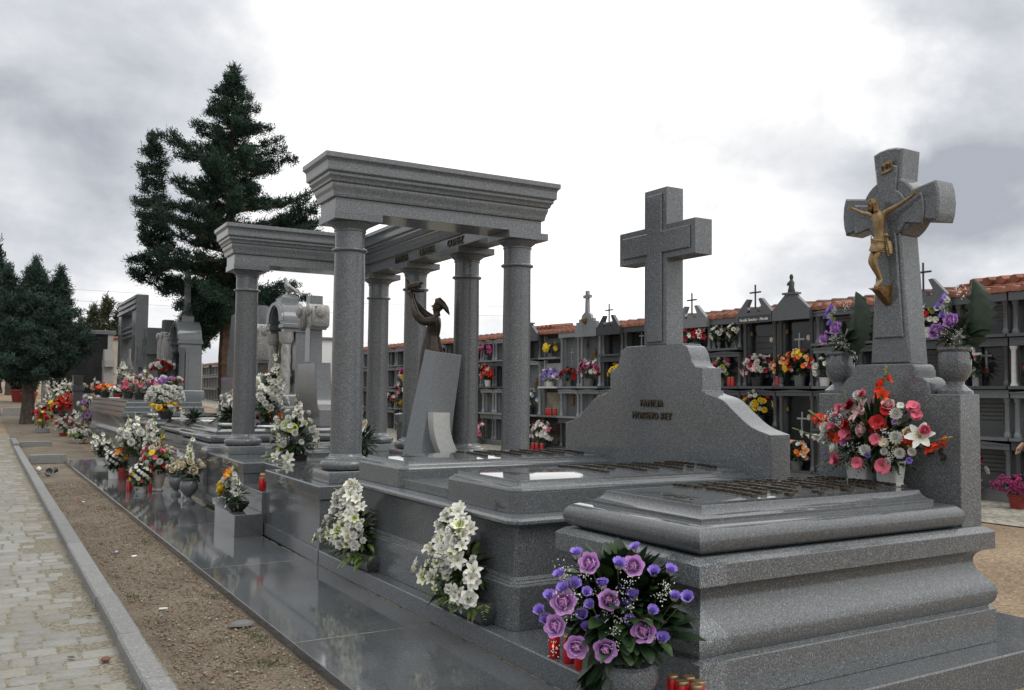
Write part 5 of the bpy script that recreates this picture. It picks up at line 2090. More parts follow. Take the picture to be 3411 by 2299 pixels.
# ------------------------------------------------------------------ trees
def blades(P, D, L, W, rs):
    """thin leaf blades from points P along D: two crossed-free quads each"""
    n = len(P)
    D = D/np.linalg.norm(D, axis=1)[:, None]
    up = rs.normal(size=(n, 3))
    S = np.cross(D, up)
    S /= np.linalg.norm(S, axis=1)[:, None]+1e-9
    L = L[:, None]
    W = W[:, None]
    V = np.empty((n, 4, 3))
    V[:, 0] = P - S*W*.5
    V[:, 1] = P + S*W*.5
    V[:, 2] = P + D*L + S*W*.28
    V[:, 3] = P + D*L - S*W*.28
    F = np.arange(n*4).reshape(n, 4)
    return V.reshape(-1, 3), F


def conifer(name, label, loc, limbs, trunk, mat, bark, tuft=(.16, 16, .11, .02), seed=1, lean=.55, group=None):
    """limbs: list of (start, end, sag, density) in the tree's own space; tufts of needles all along them"""
    t = thing(name, label, 'tree', loc, 0, group)
    rs = np.random.RandomState(seed)
    spread, per, ln, wd = tuft
    b = MB()
    for pts, rad in trunk:
        b.tube(pts, rad, 9)
    o = b.build('trunk', bark, t)
    lb = MB()
    P, D = [], []
    for a, e, sag, dens in limbs:
        a, e = np.array(a, float), np.array(e, float)
        d = e-a
        ll = np.linalg.norm(d)
        mid = (a+e)/2+np.array([0, 0, -sag*ll])
        lb.tube([Vector(a), Vector(a*.25+mid*.6+e*.15), Vector(mid*.5+e*.5), Vector(e)], [.012+.022*ll, .008+.014*ll, .012, .006], 5)
        m = max(3, int(dens*ll))
        for i in range(m):
            u = .18+.82*(i+rs.rand())/m
            p = (1-u)**2*a+2*u*(1-u)*(mid*1.0)+u*u*e
            tan = (1-u)*(mid-a)+u*(e-mid)
            tan = tan/(np.linalg.norm(tan)+1e-9)
            side = np.cross(tan, [0, 0, 1])
            side /= np.linalg.norm(side)+1e-9
            # a side spray
            sl = spread*(2.1-1.3*u)*rs.uniform(.6, 1.3)
            q = p + side*rs.uniform(-1, 1)*sl + np.array([0, 0, rs.uniform(-.35, .5)*sl])
            k = per
            pts = p[None]*(1-rs.rand(k, 1)**.7) + q[None]*0
            w = rs.rand(k, 1)
            pts = p[None]*(1-w)+q[None]*w + rs.normal(size=(k, 3))*spread*.3
            dd = (q-p)[None]*.9+tan[None]*spread*lean + rs.normal(size=(k, 3))*spread*.75 + np.array([0, 0, spread*.45])
            P.append(pts)
            D.append(dd)
    lb.build('limbs', bark, t)
    P = np.concatenate(P)
    D = np.concatenate(D)
    n = len(P)
    V, F = blades(P, D, ln*rs.uniform(.6, 1.5, n), wd*rs.uniform(.7, 1.4, n), rs)
    c = np_mesh('crown', V, F, mat, t)
    return t


def spire_limbs(r, axis0, axis1, prof, n, dens, sag=.1, up=.1, jitter=.35, z_lo=0.0, az_gap=None):
    """limbs around a leader from axis0 to axis1; prof(u): reach at height fraction u"""
    out = []
    a0, a1 = Vector(axis0), Vector(axis1)
    for i in range(n):
        u = z_lo+(1-z_lo)*((i+r.random())/n)
        az = i*2.399963+r.uniform(-.4, .4)
        reach = prof(u)*r.uniform(1-jitter, 1+jitter*.6)
        if az_gap and az_gap(az % 6.283, u):
            reach *= .4
        p = a0.lerp(a1, u)
        e = p+Vector((math.cos(az)*reach, math.sin(az)*reach, reach*r.uniform(up-.25, up+.25)))
        out.append((tuple(p), tuple(e), sag*r.uniform(.4, 1.5), dens))
    # leader tip
    out.append((tuple(a0.lerp(a1, .9)), tuple(a1+Vector((0, 0, .35))), 0, dens*1.6))
    return out


def interp(tab):
    xs, ys = zip(*tab)
    return lambda u: float(np.interp(u, xs, ys))


# big dark conifer behind the canopy; u = 0 at the lowest limbs, 1 at the tip
r = random.Random(31)
main = spire_limbs(r, (0.05, .0, 3.6), (0, .1, 11.15), interp(((0, 1.25), (.12, 1.85), (.3, 2.4), (.45, 2.2), (.6, 1.75), (.75, 1.25), (.88, .62), (1, .1))), 135, 8, .10, .10, .55)
# hanging lower limbs on the left and a side leader there
for i in range(26):
    z = r.uniform(3.0, 4.6)
    rch = r.uniform(.9, 1.6)
    az = math.pi+r.uniform(-.5, .5)-.45
    e = Vector((math.cos(az)*rch, math.sin(az)*rch, z-r.uniform(-.2, .7)))
    main.append(((0, 0, z+.7), tuple(e), .05, 8))
side_a, side_b = Vector((-1.85, 1.05, 4.6)), Vector((-2.1, 1.15, 8.95))
main += [((0, 0, 4.6), tuple(side_a), .12, 8), ((0, 0, 5.1), tuple(side_a+Vector((.2, 0, .8))), .1, 8)]
main += spire_limbs(r, side_a, side_b, interp(((0, .8), (.3, .6), (.6, .48), (.85, .4), (1, .2))), 46, 11, .06, .2)
for i in range(14):
    az = r.uniform(-.75, .1)
    z = r.uniform(5.4, 7.0)
    e = Vector((math.cos(az)*r.uniform(2.2, 2.75), math.sin(az)*2.2, z+r.uniform(-.2, .9)))
    main.append(((0, 0, z-.4), tuple(e), .1, 8))
for i in range(12):
    az = r.uniform(-.9, .3)
    e = Vector((math.cos(az)*r.uniform(.9, 1.6), math.sin(az)*1.2, r.uniform(3.5, 4.4)))
    main.append(((0, 0, 5.0), tuple(e), .05, 9))
conifer('conifer_tree', 'tall dark blue-green conifer with a bare reddish trunk rising behind the canopy tomb', (6.48, 27.45, .0), main,
        [([(0, 0, -.1), (.03, 0, 1.2), (-.03, .02, 2.6), (.02, 0, 4.5), (0, .05, 8), (0, .1, 11.0)], [.27, .235, .215, .19, .1, .02])], CONIFER, BARK, (.23, 84, .085, .022), 5)

# the low blue-grey tree by the path
r = random.Random(8)
lim = []
for (ax, ay, zt, w, n) in ((-.75, .2, 5.45, 1.15, 60), (.12, 0, 5.75, 1.3, 80), (.95, -.1, 5.5, 1.15, 70), (-1.6, .3, 4.9, 1.0, 40), (.45, .6, 5.2, 1.2, 40)):
    lim += spire_limbs(r, (ax*.8, ay, 2.2), (ax, ay, zt), interp(((0, w*1.1), (.3, w*1.05), (.6, w*.62), (.85, w*.3), (1, .08))), n, 9, .1, .25)
for i in range(70):
    az = r.uniform(0, 6.28)
    z = r.uniform(1.9, 3.3)
    rch = r.uniform(1.1, 2.0)
    lim.append(((0, 0, z-.3), (math.cos(az)*rch, math.sin(az)*rch*.9, z+r.uniform(-.35, .3)), .12, 9))
conifer('cypress_tree', 'bushy blue-grey cypress with several tips beside the cobbled path', (1.75, 37.5, rise(37.5)-.05), lim,
        [([(0, 0, -.1), (.03, 0, .9), (-.02, 0, 1.7), (-.1, 0, 3.0), (-.05, 0, 5)], [.27, .21, .19, .14, .03]), ([(0, 0, 1.55), (.4, -.1, 2.3), (.9, -.1, 4.2)], [.13, .1, .03]), ([(0, 0, 1.7), (-.5, .1, 2.5), (-.8, .2, 4.2)], [.12, .09, .03])],
        CONIFER_G, BARK_G, (.27, 74, .09, .026), 6)
r = random.Random(9)
lim = spire_limbs(r, (0, 0, 2.0), (0, 0, 8.6), interp(((0, 2.2), (.3, 1.9), (.6, 1.1), (.85, .5), (1, .1))), 90, 6, .1, .15)
conifer('cypress_tree', 'tall dark tree at the left edge, farther down the path than the bushy cypress', (.85, 58, rise(58)), lim, [([(0, 0, -.1), (0, 0, 4), (0, 0, 8)], [.26, .18, .03])], CONIFER, BARK_G, (.34, 22, .26, .05), 7)
r = random.Random(10)
lim = spire_limbs(r, (0, 0, 2.6), (0, 0, 5.4), interp(((0, 1.7), (.4, 1.5), (1, .3))), 50, 6, .1, .1)
conifer('cypress_tree', 'small thin-trunked tree just left of the red potted shrub', (2.12, 71, rise(71)), lim, [([(0, 0, -.1), (0, 0, 2.8), (0, 0, 5)], [.22, .17, .03])], CONIFER_G, BARK_G, (.34, 20, .28, .06), 8)
r = random.Random(12)
lim = []
for ax, zt in ((-1.3, 5.0), (-.5, 6.0), (.35, 6.7), (1.2, 5.9), (1.9, 4.6), (-1.9, 4.2)):
    lim += spire_limbs(r, (ax, 0, .6), (ax, 0, zt), interp(((0, 1.0), (.5, .9), (.8, .45), (1, .08))), 46, 6, .05, .5)
conifer('bushy_tree', 'olive green bushy tree with many upright tips behind the black mausoleum', (7.7, 70, 1.0), lim, [([(0, 0, 0), (0, 0, 3), (.3, 0, 6)], [.3, .2, .04])], CONIFER_W, BARK_G, (.34, 22, .3, .055), 9)

# clipped shrub in a red pot
sh = thing('potted_shrub', 'round dark green shrub in a red pot behind the big left tree', 'shrub', (2.3, 58.5, rise(58.5)+.0))
b = MB()
b.lathe([(.32, 0), (.44, .62), (.48, .62), (.48, .72), (.4, .72), (.38, .6)], n=18)
b.build('pot', TERRACOTTA, sh)
rs = np.random.RandomState(3)
n = 5200
d = rs.normal(size=(n, 3))
d /= np.linalg.norm(d, axis=1)[:, None]
k = rs.uniform(.55, 1.0, (n, 1))*(1+.12*np.sin(d[:, :1]*5)*np.cos(d[:, 2:]*4))
P = d*k*np.array([.62, .62, .78])+np.array([0, 0, 1.4])
V, F = blades(P, d+rs.normal(size=(n, 3))*.5, rs.uniform(.06, .13, n), rs.uniform(.03, .06, n), rs)
np_mesh('foliage', V, F, SHRUB, sh)
rp = thing('potted_shrub', 'second red pot with a small shrub peeping out beside the trunk', 'shrub', (2.75, 57.2, rise(57.2)))
b = MB()
b.lathe([(.3, 0), (.4, .5), (.44, .5), (.44, .6), (.36, .6)], n=16)
b.build('pot', TERRACOTTA, rp)
n = 1800
d = rs.normal(size=(n, 3))
d /= np.linalg.norm(d, axis=1)[:, None]
P = d*rs.uniform(.4, 1.0, (n, 1))*np.array([.45, .45, .55])+np.array([0, 0, 1.05])
V, F = blades(P, d+rs.normal(size=(n, 3))*.5, rs.uniform(.06, .13, n), rs.uniform(.03, .06, n), rs)
np_mesh('foliage', V, F, SHRUB, rp)


# ------------------------------------------------------------------ visitors
def visitor(label, loc, rz, shirt, trousers, shoe, stride=.18):
    p = thing('person', label, 'person', loc, rz)
    J = {'pelvis': ((0, 0, .95), (.15, .11)), 'waist': ((0, 0, 1.08), (.145, .105)), 'chest': ((0, .01, 1.32), (.175, .12)), 'collar': ((0, 0, 1.46), (.09, .07)), 'neck': ((0, .01, 1.53), .05), 'jaw': ((0, .03, 1.58), (.06, .065)), 'skull': ((0, .01, 1.68), (.075, .09)),
         'ls': ((-.19, 0, 1.42), .058), 'le': ((-.25, -.03, 1.14), .045), 'lw': ((-.24, .1, .93), .032), 'lh': ((-.235, .15, .85), (.035, .02)),
         'rs': ((.19, 0, 1.42), .058), 're': ((.27, .02, 1.16), .045), 'rw': ((.25, .18, 1.0), .032), 'rh': ((.24, .25, .95), (.035, .02)),
         'lhip': ((-.09, 0, .88), .095), 'lk': ((-.1, stride*.5+.02, .5), .062), 'la': ((-.1, stride, .1), .042), 'lf': ((-.1, stride+.07, .05), (.045, .035)), 'lt': ((-.1, stride+.17, .035), (.04, .025)),
         'rhip': ((.09, 0, .88), .095), 'rk': ((.1, -stride*.3, .5), .062), 'ra': ((.1, -stride, .1), .042), 'rf': ((.1, -stride+.07, .05), (.045, .035)), 'rt': ((.1, -stride+.17, .035), (.04, .025))}
    B = [('pelvis', 'waist'), ('waist', 'chest'), ('chest', 'collar'), ('collar', 'neck'), ('neck', 'jaw'), ('jaw', 'skull'), ('chest', 'ls'), ('ls', 'le'), ('le', 'lw'), ('lw', 'lh'), ('chest', 'rs'), ('rs', 're'), ('re', 'rw'), ('rw', 'rh'),
         ('pelvis', 'lhip'), ('lhip', 'lk'), ('lk', 'la'), ('la', 'lf'), ('lf', 'lt'), ('pelvis', 'rhip'), ('rhip', 'rk'), ('rk', 'ra'), ('ra', 'rf'), ('rf', 'rt')]
    for s, k in (('l', -1), ('r', 1)):
        h = Vector(J[s+'h'][0])
        for i in range(4):
            J['%sf%d' % (s, i)] = (tuple(h+Vector((k*.005, .03-.018*i+.01, -.06))), .009)
            J['%sg%d' % (s, i)] = (tuple(h+Vector((-k*.01, .035-.018*i+.02, -.1+.008*i))), .007)
            B += [(s+'h', '%sf%d' % (s, i)), ('%sf%d' % (s, i), '%sg%d' % (s, i))]
        J[s+'u'] = (tuple(h+Vector((-k*.02, .05, -.03))), .009)
        B.append((s+'h', s+'u'))
    body = skin_figure('body', J, B, 'pelvis', plain('skin', (.42, .25, .18), .6, .08), p)
    b = MB()
    b.lathe([(.19, .93), (.185, 1.0), (.18, 1.12), (.205, 1.33), (.19, 1.43), (.11, 1.49), (.075, 1.5)], n=18, M=Matrix.Diagonal((1, .72, 1, 1)))
    for s, pts in ((-1, ('ls', 'le', 'lw')), (1, ('rs', 're', 'rw'))):
        b.tube([Vector(J[q][0]) for q in pts], [.082, .064, .05], 10)
    b.build('shirt', plain(shirt[0], shirt[1], .85, .06), body, angle=60)
    b = MB()
    b.lathe([(.175, .82), (.2, .9), (.19, .99)], n=18, M=Matrix.Diagonal((1, .75, 1, 1)))
    for q in ('l', 'r'):
        b.tube([Vector(J[q+'hip'][0]), Vector(J[q+'k'][0]), Vector(J[q+'a'][0])+Vector((0, 0, -.02))], [.118, .088, .075], 10)
    b.build('trousers', plain(trousers[0], trousers[1], .9, .1), body, angle=60)
    for q in ('l', 'r'):
        b = MB()
        f = Vector(J[q+'f'][0])
        rings = []
        for y, w, h in ((-.12, .03, .07), (-.08, .045, .1), (0, .05, .095), (.08, .052, .07), (.14, .035, .05), (.16, .012, .03)):
            rings.append([(f.x+w*math.cos(RAD(a)), f.y+y, max(.004, h*.5+h*.5*math.sin(RAD(a)))) for a in range(0, 360, 45)])
        b.loft(rings)
        b.build('shoe', plain(shoe[0], shoe[1], .6), body, angle=70)
    b = MB()
    b.lathe([(.088, 1.66), (.098, 1.7), (.09, 1.76), (.05, 1.8), (.01, 1.805)], (0, -.012, 0), 14)
    b.build('hair', plain('dark_hair', (.03, .022, .018), .6), body, angle=80)
    b = MB()
    b.tube([(0, .095, 1.68), (0, .115, 1.65), (0, .1, 1.64)], [.01, .015, .01], 6)
    b.tube([(-.022, .093, 1.605), (0, .1, 1.603), (.022, .093, 1.605)], [.005, .008, .005], 5)
    b.build('face', plain('skin', (.42, .25, .18)), body, angle=70)
    return p


visitor('person in a white shirt and dark trousers at the far left end of the path', (1.68, 75, rise(75)), RAD(100), ('white_shirt', (.62, .63, .66)), ('navy_trousers', (.02, .022, .04)), ('black_shoe', (.02, .02, .02)))
visitor('person in dark trousers and tan shoes standing on the right edge of the picture', (12.36, 6.69, .004), RAD(60), ('dark_coat', (.02, .02, .025)), ('dark_trousers', (.015, .018, .03)), ('tan_shoe', (.4, .25, .1)), .14)

# ------------------------------------------------------------------ votive candles
CANDLE = {}


def candle(label, x, y, z, h=.15, r=.03, group='red votive candles', lit=False, white=False):
    t = thing('votive_candle', label, 'candle', (x, y, z), 0, group)
    key = (round(h, 2), round(r, 3), white)
    if key not in CANDLE:
        b = MB()
        b.lathe([(r*.86, 0), (r, .008), (r, h*.84), (r*.9, h*.89)], n=16)
        b1 = b.mesh('body', WHITE_CERAMIC if white else RED_PLASTIC)
        b = MB()
        b.lathe([(r*.97, h*.89), (r*1.0, h*.905), (r*1.0, h*.97), (r*.9, h), (r*.5, h*.985)], n=16)
        b2 = b.mesh('cap', WHITE_CERAMIC if white else CANDLE_LID)
        CANDLE[key] = (b1, b2)
    for nm, me in zip(('body', 'cap'), CANDLE[key]):
        o = bpy.data.objects.new(nm, me)
        COL.objects.link(o)
        o.parent = t
    if lit:
        b = MB()
        b.lathe([(.001, 0), (.006, .006), (.007, .014), (.002, .03)], (r*1.0, -r*.3, h*.42), 8)
        M = Matrix.Rotation(0, 4, 'Z')
        b = MB()
        b.lathe([(.001, -.010), (.005, 0), (.001, .012)], (-r*.72, -r*.74, h*.46), 8)
        b.build('flame_glow', FLAME, t)
    return t


def pot(bq, prof, mat, name='pot', n=20, c=(0, 0, 0), sq=0.0):
    b = MB()
    b.lathe(prof, c, n, sq=sq)
    return bq.part(name, b, mat)


URN = curve_pts([(.075, 0), (.075, .03)], 1) + curve_pts([(.06, .035), (.035, .06), (.034, .085), (.07, .12), (.105, .18), (.11, .23), (.09, .275)], 3) + [(.085, .28), (.108, .30), (.11, .315), (.09, .315), (.07, .28)]
POTW = [(.075, 0), (.09, .11), (.098, .11), (.098, .125), (.085, .125), (.08, .1)]


def sc_prof(p, s, sz=None):
    return [(r*s, z*(sz or s)) for r, z in p]


F_PATH = Vector((-.75, -.5, .45))

# ---- the big purple arrangement in front of the crucifix tomb
bq = Bouquet('flower_arrangement', 'big arrangement of mauve roses and violet bells in a stone urn before the crucifix tomb', 'flowers', (2.60, 3.31, .06), seed=1)
bq.root.scale = (.9, .9, .9)
pot(bq, sc_prof([(.085, .13), (.085, .15), (.06, .165), (.075, .19), (.14, .24), (.165, .31), (.16, .37), (.145, .385), (.12, .385)], 1.0), G_URN, 'urn', 28)
b = MB()
b.poly_prof(rect(-.13, .13, -.13, .13), [(0, .0005), (0, .12), (.02, .1295)])
bq.part('urn_base', b, G_URN, bevel=.004)
c0 = Vector((0, .02, .40))
rr = bq.r


def wall_pt(sx, sz, dep):
    """sx across the arrangement as seen from the path, sz up, dep towards the viewer"""
    ax = Vector((.80, -.60, 0))
    fr = Vector((-.62, -.78, 0)).normalized()
    return c0 + ax*sx + fr*(dep+.09) + Vector((0, 0, sz))


roses = [(-.165, .40), (.05, .395), (-.07, .23), (-.29, .21), (-.33, .09), (-.225, -.005), (-.085, -.01), (.10, .09)]
for sx, sz in roses:
    dep = .13-.25*sx*sx-.35*(sz-.15)**2
    p = wall_pt(sx, sz+.10, dep)
    d = Vector((-.62+.5*sx, -.75-.4*sx, .5*(sz-.05)+.12))
    bq.head('rose', 'rosepink', p, d, .066)
    bq.stem(c0-Vector((0, 0, .05)), p-d.normalized()*.03, .004)
bells = [(-.02, .40), (-.1, .30), (.15, .355), (.23, .37), (.0, .27), (.05, .25), (.02, .20), (-.36, .23), (-.41, .15), (-.38, .10), (-.2, .14), (-.12, .11), (.03, .13), (-.18, .08), (-.09, .06), (.14, .18), (.25, .24), (.31, .245),
         (.04, .03), (.10, .045), (.19, .04), (-.31, .33), (-.24, .29), (-.29, .27), (-.18, .26), (-.23, .44), (.06, .47), (-.16, .2)]
for sx, sz in bells:
    dep = .10-.2*sx*sx-.3*(sz-.15)**2+rr.uniform(-.03, .03)
    p = wall_pt(sx, sz+.10, dep)
    d = Vector((-.5+.7*sx+rr.uniform(-.3, .3), -.6-.5*sx+rr.uniform(-.3, .3), .35+.8*sz))
    bq.head('bell', 'violet', p, d+Vector((.1, .12, .35)), .042)
    bq.stem(c0-Vector((0, 0, .05)), p-d.normalized()*.03, .003)
for sx, sz in ((-.3, .36), (-.3, .27), (-.23, .24), (-.2, .34), (.02, .34), (-.02, .25), (.03, .22), (-.32, .16), (-.26, .15), (-.1, .16), (-.14, .24), (.0, .16), (-.03, .08), (-.02, .03), (.22, .29), (.17, .25), (-.33, -.01), (.12, .08), (-.05, .12)):
    bq.gyps(wall_pt(sx, sz+.10, .13-.2*sx*sx), (.03, .03, .03), 27, .0038, 'white', 3)
for i in range(9):
    a = -1.2+.33*i
    p = wall_pt(.22*math.sin(a), .10+.16*math.cos(a), -.02)
    bq.leaf(p, wall_pt(math.sin(a)*1.0, math.cos(a)*.9, .1)-c0, .19, .07, LEAF_D, .12, .2, 6)
for sx, sz, L_, W_ in ((.20, .22, .20, .11), (.19, .14, .21, .12), (.17, .06, .20, .11), (.14, .28, .17, .09), (-.2, .34, .20, .09), (.06, .36, .18, .08)):
    bq.leaf(wall_pt(sx*.5, sz+.05, 0), wall_pt(sx, sz+.05, .0)-wall_pt(sx*.4, sz*.3+.05, -.02), L_, W_, LEAF_D, .1, .12, 6)
for i in range(24):
    a = rr.uniform(-1.6, .7)
    p = wall_pt(.14*math.sin(a), rr.uniform(-.08, .0), .02)
    bq.leaf(p, wall_pt(math.sin(a), -.55+rr.uniform(-.3, .2), .5)-c0, rr.uniform(.12, .19), rr.uniform(.02, .05), LEAF_D, .35, .15, 4)
bq.bush(wall_pt(.0, .24, -.12), (.25, .25, .25), 900, .13, .045, [LEAF_D, LEAF_D, LEAF_D, LEAF_M])
bq.done()

# ---- white lilies in low dark planters on the step
for lab, x, y, seed in (('cone of white lilies in a dark planter on the step, nearer the canopy tomb', 2.78, 7.05, 2),
                        ('cone of white lilies in a dark planter on the step, nearer the purple arrangement', 2.785, 5.2, 3)):
    bq = Bouquet('lily_arrangement', lab, 'flowers', (x, y, .19), seed=seed)
    b = MB()
    b.poly_prof(rect(-.075, .065, -.33, .33), [(.03, .0005), (.005, .05), (.0, .09), (.01, .12), (.012, .135), (.03, .135), (.03, .12)])
    bq.part('planter', b, G_DARK, bevel=.004)
    rr = bq.r
    for i in range(78):
        u = (i+.5)/78
        h = .17+.50*u
        w = (.29*(1-u**1.6)+.05)*rr.uniform(.8, 1.12)
        sy = rr.uniform(-1, 1)*w*1.35
        p = Vector((-.06-.12*(1-u)+rr.uniform(-.05, .04), sy+.02, h))
        d = Vector((-.8, -.45+sy*2.2+rr.uniform(-.3, .3), .15+.8*u+rr.uniform(-.2, .2)))
        bq.head(('lily', 'glad', 'lily', 'puff')[i % 4], 'white' if i % 5 else 'ivory', p, d, rr.uniform(.038, .072))
        if i % 4 == 0:
            bq.leaf(p*.9, d, rr.uniform(.08, .14), .016, rr.choice((LEAF_L, LEAF_M)), .3)
        bq.stem((0, 0, .12), p, .003)
    for sy, sz in ((-.24, .32), (-.20, .36), (-.22, .28), (.2, .22), (.05, .05), (-.27, .25), (-.24, .4)):
        bq.head('puff', 'white', Vector((-.08, sy, sz)), (-.7, sy, .4), .03)
    bq.head('lily', 'white', Vector((-.10, -.10, .10)), (-.8, -.5, .2), .07)
    for i in range(34):
        a = rr.uniform(-1, 1)
        bq.leaf((-.03, a*.2, .11), (-.6, a*1.0, rr.uniform(-.1, .5)), rr.uniform(.12, .22), rr.uniform(.012, .026), rr.choice((LEAF_L, LEAF_L, LEAF_M)), .5)
    for i in range(9):
        a = -1+2*i/8
        bq.frond((-.05, a*.32, .13), (-.5, a, .15), .22, .05, LEAF_L, .6)
    bq.bush((-.03, 0, .28), (.08, .27, .17), 260, .10, .018, [LEAF_M, LEAF_D, LEAF_L])
    bq.done()

# ---- bowl on the offering box
bq = Bouquet('flower_bowl', 'dark bowl of orange lilies, yellow chrysanthemums and white gladioli on the offering box', 'flowers', (2.55, 10.12, .293), seed=4)
pot(bq, [(.06, 0), (.11, .05), (.13, .09), (.125, .095), (.1, .06)], IRON, 'bowl')
b = MB()
for i in range(5):
    b.add([(-.1, .12, .02), (-.16, .2, .05+.01*i), (-.12, .24, .14), (-.05, .16, .12)], [(0, 1, 2, 3)], M=Matrix.Rotation(.2*i, 4, 'Z'))
bq.part('wrapping', b, CELLO)
rr = bq.r
for kind, col, p, d, s in (('lily', 'orange', (-.09, .05, .41), (-.8, -.2, .5), .085), ('lily', 'orange', (-.08, .17, .39), (-.6, .5, .6), .085), ('lily', 'peach', (-.06, .12, .42), (-.5, .2, .8), .075),
                           ('mum', 'yellow', (-.14, .10, .22), (-.8, -.1, .3), .075), ('mum', 'yellow', (-.12, .19, .27), (-.6, .6, .4), .065), ('mum', 'white', (-.11, .11, .33), (-.8, 0, .4), .06), ('mum', 'white', (-.13, .2, .2), (-.7, .5, .2), .06)):
    bq.head(kind, col, Vector(p), d, s)
    bq.stem((0, 0, .08), p, .004)
bq.spike((0, -.02, .1), (-.08, -.10, .47), 'white', .06, 9)
bq.spike((0, .02, .1), (-.04, .05, .55), 'white', .05, 6)
bq.spike((0, -.05, .1), (-.05, -.2, .54), 'budgreen', .02, 2)
bq.bush((-.03, .04, .17), (.15, .18, .12), 240, .10, .012, [LEAF_D, LEAF_D, LEAF_M])
bq.gyps((-.1, .03, .28), (.08, .1, .06), 120, .005)
bq.done()
for i, (x, y, h) in enumerate(((2.83, 10.14, .17), (2.86, 10.25, .17), (2.80, 10.06, .14))):
    candle(('tall red votive candle at the back', 'red votive candle nearest the orange lilies', 'short red votive candle in front')[i] + ' on the offering step of the canopy tomb', x, y, .5125, h, .034)

# ---- white and green arrangement on the canopy platform
bq = Bouquet('flower_arrangement', 'large white and green arrangement with pompons and anthuriums on the canopy platform', 'flowers', (3.48, 11.05, .757), seed=5)
pot(bq, [(.14, 0), (.15, .06), (.13, .07)], IRON, 'dish')
rr = bq.r
bq.dome((0, 0, .30), (.27, .30, .30), items(rr, [('mum', 'white', .05, 13), ('rose', 'ivory', .045, 6), ('lily', 'white', .075, 6), ('carnation', 'white', .04, 6)]), (0, 0, .1), -.35)
for p, d in (((-.16, -.05, .44), (-.7, -.5, .5)), ((-.2, .12, .36), (-.9, .2, .2)), ((-.1, -.2, .4), (-.5, -.8, .4)), ((-.12, .1, .52), (-.6, .2, .6)), ((-.2, -.02, .16), (-.8, -.4, .1))):
    bq.head('anthurium', 'lime', Vector(p), d, .10)
for p, d in (((-.20, .32, .06), (-.5, .6, .4)), ((-.27, -.08, .05), (-.8, -.3, .3)), ((-.18, -.30, .05), (-.6, -.6, .3))):
    bq.head('lily', 'white', Vector(p), d, .09)
    bq.leaf(Vector(p)-Vector((0, 0, .02)), (-.6, .2, 0), .14, .03, LEAF_L, .1)
bq.spike((0, -.05, .3), (-.05, -.22, .82), 'white', .075, 8)
bq.spike((0, .05, .3), (.05, .06, .72), 'white', .06, 7)
bq.bush((0, 0, .24), (.24, .27, .25), 420, .12, .02, [LEAF_D, LEAF_D, LEAF_M])
for i in range(10):
    a = -2.6+.35*i
    bq.frond((0, 0, .15), (math.cos(a-1.2), math.sin(a-1.2), .35), .42, .09, LEAF_D, .4)
bq.gyps((-.14, -.05, .32), (.14, .2, .16), 420, .006, 'white', 12)
bq.done()
bq = Bouquet('flower_arrangement', 'white lilies and roses with dark fern behind the tall near column', 'flowers', (4.35, 11.3, .757), seed=6)
pot(bq, [(.12, 0), (.13, .06), (.11, .07)], IRON, 'dish')
bq.dome((-.05, .05, .34), (.22, .26, .26), items(bq.r, [('lily', 'white', .085, 6), ('rose', 'cream', .06, 5), ('carnation', 'white', .045, 4), ('bud', 'lime', .04, 5)]), (0, 0, .1), -.1, .12, Vector((-.7, -.5, .4)))
bq.spike((0, 0, .3), (.02, -.16, .78), 'white', .08, 7)
bq.bush((.03, -.1, .2), (.22, .34, .2), 330, .13, .02, [LEAF_D])
for i in range(9):
    bq.frond((0, -.05, .15), (-.4+.1*i, -1, .3+.05*i), .45, .1, LEAF_D, .4)
bq.gyps((-.1, .1, .2), (.1, .12, .12), 150, .006)
bq.done()
candle('red votive candle with a dark cap at the foot of the leaning slab', 4.86, 11.0, .757, .19, .04)
b = MB()
b.lathe([(.03, 0), (.033, .01), (.033, .12), (.028, .14), (.03, .16), (.014, .19), (.014, .2)], n=14)
bt = thing('water_bottle', 'clear plastic water bottle with a blue cap beside the curved strip', 'bottle', (4.95, 10.5, .757))
b.build('body', CELLO, bt)
b = MB()
b.lathe([(.017, .2005), (.017, .225)], n=12)
b.build('cap', plain('blue_plastic', (.03, .12, .5), .4), bt)

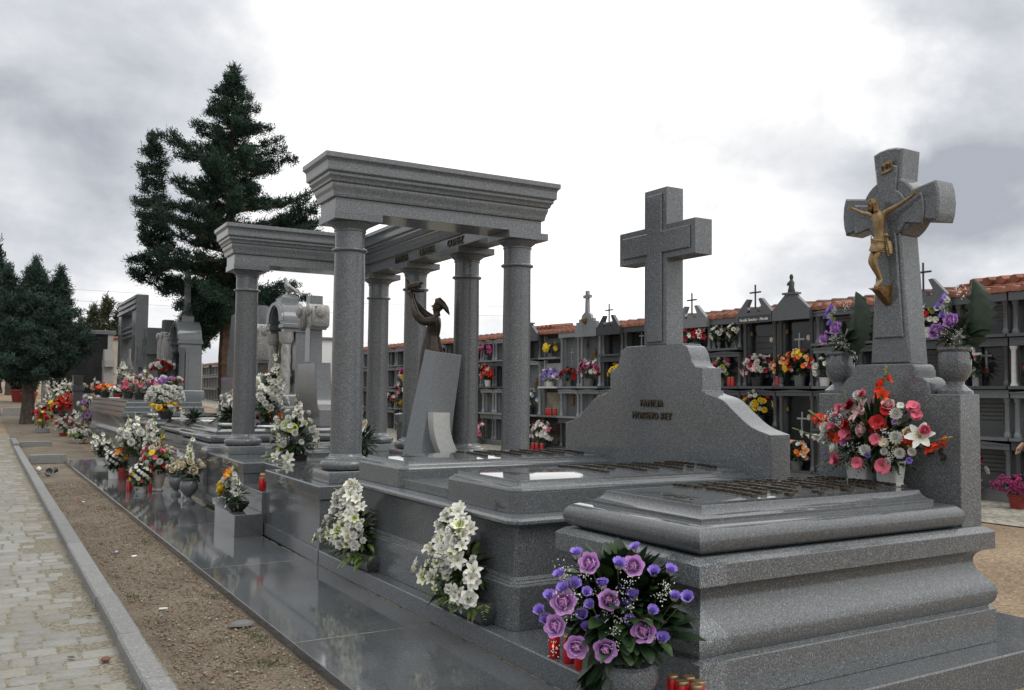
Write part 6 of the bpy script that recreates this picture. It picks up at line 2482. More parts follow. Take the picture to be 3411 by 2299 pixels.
# ---- white pot of mixed flowers leaning on the crucifix headstone
bq = Bouquet('flower_arrangement', 'pink carnations, white pompons and scarlet gladioli in white pots on the crucifix tomb', 'flowers', (4.88, 3.70, 1.0755), seed=7)
for y in (.12, -.10):
    b = MB()
    b.poly_prof(rect(-.06, .06, y-.095, y+.095, .02), [(.02, .0005), (.02, .016), (.025, .02), (.012, .12), (.008, .155), (.02, .155), (.025, .14)])
    bq.part('pot', b, WHITE_CERAMIC)
rr = bq.r
def q7(sy, sz, k=0.0):
    return Vector((-.10-.06*k, -sy-.07, .155+sz*.86))
for kind, col, sx, sz, s in (
        ('carnation', 'pink', -.27, -.01, .042), ('carnation', 'pink', -.09, -.025, .046), ('carnation', 'pink', .09, -.03, .05), ('mum', 'white', -.27, .07, .036), ('mum', 'white', -.03, .07, .04),
        ('carnation', 'pink', .05, .15, .047), ('mum', 'white', .18, .17, .042), ('carnation', 'pink', -.18, .17, .048), ('rose', 'palepink', -.06, .215, .046), ('carnation', 'red', .06, .265, .05), ('carnation', 'red', -.18, .245, .04),
        ('carnation', 'crimson', -.15, .39, .046), ('lily', 'palepink', -.07, .35, .085), ('carnation', 'red', .12, .36, .048), ('mum', 'white', .18, .335, .042), ('carnation', 'pink', .29, .38, .045), ('carnation', 'pink', .31, .33, .04),
        ('mum', 'white', -.08, .46, .038), ('carnation', 'pink', -.05, .475, .03), ('carnation', 'pink', -.23, .35, .042), ('mum', 'white', -.19, .35, .034), ('carnation', 'pink', -.30, .23, .035), ('mum', 'white', -.35, .215, .036),
        ('mum', 'white', -.36, .16, .028), ('mum', 'white', -.40, .12, .018), ('mum', 'white', -.38, .13, .016), ('lily', 'white', .33, .19, .07), ('rose', 'cream', .26, .21, .034), ('rose', 'pink', .36, .23, .03), ('mum', 'white', .1, .07, .024), ('mum', 'white', .2, .065, .03),
        ('mum', 'white', .28, .08, .028), ('carnation', 'cream', .1, .13, .03), ('rose', 'palepink', .13, .40, .035), ('carnation', 'white', .21, .39, .025), ('mum', 'white', .12, .0, .024), ('puff', 'lilac', -.2, .11, .026), ('puff', 'violet', -.36, .02, .02), ('puff', 'lilac', .17, .28, .02), ('puff', 'violet', -.01, .04, .022), ('puff', 'lilac', -.25, .3, .02), ('puff', 'violet', .26, .02, .02), ('carnation', 'red', .25, .18, .03)):
    dep = .9-abs(sx)*1.2
    p = q7(sx, sz, dep)
    d = Vector((-.8, -sx*1.6+rr.uniform(-.2, .2), .25+(sz-.15)*1.2))
    bq.head(kind, col, p, d, s*1.16)
    bq.stem((0, -sx*.3, .14), p, .003)
bq.spike((0, 0, .2), (.02, -.07, .74), 'scarlet', .075, 9)
bq.spike((-.05, .08, .2), (-.10, .44, .45), 'scarlet', .07, 7)
bq.spike((-.05, -.08, .2), (-.1, -.58, .32), 'scarlet', .075, 7)
bq.spike((-.05, .08, .2), (-.15, .54, .33), 'white', .045, 7)
bq.spike((-.02, .1, .3), (0, .25, .60), 'budgreen', .02, 3)
bq.spike((-.02, -.1, .3), (.02, -.40, .56), 'budgreen', .02, 3)
bq.spike((-.05, -.1, .2), (-.12, -.46, .30), 'lime', .03, 4)
bq.bush((-.03, 0, .30), (.07, .32, .2), 520, .11, .014, [LEAF_D, LEAF_D, LEAF_M])
for i in range(9):
    a = -1+.25*i
    bq.frond((-.06, -a*.25, .15), (-.5, -a*.8, -.1), .24, .06, LEAF_D if i % 3 else LEAF_M, .7)
for sx, sz in ((-.2, .29), (-.12, .29), (-.12, .1), (.16, .05), (.1, .2), (-.3, .3)):
    bq.gyps(q7(sx, sz, .6), (.04, .05, .04), 60, .004, 'white', 3)
bq.done()

# ---- stone vases with mauve roses and a big dark leaf
for lab, y, s, seed in (('square-shouldered stone vase left of the crucifix, with mauve roses and a large dark leaf', 4.172, 1.0, 8), ('square-shouldered stone vase right of the crucifix, with mauve roses and a large dark leaf', 3.326, 1.0, 9)):
    bq = Bouquet('stone_vase', lab, 'vase', (5.135, y, 1.641), seed=seed)
    pot(bq, [(r_, z_) for r_, z_ in [(.095, 0), (.095, .02), (.075, .035), (.05, .06), (.05, .075), (.07, .1), (.088, .135), (.088, .235), (.082, .255), (.094, .27), (.094, .285), (.078, .285), (.07, .25)]], G_TOMB, 'vase', 24, sq=.2)
    Y = lambda a: -a
    for kind, col, sx, sz, dx, size in (('rose', 'lilac', -.085, .385, -.05, .054), ('rose', 'lilac', .012, .445, -.05, .054)):
        bq.head(kind, col, Vector((dx, Y(sx), sz)), (-.8, Y(sx)*3-.2, .45), size)
        bq.stem((0, 0, .27), (dx, Y(sx), sz-.02), .004)
    for sx, sz in ((-.065, .54), (-.035, .485), (-.03, .58)):
        bq.head('bell', 'violet', Vector((-.04, Y(sx), sz)), (-.6, Y(sx)*5+.5, .6), .045)
        bq.stem((0, 0, .27), (-.04, Y(sx), sz-.03), .003)
    b = MB()
    vs, fs = [], []
    n = 15
    for i in range(n+1):
        u = i/n
        z = .30+.40*u
        w = .115*math.sin(math.pi*min(.97, .12+.8*u))**.8
        cy_ = -.07-.06*math.sin(u*2.6)
        for s_ in (-1, -.5, 0, .5, 1):
            notchk = 1-.34*(i % 2)*abs(s_)**2
            vs.append((.02+.03*abs(s_)+.02*u, cy_+s_*w*notchk, z-.03*abs(s_)))
    for i in range(n):
        for s_ in range(4):
            k = i*5+s_
            fs.append((k, k+1, k+6, k+5))
    b.add(vs, fs)
    bq.part('big_leaf', b, LEAF_D, angle=80)
    bq.bush((0, -.02, .34), (.06, .1, .09), 70, .1, .02, [LEAF_D])
    bq.gyps((-.05, -.02, .35), (.03, .06, .05), 90, .004, 'white', 6)
    bq.gyps((-.02, -.05, .60), (.02, .03, .05), 40, .004, 'white', 3)
    bq.head('puff', 'lime', Vector((-.02, .04, .50)), (-.7, .3, .3), .03)
    bq.done()

# red candles by the big purple arrangement
for i, (x, y, h) in enumerate(((2.762, 4.14, .145), (2.775, 4.02, .135), (2.765, 3.90, .15))):
    candle(('red votive candle with a printed label', 'middle plain red votive candle', 'red votive candle half under the leaves')[i]+' left of the purple arrangement on the step', x, y, .19, h, .031, lit=i == 0)
for i, (x, y, h) in enumerate(((2.80, 3.22, .15), (2.85, 3.165, .15), (2.79, 3.14, .145), (2.845, 3.095, .15), (2.80, 3.06, .15))):
    candle('lit red votive candle in the cluster at the front corner of the crucifix tomb', x, y, .19, h, .028, 'lit red candles at the corner of the crucifix tomb', True)

# ---- flowers standing on the polished paving
def paving(label, x, y, w, h, container, spec, seed, z=.06, up=-.1, leaf=(LEAF_D, LEAF_M), green=160, spikes=(), cz=None, merge=False, gy=0, face=None):
    bq = Bouquet('potted_flowers', label, 'flowers', (x, y, z), seed=seed, merge=merge)
    zc = .0
    if container:
        nm, prof, mat = container
        pot(bq, prof, mat, nm)
        zc = max(p[1] for p in prof)
    cz_ = cz if cz is not None else (zc+h)/2
    bq.dome((0, 0, cz_), (w/2, w/2, max(.06, h-cz_)), items(bq.r, spec), (0, 0, zc*.9), up, .14, face)
    bq.bush((0, 0, cz_*.92), (w*.42, w*.42, max(.05, (h-zc)*.42)), green, .11*min(1, w/.35), .02, leaf)
    for a, e, col, s, n in spikes:
        bq.spike(a, e, col, s, n)
    if gy:
        bq.gyps((-.05, -.05, cz_+.05), (w*.35, w*.35, .08), gy, .007)
    bq.done()
    return bq


GREYVASE = ('vase', [(.075, 0), (.08, .02), (.055, .05), (.06, .1), (.09, .25), (.105, .40), (.115, .42), (.1, .42), (.09, .38)], G_TOMB)
paving('white gladioli in a low white pot, farthest of the pots on the polished paving', 2.36, 20.3, .42, .5, ('pot', [(.11, 0), (.14, .13), (.15, .14), (.12, .14)], WHITE_CERAMIC), [('glad', 'white', .06, 12)], 11, green=300,
       spikes=[((0, 0, .15), (-.18, .1, .66), 'white', .085, 8), ((0, 0, .15), (-.05, -.12, .72), 'white', .08, 7), ((0, 0, .15), (.1, -.2, .6), 'white', .08, 7), ((0, 0, .15), (-.22, .22, .48), 'white', .09, 7)])
paving('round bush of small white daisies in a white cylinder pot on the paving', 2.2, 17.1, .40, .50, ('pot', [(.115, 0), (.12, .16), (.125, .165), (.1, .165)], WHITE_CERAMIC), [('daisy', 'white', .034, 58)], 12, green=420, up=-.55, leaf=(LEAF_D,))
paving('tall fan of white gladioli and spider chrysanthemums in a tall grey stone vase', 2.42, 16.5, .55, .95, GREYVASE, [('mum', 'white', .085, 10), ('lily', 'white', .07, 8), ('mum', 'ivory', .05, 4), ('puff', 'orange', .05, 3)], 13, green=320, cz=.62,
       spikes=[((0, 0, .4), (-.2, .42, .95), 'white', .10, 9), ((0, 0, .4), (-.1, .28, 1.12), 'white', .10, 9), ((0, 0, .4), (0, .12, 1.16), 'white', .10, 9), ((0, 0, .4), (.0, -.08, 1.02), 'white', .09, 8), ((0, 0, .4), (-.1, .46, .8), 'white', .10, 8)])
bq = Bouquet('flower_bunch', 'orange lilies at the side of the tall white gladiolus fan', 'flowers', (2.3, 16.95, .06), seed=14)
pot(bq, [(.07, 0), (.09, .2), (.08, .2)], TERRACOTTA)
bq.dome((0, 0, .42), (.14, .14, .14), items(bq.r, [('lily', 'orange', .075, 7), ('lily', 'scarlet', .06, 3)]), (0, 0, .18))
bq.bush((0, 0, .34), (.12, .12, .14), 90, .12, .02, [LEAF_M, LEAF_D])
bq.done()
bq = Bouquet('flower_bunch', 'long white gladiolus bunch wrapped as a cone, leaning behind the pink and yellow urn', 'flowers', (2.62, 15.7, .06), seed=15)
b = MB()
b.lathe([(.05, .02), (.10, .35), (.16, .6), (.155, .6), (.09, .35), (.045, .03)], n=14, M=Matrix.Rotation(RAD(-14), 4, 'X'))
bq.part('wrapping', b, CELLO)
for i in range(30):
    u = i/29
    p = Vector((-.06+bq.r.uniform(-.12, .05)*(1.2-u), .22*u-.02+bq.r.uniform(-.14, .14)*(1.2-u)+.05, .3+.72*u))
    bq.head('lily' if i % 2 else 'mum', 'white', p, (-.8, bq.r.uniform(-.8, .4), .35), .085*(1.15-.45*u))
for k in range(4):
    bq.spike((0, .1, .6), (-.04, .2-.12*k, 1.16-.06*k), 'white', .07, 5)
bq.bush((.02, .08, .55), (.1, .15, .35), 160, .12, .018, [LEAF_D, LEAF_M])
bq.done()
paving('low white pot of small yellow and white chrysanthemums at the front of the group', 2.24, 14.65, .36, .44, ('pot', [(.075, 0), (.1, .085), (.105, .09), (.085, .09)], WHITE_CERAMIC), [('daisy', 'white', .035, 24), ('daisy', 'yellow', .035, 10), ('daisy', 'ivory', .035, 12), ('puff', 'pink', .03, 7)], 16, green=260, up=-.5)
paving('cream stone urn overflowing with pink, red, yellow and white flowers', 2.5, 14.75, .50, .72, ('urn', [(.075, 0), (.08, .015), (.06, .04), (.085, .12), (.12, .24), (.115, .30), (.13, .315), (.13, .33), (.1, .33)], CREAM_STONE),
       [('carnation', 'pink', .05, 8), ('mum', 'white', .055, 9), ('carnation', 'red', .045, 4), ('daisy', 'yellow', .055, 6), ('rose', 'cream', .05, 5), ('puff', 'magenta', .045, 5), ('mum', 'lime', .04, 4)], 17, green=260, cz=.45, up=-.45,
       spikes=[((0, 0, .4), (.05, -.12, .95), 'yellow', .055, 6), ((0, 0, .4), (.02, -.25, .98), 'budgreen', .03, 4), ((0, 0, .4), (.06, .02, .9), 'budgreen', .03, 3)])
paving('grey stone urn with a few cream roses, second from the right on the paving', 2.62, 13.95, .26, .50, ('urn', sc_prof(URN, .95, 1.0), G_URN), [('rose', 'cream', .055, 7), ('rose', 'ivory', .03, 3), ('bud', 'ivory', .03, 3)], 18, green=110, cz=.40, up=-.1)
paving('grey stone urn of cream roses and tall white stock, nearest of the paving group', 2.60, 12.95, .34, .62, ('urn', sc_prof(URN, 1.1, 1.12), G_URN), [('rose', 'cream', .066, 9), ('rose', 'ivory', .05, 3)], 19, green=150, cz=.46, up=-.2,
       spikes=[((0, 0, .4), (.02, -.04, .95), 'white', .075, 11), ((0, 0, .4), (.0, .05, .84), 'white', .075, 10), ((0, 0, .4), (-.03, -.1, .8), 'ivory', .07, 9)])
candle('red votive candle beside the white cylinder pot of daisies', 2.37, 17.15, .06, .185, .05)
candle('slim red votive candle right of the low pot of yellow chrysanthemums', 2.375, 14.62, .06, .15, .024)
candle('red votive candle left of the low pot of yellow chrysanthemums', 2.12, 14.95, .06, .16, .04)
candle('red votive candle behind the grey vase on the paving', 2.52, 16.0, .06, .3, .04)
candle('thin white memorial candle standing between the two grey urns', 2.665, 13.7, .06, .155, .02, 'white memorial candles', white=True)

# ---- the crowd of flowers farther left
def heap(label, x, y, z, w, h, spec, seed, container=None, spikes=(), green=140, leaf=(LEAF_D, LEAF_M), up=-.3, cz=None):
    return paving(label, x, y, w, h, container, spec, seed, z, up, leaf, green, spikes, cz)


BIGPOT = ('pot', [(.12, 0), (.16, .2), (.17, .22), (.14, .22)], CONCRETE)
DARKPOT = ('pot', [(.1, 0), (.14, .16), (.12, .16)], IRON)
heap('red and yellow-green wrapped bouquet on a small stone base near the cross kerbs', 1.98, 32.7, .19, .55, .75, [('carnation', 'red', .09, 9), ('mum', 'lime', .07, 7), ('carnation', 'white', .07, 3), ('daisy', 'yellow', .06, 3)], 21, ('stone_base', [(.22, 0), (.22, .12), (.18, .13)], G_KERB), green=220, leaf=(LEAF_M, LEAF_L))
heap('white chrysanthemum cushion with red flowers below it, left of the big white gladioli', 2.5, 31.0, .14, .52, .62, [('mum', 'white', .055, 34), ('carnation', 'crimson', .07, 8)], 22, ('pot', [(.13, 0), (.17, .1), (.15, .1)], TERRACOTTA), green=200, up=-.6)
heap('white gladioli with red carnations, just right of the white chrysanthemum cushion', 2.86, 31.4, .14, .42, .66, [('glad', 'white', .08, 8), ('carnation', 'crimson', .08, 5)], 23, DARKPOT, [((0, 0, .3), (-.1, .1, .85), 'white', .11, 8), ((0, 0, .3), (.05, -.15, .75), 'white', .11, 7)])
heap('low white bowl of white pompons with a lime spray before the stepped tomb', 2.66, 28.2, .08, .56, .38, [('mum', 'white', .075, 18), ('mum', 'lime', .06, 4), ('carnation', 'crimson', .06, 3)], 24, ('bowl', [(.12, 0), (.18, .1), (.17, .11)], WHITE_CERAMIC), up=-.35)
heap('tall white and mauve chrysanthemum spray at the corner of the stepped tomb', 3.2, 31.2, .25, .55, 1.15, [('mum', 'white', .13, 9), ('mum', 'lilac', .10, 4), ('lily', 'white', .09, 7), ('puff', 'peach', .07, 3)], 25, DARKPOT, cz=.7, up=-.7, green=220, spikes=[((0, 0, .6), (.1, .1, 1.25), 'white', .1, 7)])
heap('yellow chrysanthemum bowl beyond the wrapped red bouquet', 3.0, 41.5, .55, .75, .55, [('daisy', 'yellow', .11, 16), ('carnation', 'red', .09, 6)], 26, DARKPOT)
heap('scarlet gladioli and red carnations left of the short square pillar', 3.2, 40.6, .40, .85, .65, [('carnation', 'red', .12, 12), ('lily', 'scarlet', .12, 6), ('glad', 'white', .08, 4)], 27, DARKPOT, [((0, 0, .3), (-.15, .1, 1.0), 'scarlet', .16, 8), ((0, 0, .3), (.15, -.1, 1.15), 'scarlet', .16, 8)])
heap('tall white flower spikes with long green shoots before the black mausoleum', 3.15, 43.0, .46, .8, 1.1, [('glad', 'white', .08, 8)], 28, None, [((-.3+.1*k, .1*(k % 3), .2), (-.5+.16*k, .1, 1.55+.12*(k % 3)), 'white', .11, 10) for k in range(7)], 200, (LEAF_M, LEAF_L))
heap('small white gladioli with red blooms right of the bushy cypress trunk', 2.42, 41.2, .40, .5, .5, [('glad', 'white', .08, 8), ('carnation', 'red', .08, 5)], 29, DARKPOT, [((0, 0, .2), (-.1, .1, .85), 'white', .11, 8), ((0, 0, .2), (.15, -.1, .85), 'white', .11, 8)])
# on the stepped tomb
T7 = 1.3605
heap('orange and yellow gerbera bowl on the stepped tomb, leftmost of its bouquets', 3.4, 29.2, T7, .62, .40, [('daisy', 'orange', .075, 12), ('daisy', 'scarlet', .07, 8), ('daisy', 'gold', .09, 2)], 31, DARKPOT)
heap('round cushion of white daisies on the stepped tomb', 3.6, 28.1, T7, .46, .36, [('daisy', 'white', .05, 34)], 32, ('basket', [(.1, 0), (.15, .12), (.13, .12)], TERRACOTTA))
heap('small bunch of red carnations next to the pink and mauve spray on the stepped tomb', 3.6, 26.1, T7, .30, .3, [('carnation', 'crimson', .05, 12)], 33, DARKPOT)
heap('large spray of pink and mauve chrysanthemums on the stepped tomb', 3.5, 23.5, T7, .80, .58, [('mum', 'mauve', .11, 7), ('lily', 'pink', .09, 9), ('mum', 'palepink', .08, 7), ('mum', 'ivory', .08, 5), ('glad', 'white', .06, 6)], 34, DARKPOT, [((0, 0, .2), (.1, -.1, .8), 'white', .08, 8), ((0, 0, .2), (.15, -.3, .8), 'budgreen', .05, 6)])
heap('big white mass of roses and pompons at the right end of the stepped tomb', 3.42, 19.75, 1.0705, .74, .62, [('mum', 'white', .065, 40), ('rose', 'white', .06, 20)], 35, DARKPOT, up=-.45, green=260)
heap('white and lilac chrysanthemums above the big white mass, before the arched shrine', 4.3, 24.1, 1.6005, .62, .3, [('mum', 'white', .10, 7), ('mum', 'lilac', .08, 6), ('carnation', 'red', .05, 3)], 36, DARKPOT)
heap('red and white rose ball on a stone stand left of the arched shrine', 4.75, 27.9, 1.95, .62, .5, [('rose', 'white', .085, 17), ('rose', 'red', .085, 10)], 37, DARKPOT, up=-.5)
st_ = thing('stone_stand', 'stepped granite stand under the red and white rose ball', 'stand', (4.75, 27.95, 1.0))
b = MB()
b.poly_prof(rect(-.13, .13, -.2, .2), [(0, -.9), (0, .6), (-.03, .65), (-.03, .8), (.02, .9), (.02, .949)])
b.build('stand', G_TOMB, st_)
heap('pale green and white spray at the left end of the ledge of the black mausoleum', 3.9, 43.6, 1.40, .8, .45, [('mum', 'ivory', .08, 12), ('mum', 'white', .08, 6)], 38, DARKPOT, leaf=(LEAF_M, LEAF_L))
heap('white and orange gladioli on the ledge below the tall portal', 4.35, 39.8, 1.30, .6, .6, [('glad', 'white', .09, 9), ('lily', 'scarlet', .08, 4)], 39, DARKPOT, [((0, 0, .2), (-.1, .2, .8), 'white', .11, 6)])
heap('tall white lilies standing inside the tall granite portal', 4.95, 37.0, 1.46, .7, 1.0, [('lily', 'white', .12, 12)], 40, DARKPOT, [((0, 0, .3), (-.1, .15*k, 1.3), 'white', .14, 8) for k in (-1, 0, 1)], cz=.7)
# on the lids beyond the canopy
heap('yellow chrysanthemums with white and orange flowers on the second lid beyond the canopy', 3.22, 18.35, 1.041, .50, .26, [('mum', 'yellow', .085, 5), ('mum', 'white', .07, 6), ('carnation', 'orange', .045, 5), ('lily', 'white', .06, 4)], 41, DARKPOT)
bq = Bouquet('flower_jug', 'little white jug with thin sprigs on the second lid beyond the canopy', 'vase', (3.32, 17.2, 1.041), seed=42)
pot(bq, [(.05, 0), (.06, .05), (.05, .13), (.055, .15), (.045, .15)], WHITE_CERAMIC, 'jug', 14)
for k in range(5):
    bq.spike((0, 0, .1), (.02*k-.05, .07-.05*k, .28-.02*k), 'ivory', .03, 3)
bq.done()
bq = Bouquet('protea', 'single pale pink protea lying on the second lid beyond the canopy', 'flowers', (3.38, 16.7, 1.041), seed=43)
bq.head('protea', 'palepink', Vector((0, 0, .09)), (-.5, -.5, .9), .085)
bq.head('lily', 'white', Vector((-.02, .12, .04)), (-.5, .5, .6), .06)
bq.bush((0, -.05, .05), (.1, .25, .04), 60, .2, .03, [LEAF_D])
bq.done()
bq = Bouquet('flower_spray', 'long white gladiolus spray with big dark leaves lying behind the farther front column', 'flowers', (3.75, 15.35, 1.066), seed=44)
for k in range(9):
    bq.spike((0, -.1, .12), (-.08+.03*k, .75-.16*k, .16+.075*k), 'white', .10, 9)
bq.dome((0, 0, .24), (.2, .42, .26), items(bq.r, [('mum', 'white', .06, 16), ('glad', 'white', .06, 10)]), (0, 0, .1), 0)
for k in range(16):
    a = .35*k
    bq.leaf((0, 0, .06), (math.cos(a)*.6-.5, math.sin(a), .12), .42, .075, LEAF_D, .35, .15, 6)
bq.bush((0, 0, .14), (.2, .45, .1), 200, .15, .03, [LEAF_D])
bq.done()
heap('large white gladiolus and rose arrangement before the twisted column shrine', 4.2, 14.9, 1.066, .60, .55, [('rose', 'white', .065, 14), ('mum', 'white', .055, 12), ('carnation', 'crimson', .03, 2)], 45, ('stand', [(.1, 0), (.1, .02), (.03, .04), (.05, .08), (.12, .1), (.1, .1)], IRON),
     [((0, 0, .3), (-.15, .32, .85), 'white', .11, 10), ((0, 0, .3), (-.1, .2, .7), 'white', .1, 9), ((0, 0, .3), (.1, -.3, .86), 'white', .11, 10), ((0, 0, .3), (.15, -.42, .75), 'white', .10, 9)], 300)
heap('white spider chrysanthemums and lilies on the sill inside the twisted column shrine', 4.9, 16.95, 1.55, .5, .42, [('mum', 'white', .095, 6), ('lily', 'white', .08, 9)], 46, DARKPOT, [((0, 0, .2), (0, -.15, .75), 'white', .09, 8), ((0, 0, .2), (0, .0, .85), 'white', .07, 6)], 160)
bq = Bouquet('dried_spray', 'thin brown dried palm shoot standing inside the twisted column shrine', 'plant', (4.97, 16.95, 1.56), seed=47)
for k in range(5):
    bq.stem((0, 0, 0), (.02, .03*k-.06, .9+.06*k), .006)
bq.done()
heap('small orange and dark red bunch half hidden right of the farther front column', 4.6, 16.2, .90, .4, .35, [('carnation', 'orange', .06, 5), ('carnation', 'crimson', .06, 5)], 48, DARKPOT)
heap('yellow and orange bunch on the left of the twisted column shrine', 5.3, 18.3, 1.6, .36, .55, [('carnation', 'gold', .06, 5), ('carnation', 'orange', .06, 5), ('carnation', 'red', .06, 4)], 49, DARKPOT)
bq = Bouquet('flower_vase', 'pink, yellow and white flowers hung between the two rear columns of the canopy', 'flowers', (6.5, 14.45, 1.25), seed=50)
pot(bq, [(.14, -1.24), (.16, -.2), (.2, -.15), (.2, -.02), (.12, 0)], G_TOMB, 'stand')
bq.dome((0, 0, .35), (.16, .2, .4), items(bq.r, [('carnation', 'magenta', .07, 8), ('mum', 'yellow', .065, 5), ('rose', 'palepink', .06, 5), ('glad', 'white', .06, 6)]), (0, 0, .02), -.6)
bq.bush((0, 0, .2), (.14, .18, .3), 160, .14, .03, [LEAF_D])
bq.done()
# papers and plates left on lids
for lab, x, y, z, sy in (('white sheet lying on the first lid beyond the canopy, left of the column', 3.6, 15.1, 1.0665, .32), ('white sheet lying on the first lid beyond the canopy, right of the column', 3.9, 13.75, 1.0665, .2), ('white card lying on the second lid beyond the canopy', 3.75, 17.3, 1.0415, .25), ('white paper on the small lid left of the yellow flowers', 3.4, 20.6, 1.0715, .3), ('white plate on the stepped tomb by the red carnations', 3.4, 27.2, 1.3612, .25)):
    b = MB()
    b.box(-.12, .12, -sy, sy, 0, .012)
    o = b.build('paper', plain('white_paper', (.72, .72, .72), .7, .03))
    o.location = (x, y, z)
    tag(o, lab, 'paper')

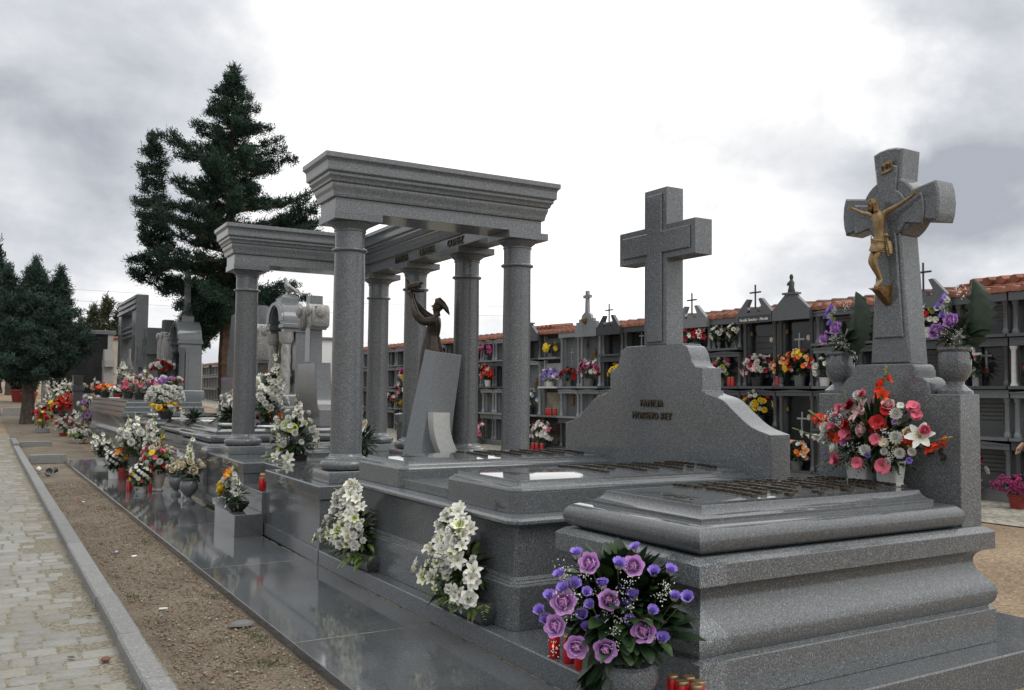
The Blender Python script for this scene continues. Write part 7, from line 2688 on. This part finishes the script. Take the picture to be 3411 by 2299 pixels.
# ---- flowers on the shelves of the niche wall: (column, row, offset along the wall, width, height, description, colours, container)
NB = [
    (0, 0, .0, .6, .42, 'magenta chrysanthemum bush in a pot at the foot of the niche wall, far right', [('mum', 'magenta', .034, 95)], TERRACOTTA, -.55),
    (1, 0, .05, .40, .62, 'pink, white and red carnations low in the niche wall right of the crucifix tomb', [('lily', 'pink', .1, 4), ('carnation', 'white', .08, 5), ('carnation', 'red', .08, 4)], IRON, 0),
    (0, 2, .1, .3, .42, 'red roses in a lime wrap on the niche shelf with the white pillars', [('rose', 'red', .06, 8)], WHITE_CERAMIC, 0),
    (1, 2, .1, .25, .42, 'red rose in a green wrap beside the small white cross, right of the crucifix tomb', [('rose', 'red', .07, 3)], CELLO, 0),
    (2, 3, .0, .55, .55, 'red and white carnations on the top shelf just right of the big cross shaft', [('carnation', 'red', .07, 9), ('carnation', 'white', .065, 14), ('mum', 'lime', .05, 6)], WHITE_CERAMIC, 0),
    (4, 2, .25, .55, .5, 'white roses on the shelf behind the left stone vase', [('rose', 'white', .075, 15)], WHITE_CERAMIC, 0),
    (5, 2, -.1, .62, .62, 'orange, yellow and red fan of flowers under a silver cross on the niche wall', [('carnation', 'orange', .06, 9), ('daisy', 'yellow', .09, 6), ('carnation', 'white', .055, 6), ('carnation', 'red', .06, 9), ('carnation', 'peach', .06, 9)], G_TOMB, 0),
    (5, 2, .36, .34, .55, 'peach carnations in a stone vase beside the orange and yellow fan', [('carnation', 'peach', .055, 15)], G_URN, 0),
    (6, 2, .05, .72, .55, 'pink, white and dark red flowers below the white script on the niche wall', [('lily', 'palepink', .09, 8), ('mum', 'white', .065, 14), ('carnation', 'crimson', .065, 8), ('carnation', 'palepink', .05, 5)], IRON, 0),
    (7, 2, .15, .42, .52, 'white, pink and lime pompons on the niche shelf right of the plain cross', [('mum', 'white', .075, 5), ('mum', 'pink', .075, 5), ('mum', 'palepink', .07, 4), ('mum', 'lime', .06, 4)], CONCRETE, 0),
    (7, 3, .22, .26, .45, 'white roses in a grey vase left of the small crucified figure on the niche wall', [('rose', 'white', .05, 11)], G_URN, .1),
    (7, 3, -.28, .26, .48, 'white roses in a grey vase right of the small crucified figure on the niche wall', [('rose', 'white', .05, 11)], G_URN, .1),
    (8, 3, .0, .75, .5, 'red and white gladioli on the top shelf just right of the plain cross', [('glad', 'red', .09, 14), ('glad', 'white', .075, 9), ('carnation', 'red', .06, 5)], G_URN, 0),
    (6, 1, .0, .6, .62, 'yellow and white chrysanthemums with one red bloom, low in the niche wall', [('mum', 'yellow', .07, 14), ('mum', 'white', .055, 12), ('carnation', 'crimson', .06, 3)], IRON, 0),
    (5, 0, .0, .58, .50, 'salmon and white carnations in a low niche left of the crucifix tomb', [('carnation', 'peach', .065, 10), ('carnation', 'white', .06, 12), ('carnation', 'orange', .06, 5)], CONCRETE, 0),
    (11, 2, -.2, .4, .5, 'yellow flowers at the left edge of the scrolled headstone on the niche wall', [('carnation', 'yellow', .07, 16)], WHITE_CERAMIC, 0),
    (12, 2, .05, .8, .6, 'white and purple-red lilies on the shelf below the stone cross of the niche wall', [('lily', 'white', .075, 16), ('lily', 'magenta', .08, 9), ('carnation', 'crimson', .065, 8), ('glad', 'palepink', .06, 6)], G_TOMB, 0),
    (13, 2, .0, .5, .44, 'red carnations in a grey box on the shelf under the thin silver cross', [('carnation', 'red', .07, 13), ('carnation', 'crimson', .06, 8), ('mum', 'white', .03, 4)], CONCRETE, 0),
    (14, 2, .0, .75, .42, 'violet and white lilies before the white niche panel', [('lily', 'violet', .085, 14), ('lily', 'white', .06, 8), ('glad', 'lilac', .06, 5)], WHITE_CERAMIC, 0),
    (14, 3, .0, .5, .36, 'yellow daisies in a round bowl before a grey top niche', [('daisy', 'yellow', .07, 22)], CONCRETE, .08),
    (15, 1, .1, .72, .62, 'white and pale blue carnations hanging in the niche right of the tall near right column', [('carnation', 'white', .07, 22), ('carnation', 'blue', .06, 8)], IRON, 0),
    (14, 0, .0, .85, .75, 'broad white lily mass at the foot of the niche wall left of the scrolled headstone', [('lily', 'white', .085, 34), ('carnation', 'pink', .06, 6)], G_URN, 0),
    (15, 0, .0, .75, .75, 'red, pink and white carnations at the wall foot by the tall right column', [('carnation', 'red', .07, 12), ('carnation', 'pink', .07, 10), ('carnation', 'white', .06, 6)], G_URN, 0),
    (19, 3, .0, .5, .5, 'red and white carnations on a top shelf between the canopy columns', [('carnation', 'red', .075, 10), ('carnation', 'white', .07, 7)], G_URN, 0),
    (18, 3, .1, .45, .55, 'pink lilies on a top shelf between the canopy columns', [('lily', 'magenta', .11, 9)], G_URN, 0),
    (18, 2, .0, .6, .62, 'scarlet flowers with red and white balls on a middle shelf between the canopy columns', [('lily', 'scarlet', .1, 10), ('carnation', 'red', .07, 12), ('mum', 'white', .055, 12)], WHITE_CERAMIC, 0),
    (18, 0, .0, .5, .6, 'pink and white carnations in a stone vase at the wall foot between the canopy columns', [('carnation', 'pink', .08, 9), ('carnation', 'white', .07, 5)], G_URN, .1),
    (19, 0, .0, .45, .5, 'dark red carnations at the wall foot between the canopy columns', [('carnation', 'red', .08, 10), ('carnation', 'orange', .05, 3)], G_URN, .1),
    (22, 3, .0, .45, .4, 'small orange bunch on a top shelf right of the bronze statue', [('lily', 'orange', .09, 8)], G_URN, 0),
    (24, 2, .0, .5, .45, 'orange flowers on a shelf seen through the twisted column shrine', [('carnation', 'orange', .08, 12), ('carnation', 'red', .07, 5)], G_URN, 0),
    (27, 1, .0, .6, .5, 'white and red flowers on a shelf just right of the twisted columns', [('carnation', 'white', .09, 9), ('carnation', 'red', .09, 8)], G_URN, 0),
    (42, 3, .0, .6, .5, 'yellow, red and pale flowers high on the far niche wall left of the conifer trunk', [('carnation', 'yellow', .12, 8), ('carnation', 'red', .1, 6), ('carnation', 'white', .1, 4)], G_URN, 0),
    (40, 2, .0, .7, .6, 'white and pale pink flowers on a middle shelf of the far niche wall', [('carnation', 'white', .12, 8), ('carnation', 'palepink', .1, 6)], G_URN, 0),
    (41, 1, .0, .5, .6, 'magenta flowers on a lower shelf of the far niche wall', [('carnation', 'magenta', .11, 9), ('carnation', 'pink', .1, 4)], G_URN, 0),
    (38, 0, .0, .8, .6, 'yellow and dark red flowers at the foot of the far niche wall', [('carnation', 'yellow', .13, 7), ('carnation', 'crimson', .12, 9)], G_URN, 0),
    (36, 2, .0, .6, .6, 'white flowers high on the far niche wall beside the conifer trunk', [('carnation', 'white', .12, 9)], G_URN, 0),
]
for k, r0, off, w, h, lab, spec, mat, lift in NB:
    zb = ZR[int(r0)]+.0505
    if int(r0) == 0 and lift == -.55:
        loc = (13.25, 7.62, .003)
    elif int(r0) == 0 and (k < 2 or 14 <= k):
        loc = (WX-.42, (YB[k]+YB[k+1])/2+off, .003)
    else:
        loc = (WX-.14, (YB[k]+YB[k+1])/2+off, zb)
    bq = Bouquet('niche_flowers', lab, 'flowers', loc, seed=lab, merge=True)
    w, h = w*1.12, h*1.1
    ph = h*.3
    pr = w*.17
    if lift == -.55:
        ph, pr = .2, .13
    pot(bq, [(pr*.8, 0), (pr, ph*.9), (pr*1.08, ph*.92), (pr*1.08, ph), (pr*.85, ph)] if mat is not G_URN else [(pr*.7, 0), (pr*.7, ph*.1), (pr*.45, ph*.25), (pr*.95, ph*.65), (pr, ph*.95), (pr*1.1, ph), (pr*.85, ph)], mat, 'pot', 12)
    cz_ = ph+(h-ph)*.42
    dx = .13 if k >= 2 else .16
    bq.dome((-.02, 0, cz_), (dx+.03, w/2, h-cz_), items(bq.r, spec), None, -.35, .16, Vector((-.8, -.4, .3)))
    bq.bush((0, 0, cz_*.95), (.11, w*.42, (h-ph)*.45), 70, .13, .025, [LEAF_D, LEAF_M])
    if any(s[0] == 'glad' for s in spec):
        for q in range(4):
            bq.spike((0, 0, ph), (-.06, w*(-.45+.3*q), h*1.25), spec[q % 2][1], .075, 6, tipbuds=1)
    bq.done()

CN = [('pair of red votive candles under the white and pink pompons, left one', 7, 2, -.1), ('pair of red votive candles under the white and pink pompons, right one', 7, 2, -.2), ('red votive candle beside the peach carnations on the niche wall', 5, 2, .46),
      ('red candle in the row inside the bare plaster niche, leftmost', 14, 1, .14), ('red candle in the row inside the bare plaster niche, second', 14, 1, .04), ('red candle in the row inside the bare plaster niche, third', 14, 1, -.06), ('red candle in the row inside the bare plaster niche, rightmost', 14, 1, -.28)]
for lab, k, r0, off in CN:
    z_ = ZR[1 if r0 == 1 else r0]+.0505
    candle(lab, WX-.15, (YB[k]+YB[k+1])/2+off, z_, .2, .045, 'red candles on the niche wall')
for i, (k, off) in enumerate(((14, .35), (14, .1), (14, -.1), (15, .3), (15, -.3), (14, -.35), (19, .2))):
    candle('red votive candle standing on the paving at the foot of the niche wall', WX-.62, (YB[k]+YB[k+1])/2+off, .0035, .24, .055, 'candles at the foot of the niche wall')
for i, (k, off) in enumerate(((5, .22), (5, .1))):
    candle('white memorial candle at the foot of the low niche with salmon carnations', WX-.62, (YB[k]+YB[k+1])/2+off, .0035, .26, .04, 'white candles at the niche wall foot', white=True)
b = MB()
b.extrude_yz([(-.02, 0), (.02, 0), (.02, .5), (.13, .5), (.13, .54), (.02, .54), (.02, .72), (-.02, .72), (-.02, .54), (-.13, .54), (-.13, .5), (-.02, .5)], -.015, .015)
o = b.build('small_cross', WHITE_CERAMIC)
o.location = (WX-.12, 8.72, ZR[2]-.14)
o.location.z = ZR[2]+.051
tag(o, 'small white cross standing on a niche shelf right of the crucifix tomb', 'cross')
for s in (7.2, 8.02):
    b = MB()
    b.lathe([(.06, 0), (.05, .03), (.04, .06), (.036, .55), (.05, .58), (.06, .62)], n=10)
    o = b.build('small_pillar', WHITE_STONE)
    o.location = (WX-.2, s, ZR[2]+.0515)
    tag(o, 'little white marble pillar at the front of a niche shelf, far right', 'pillar', 'white pillars on the niche wall')
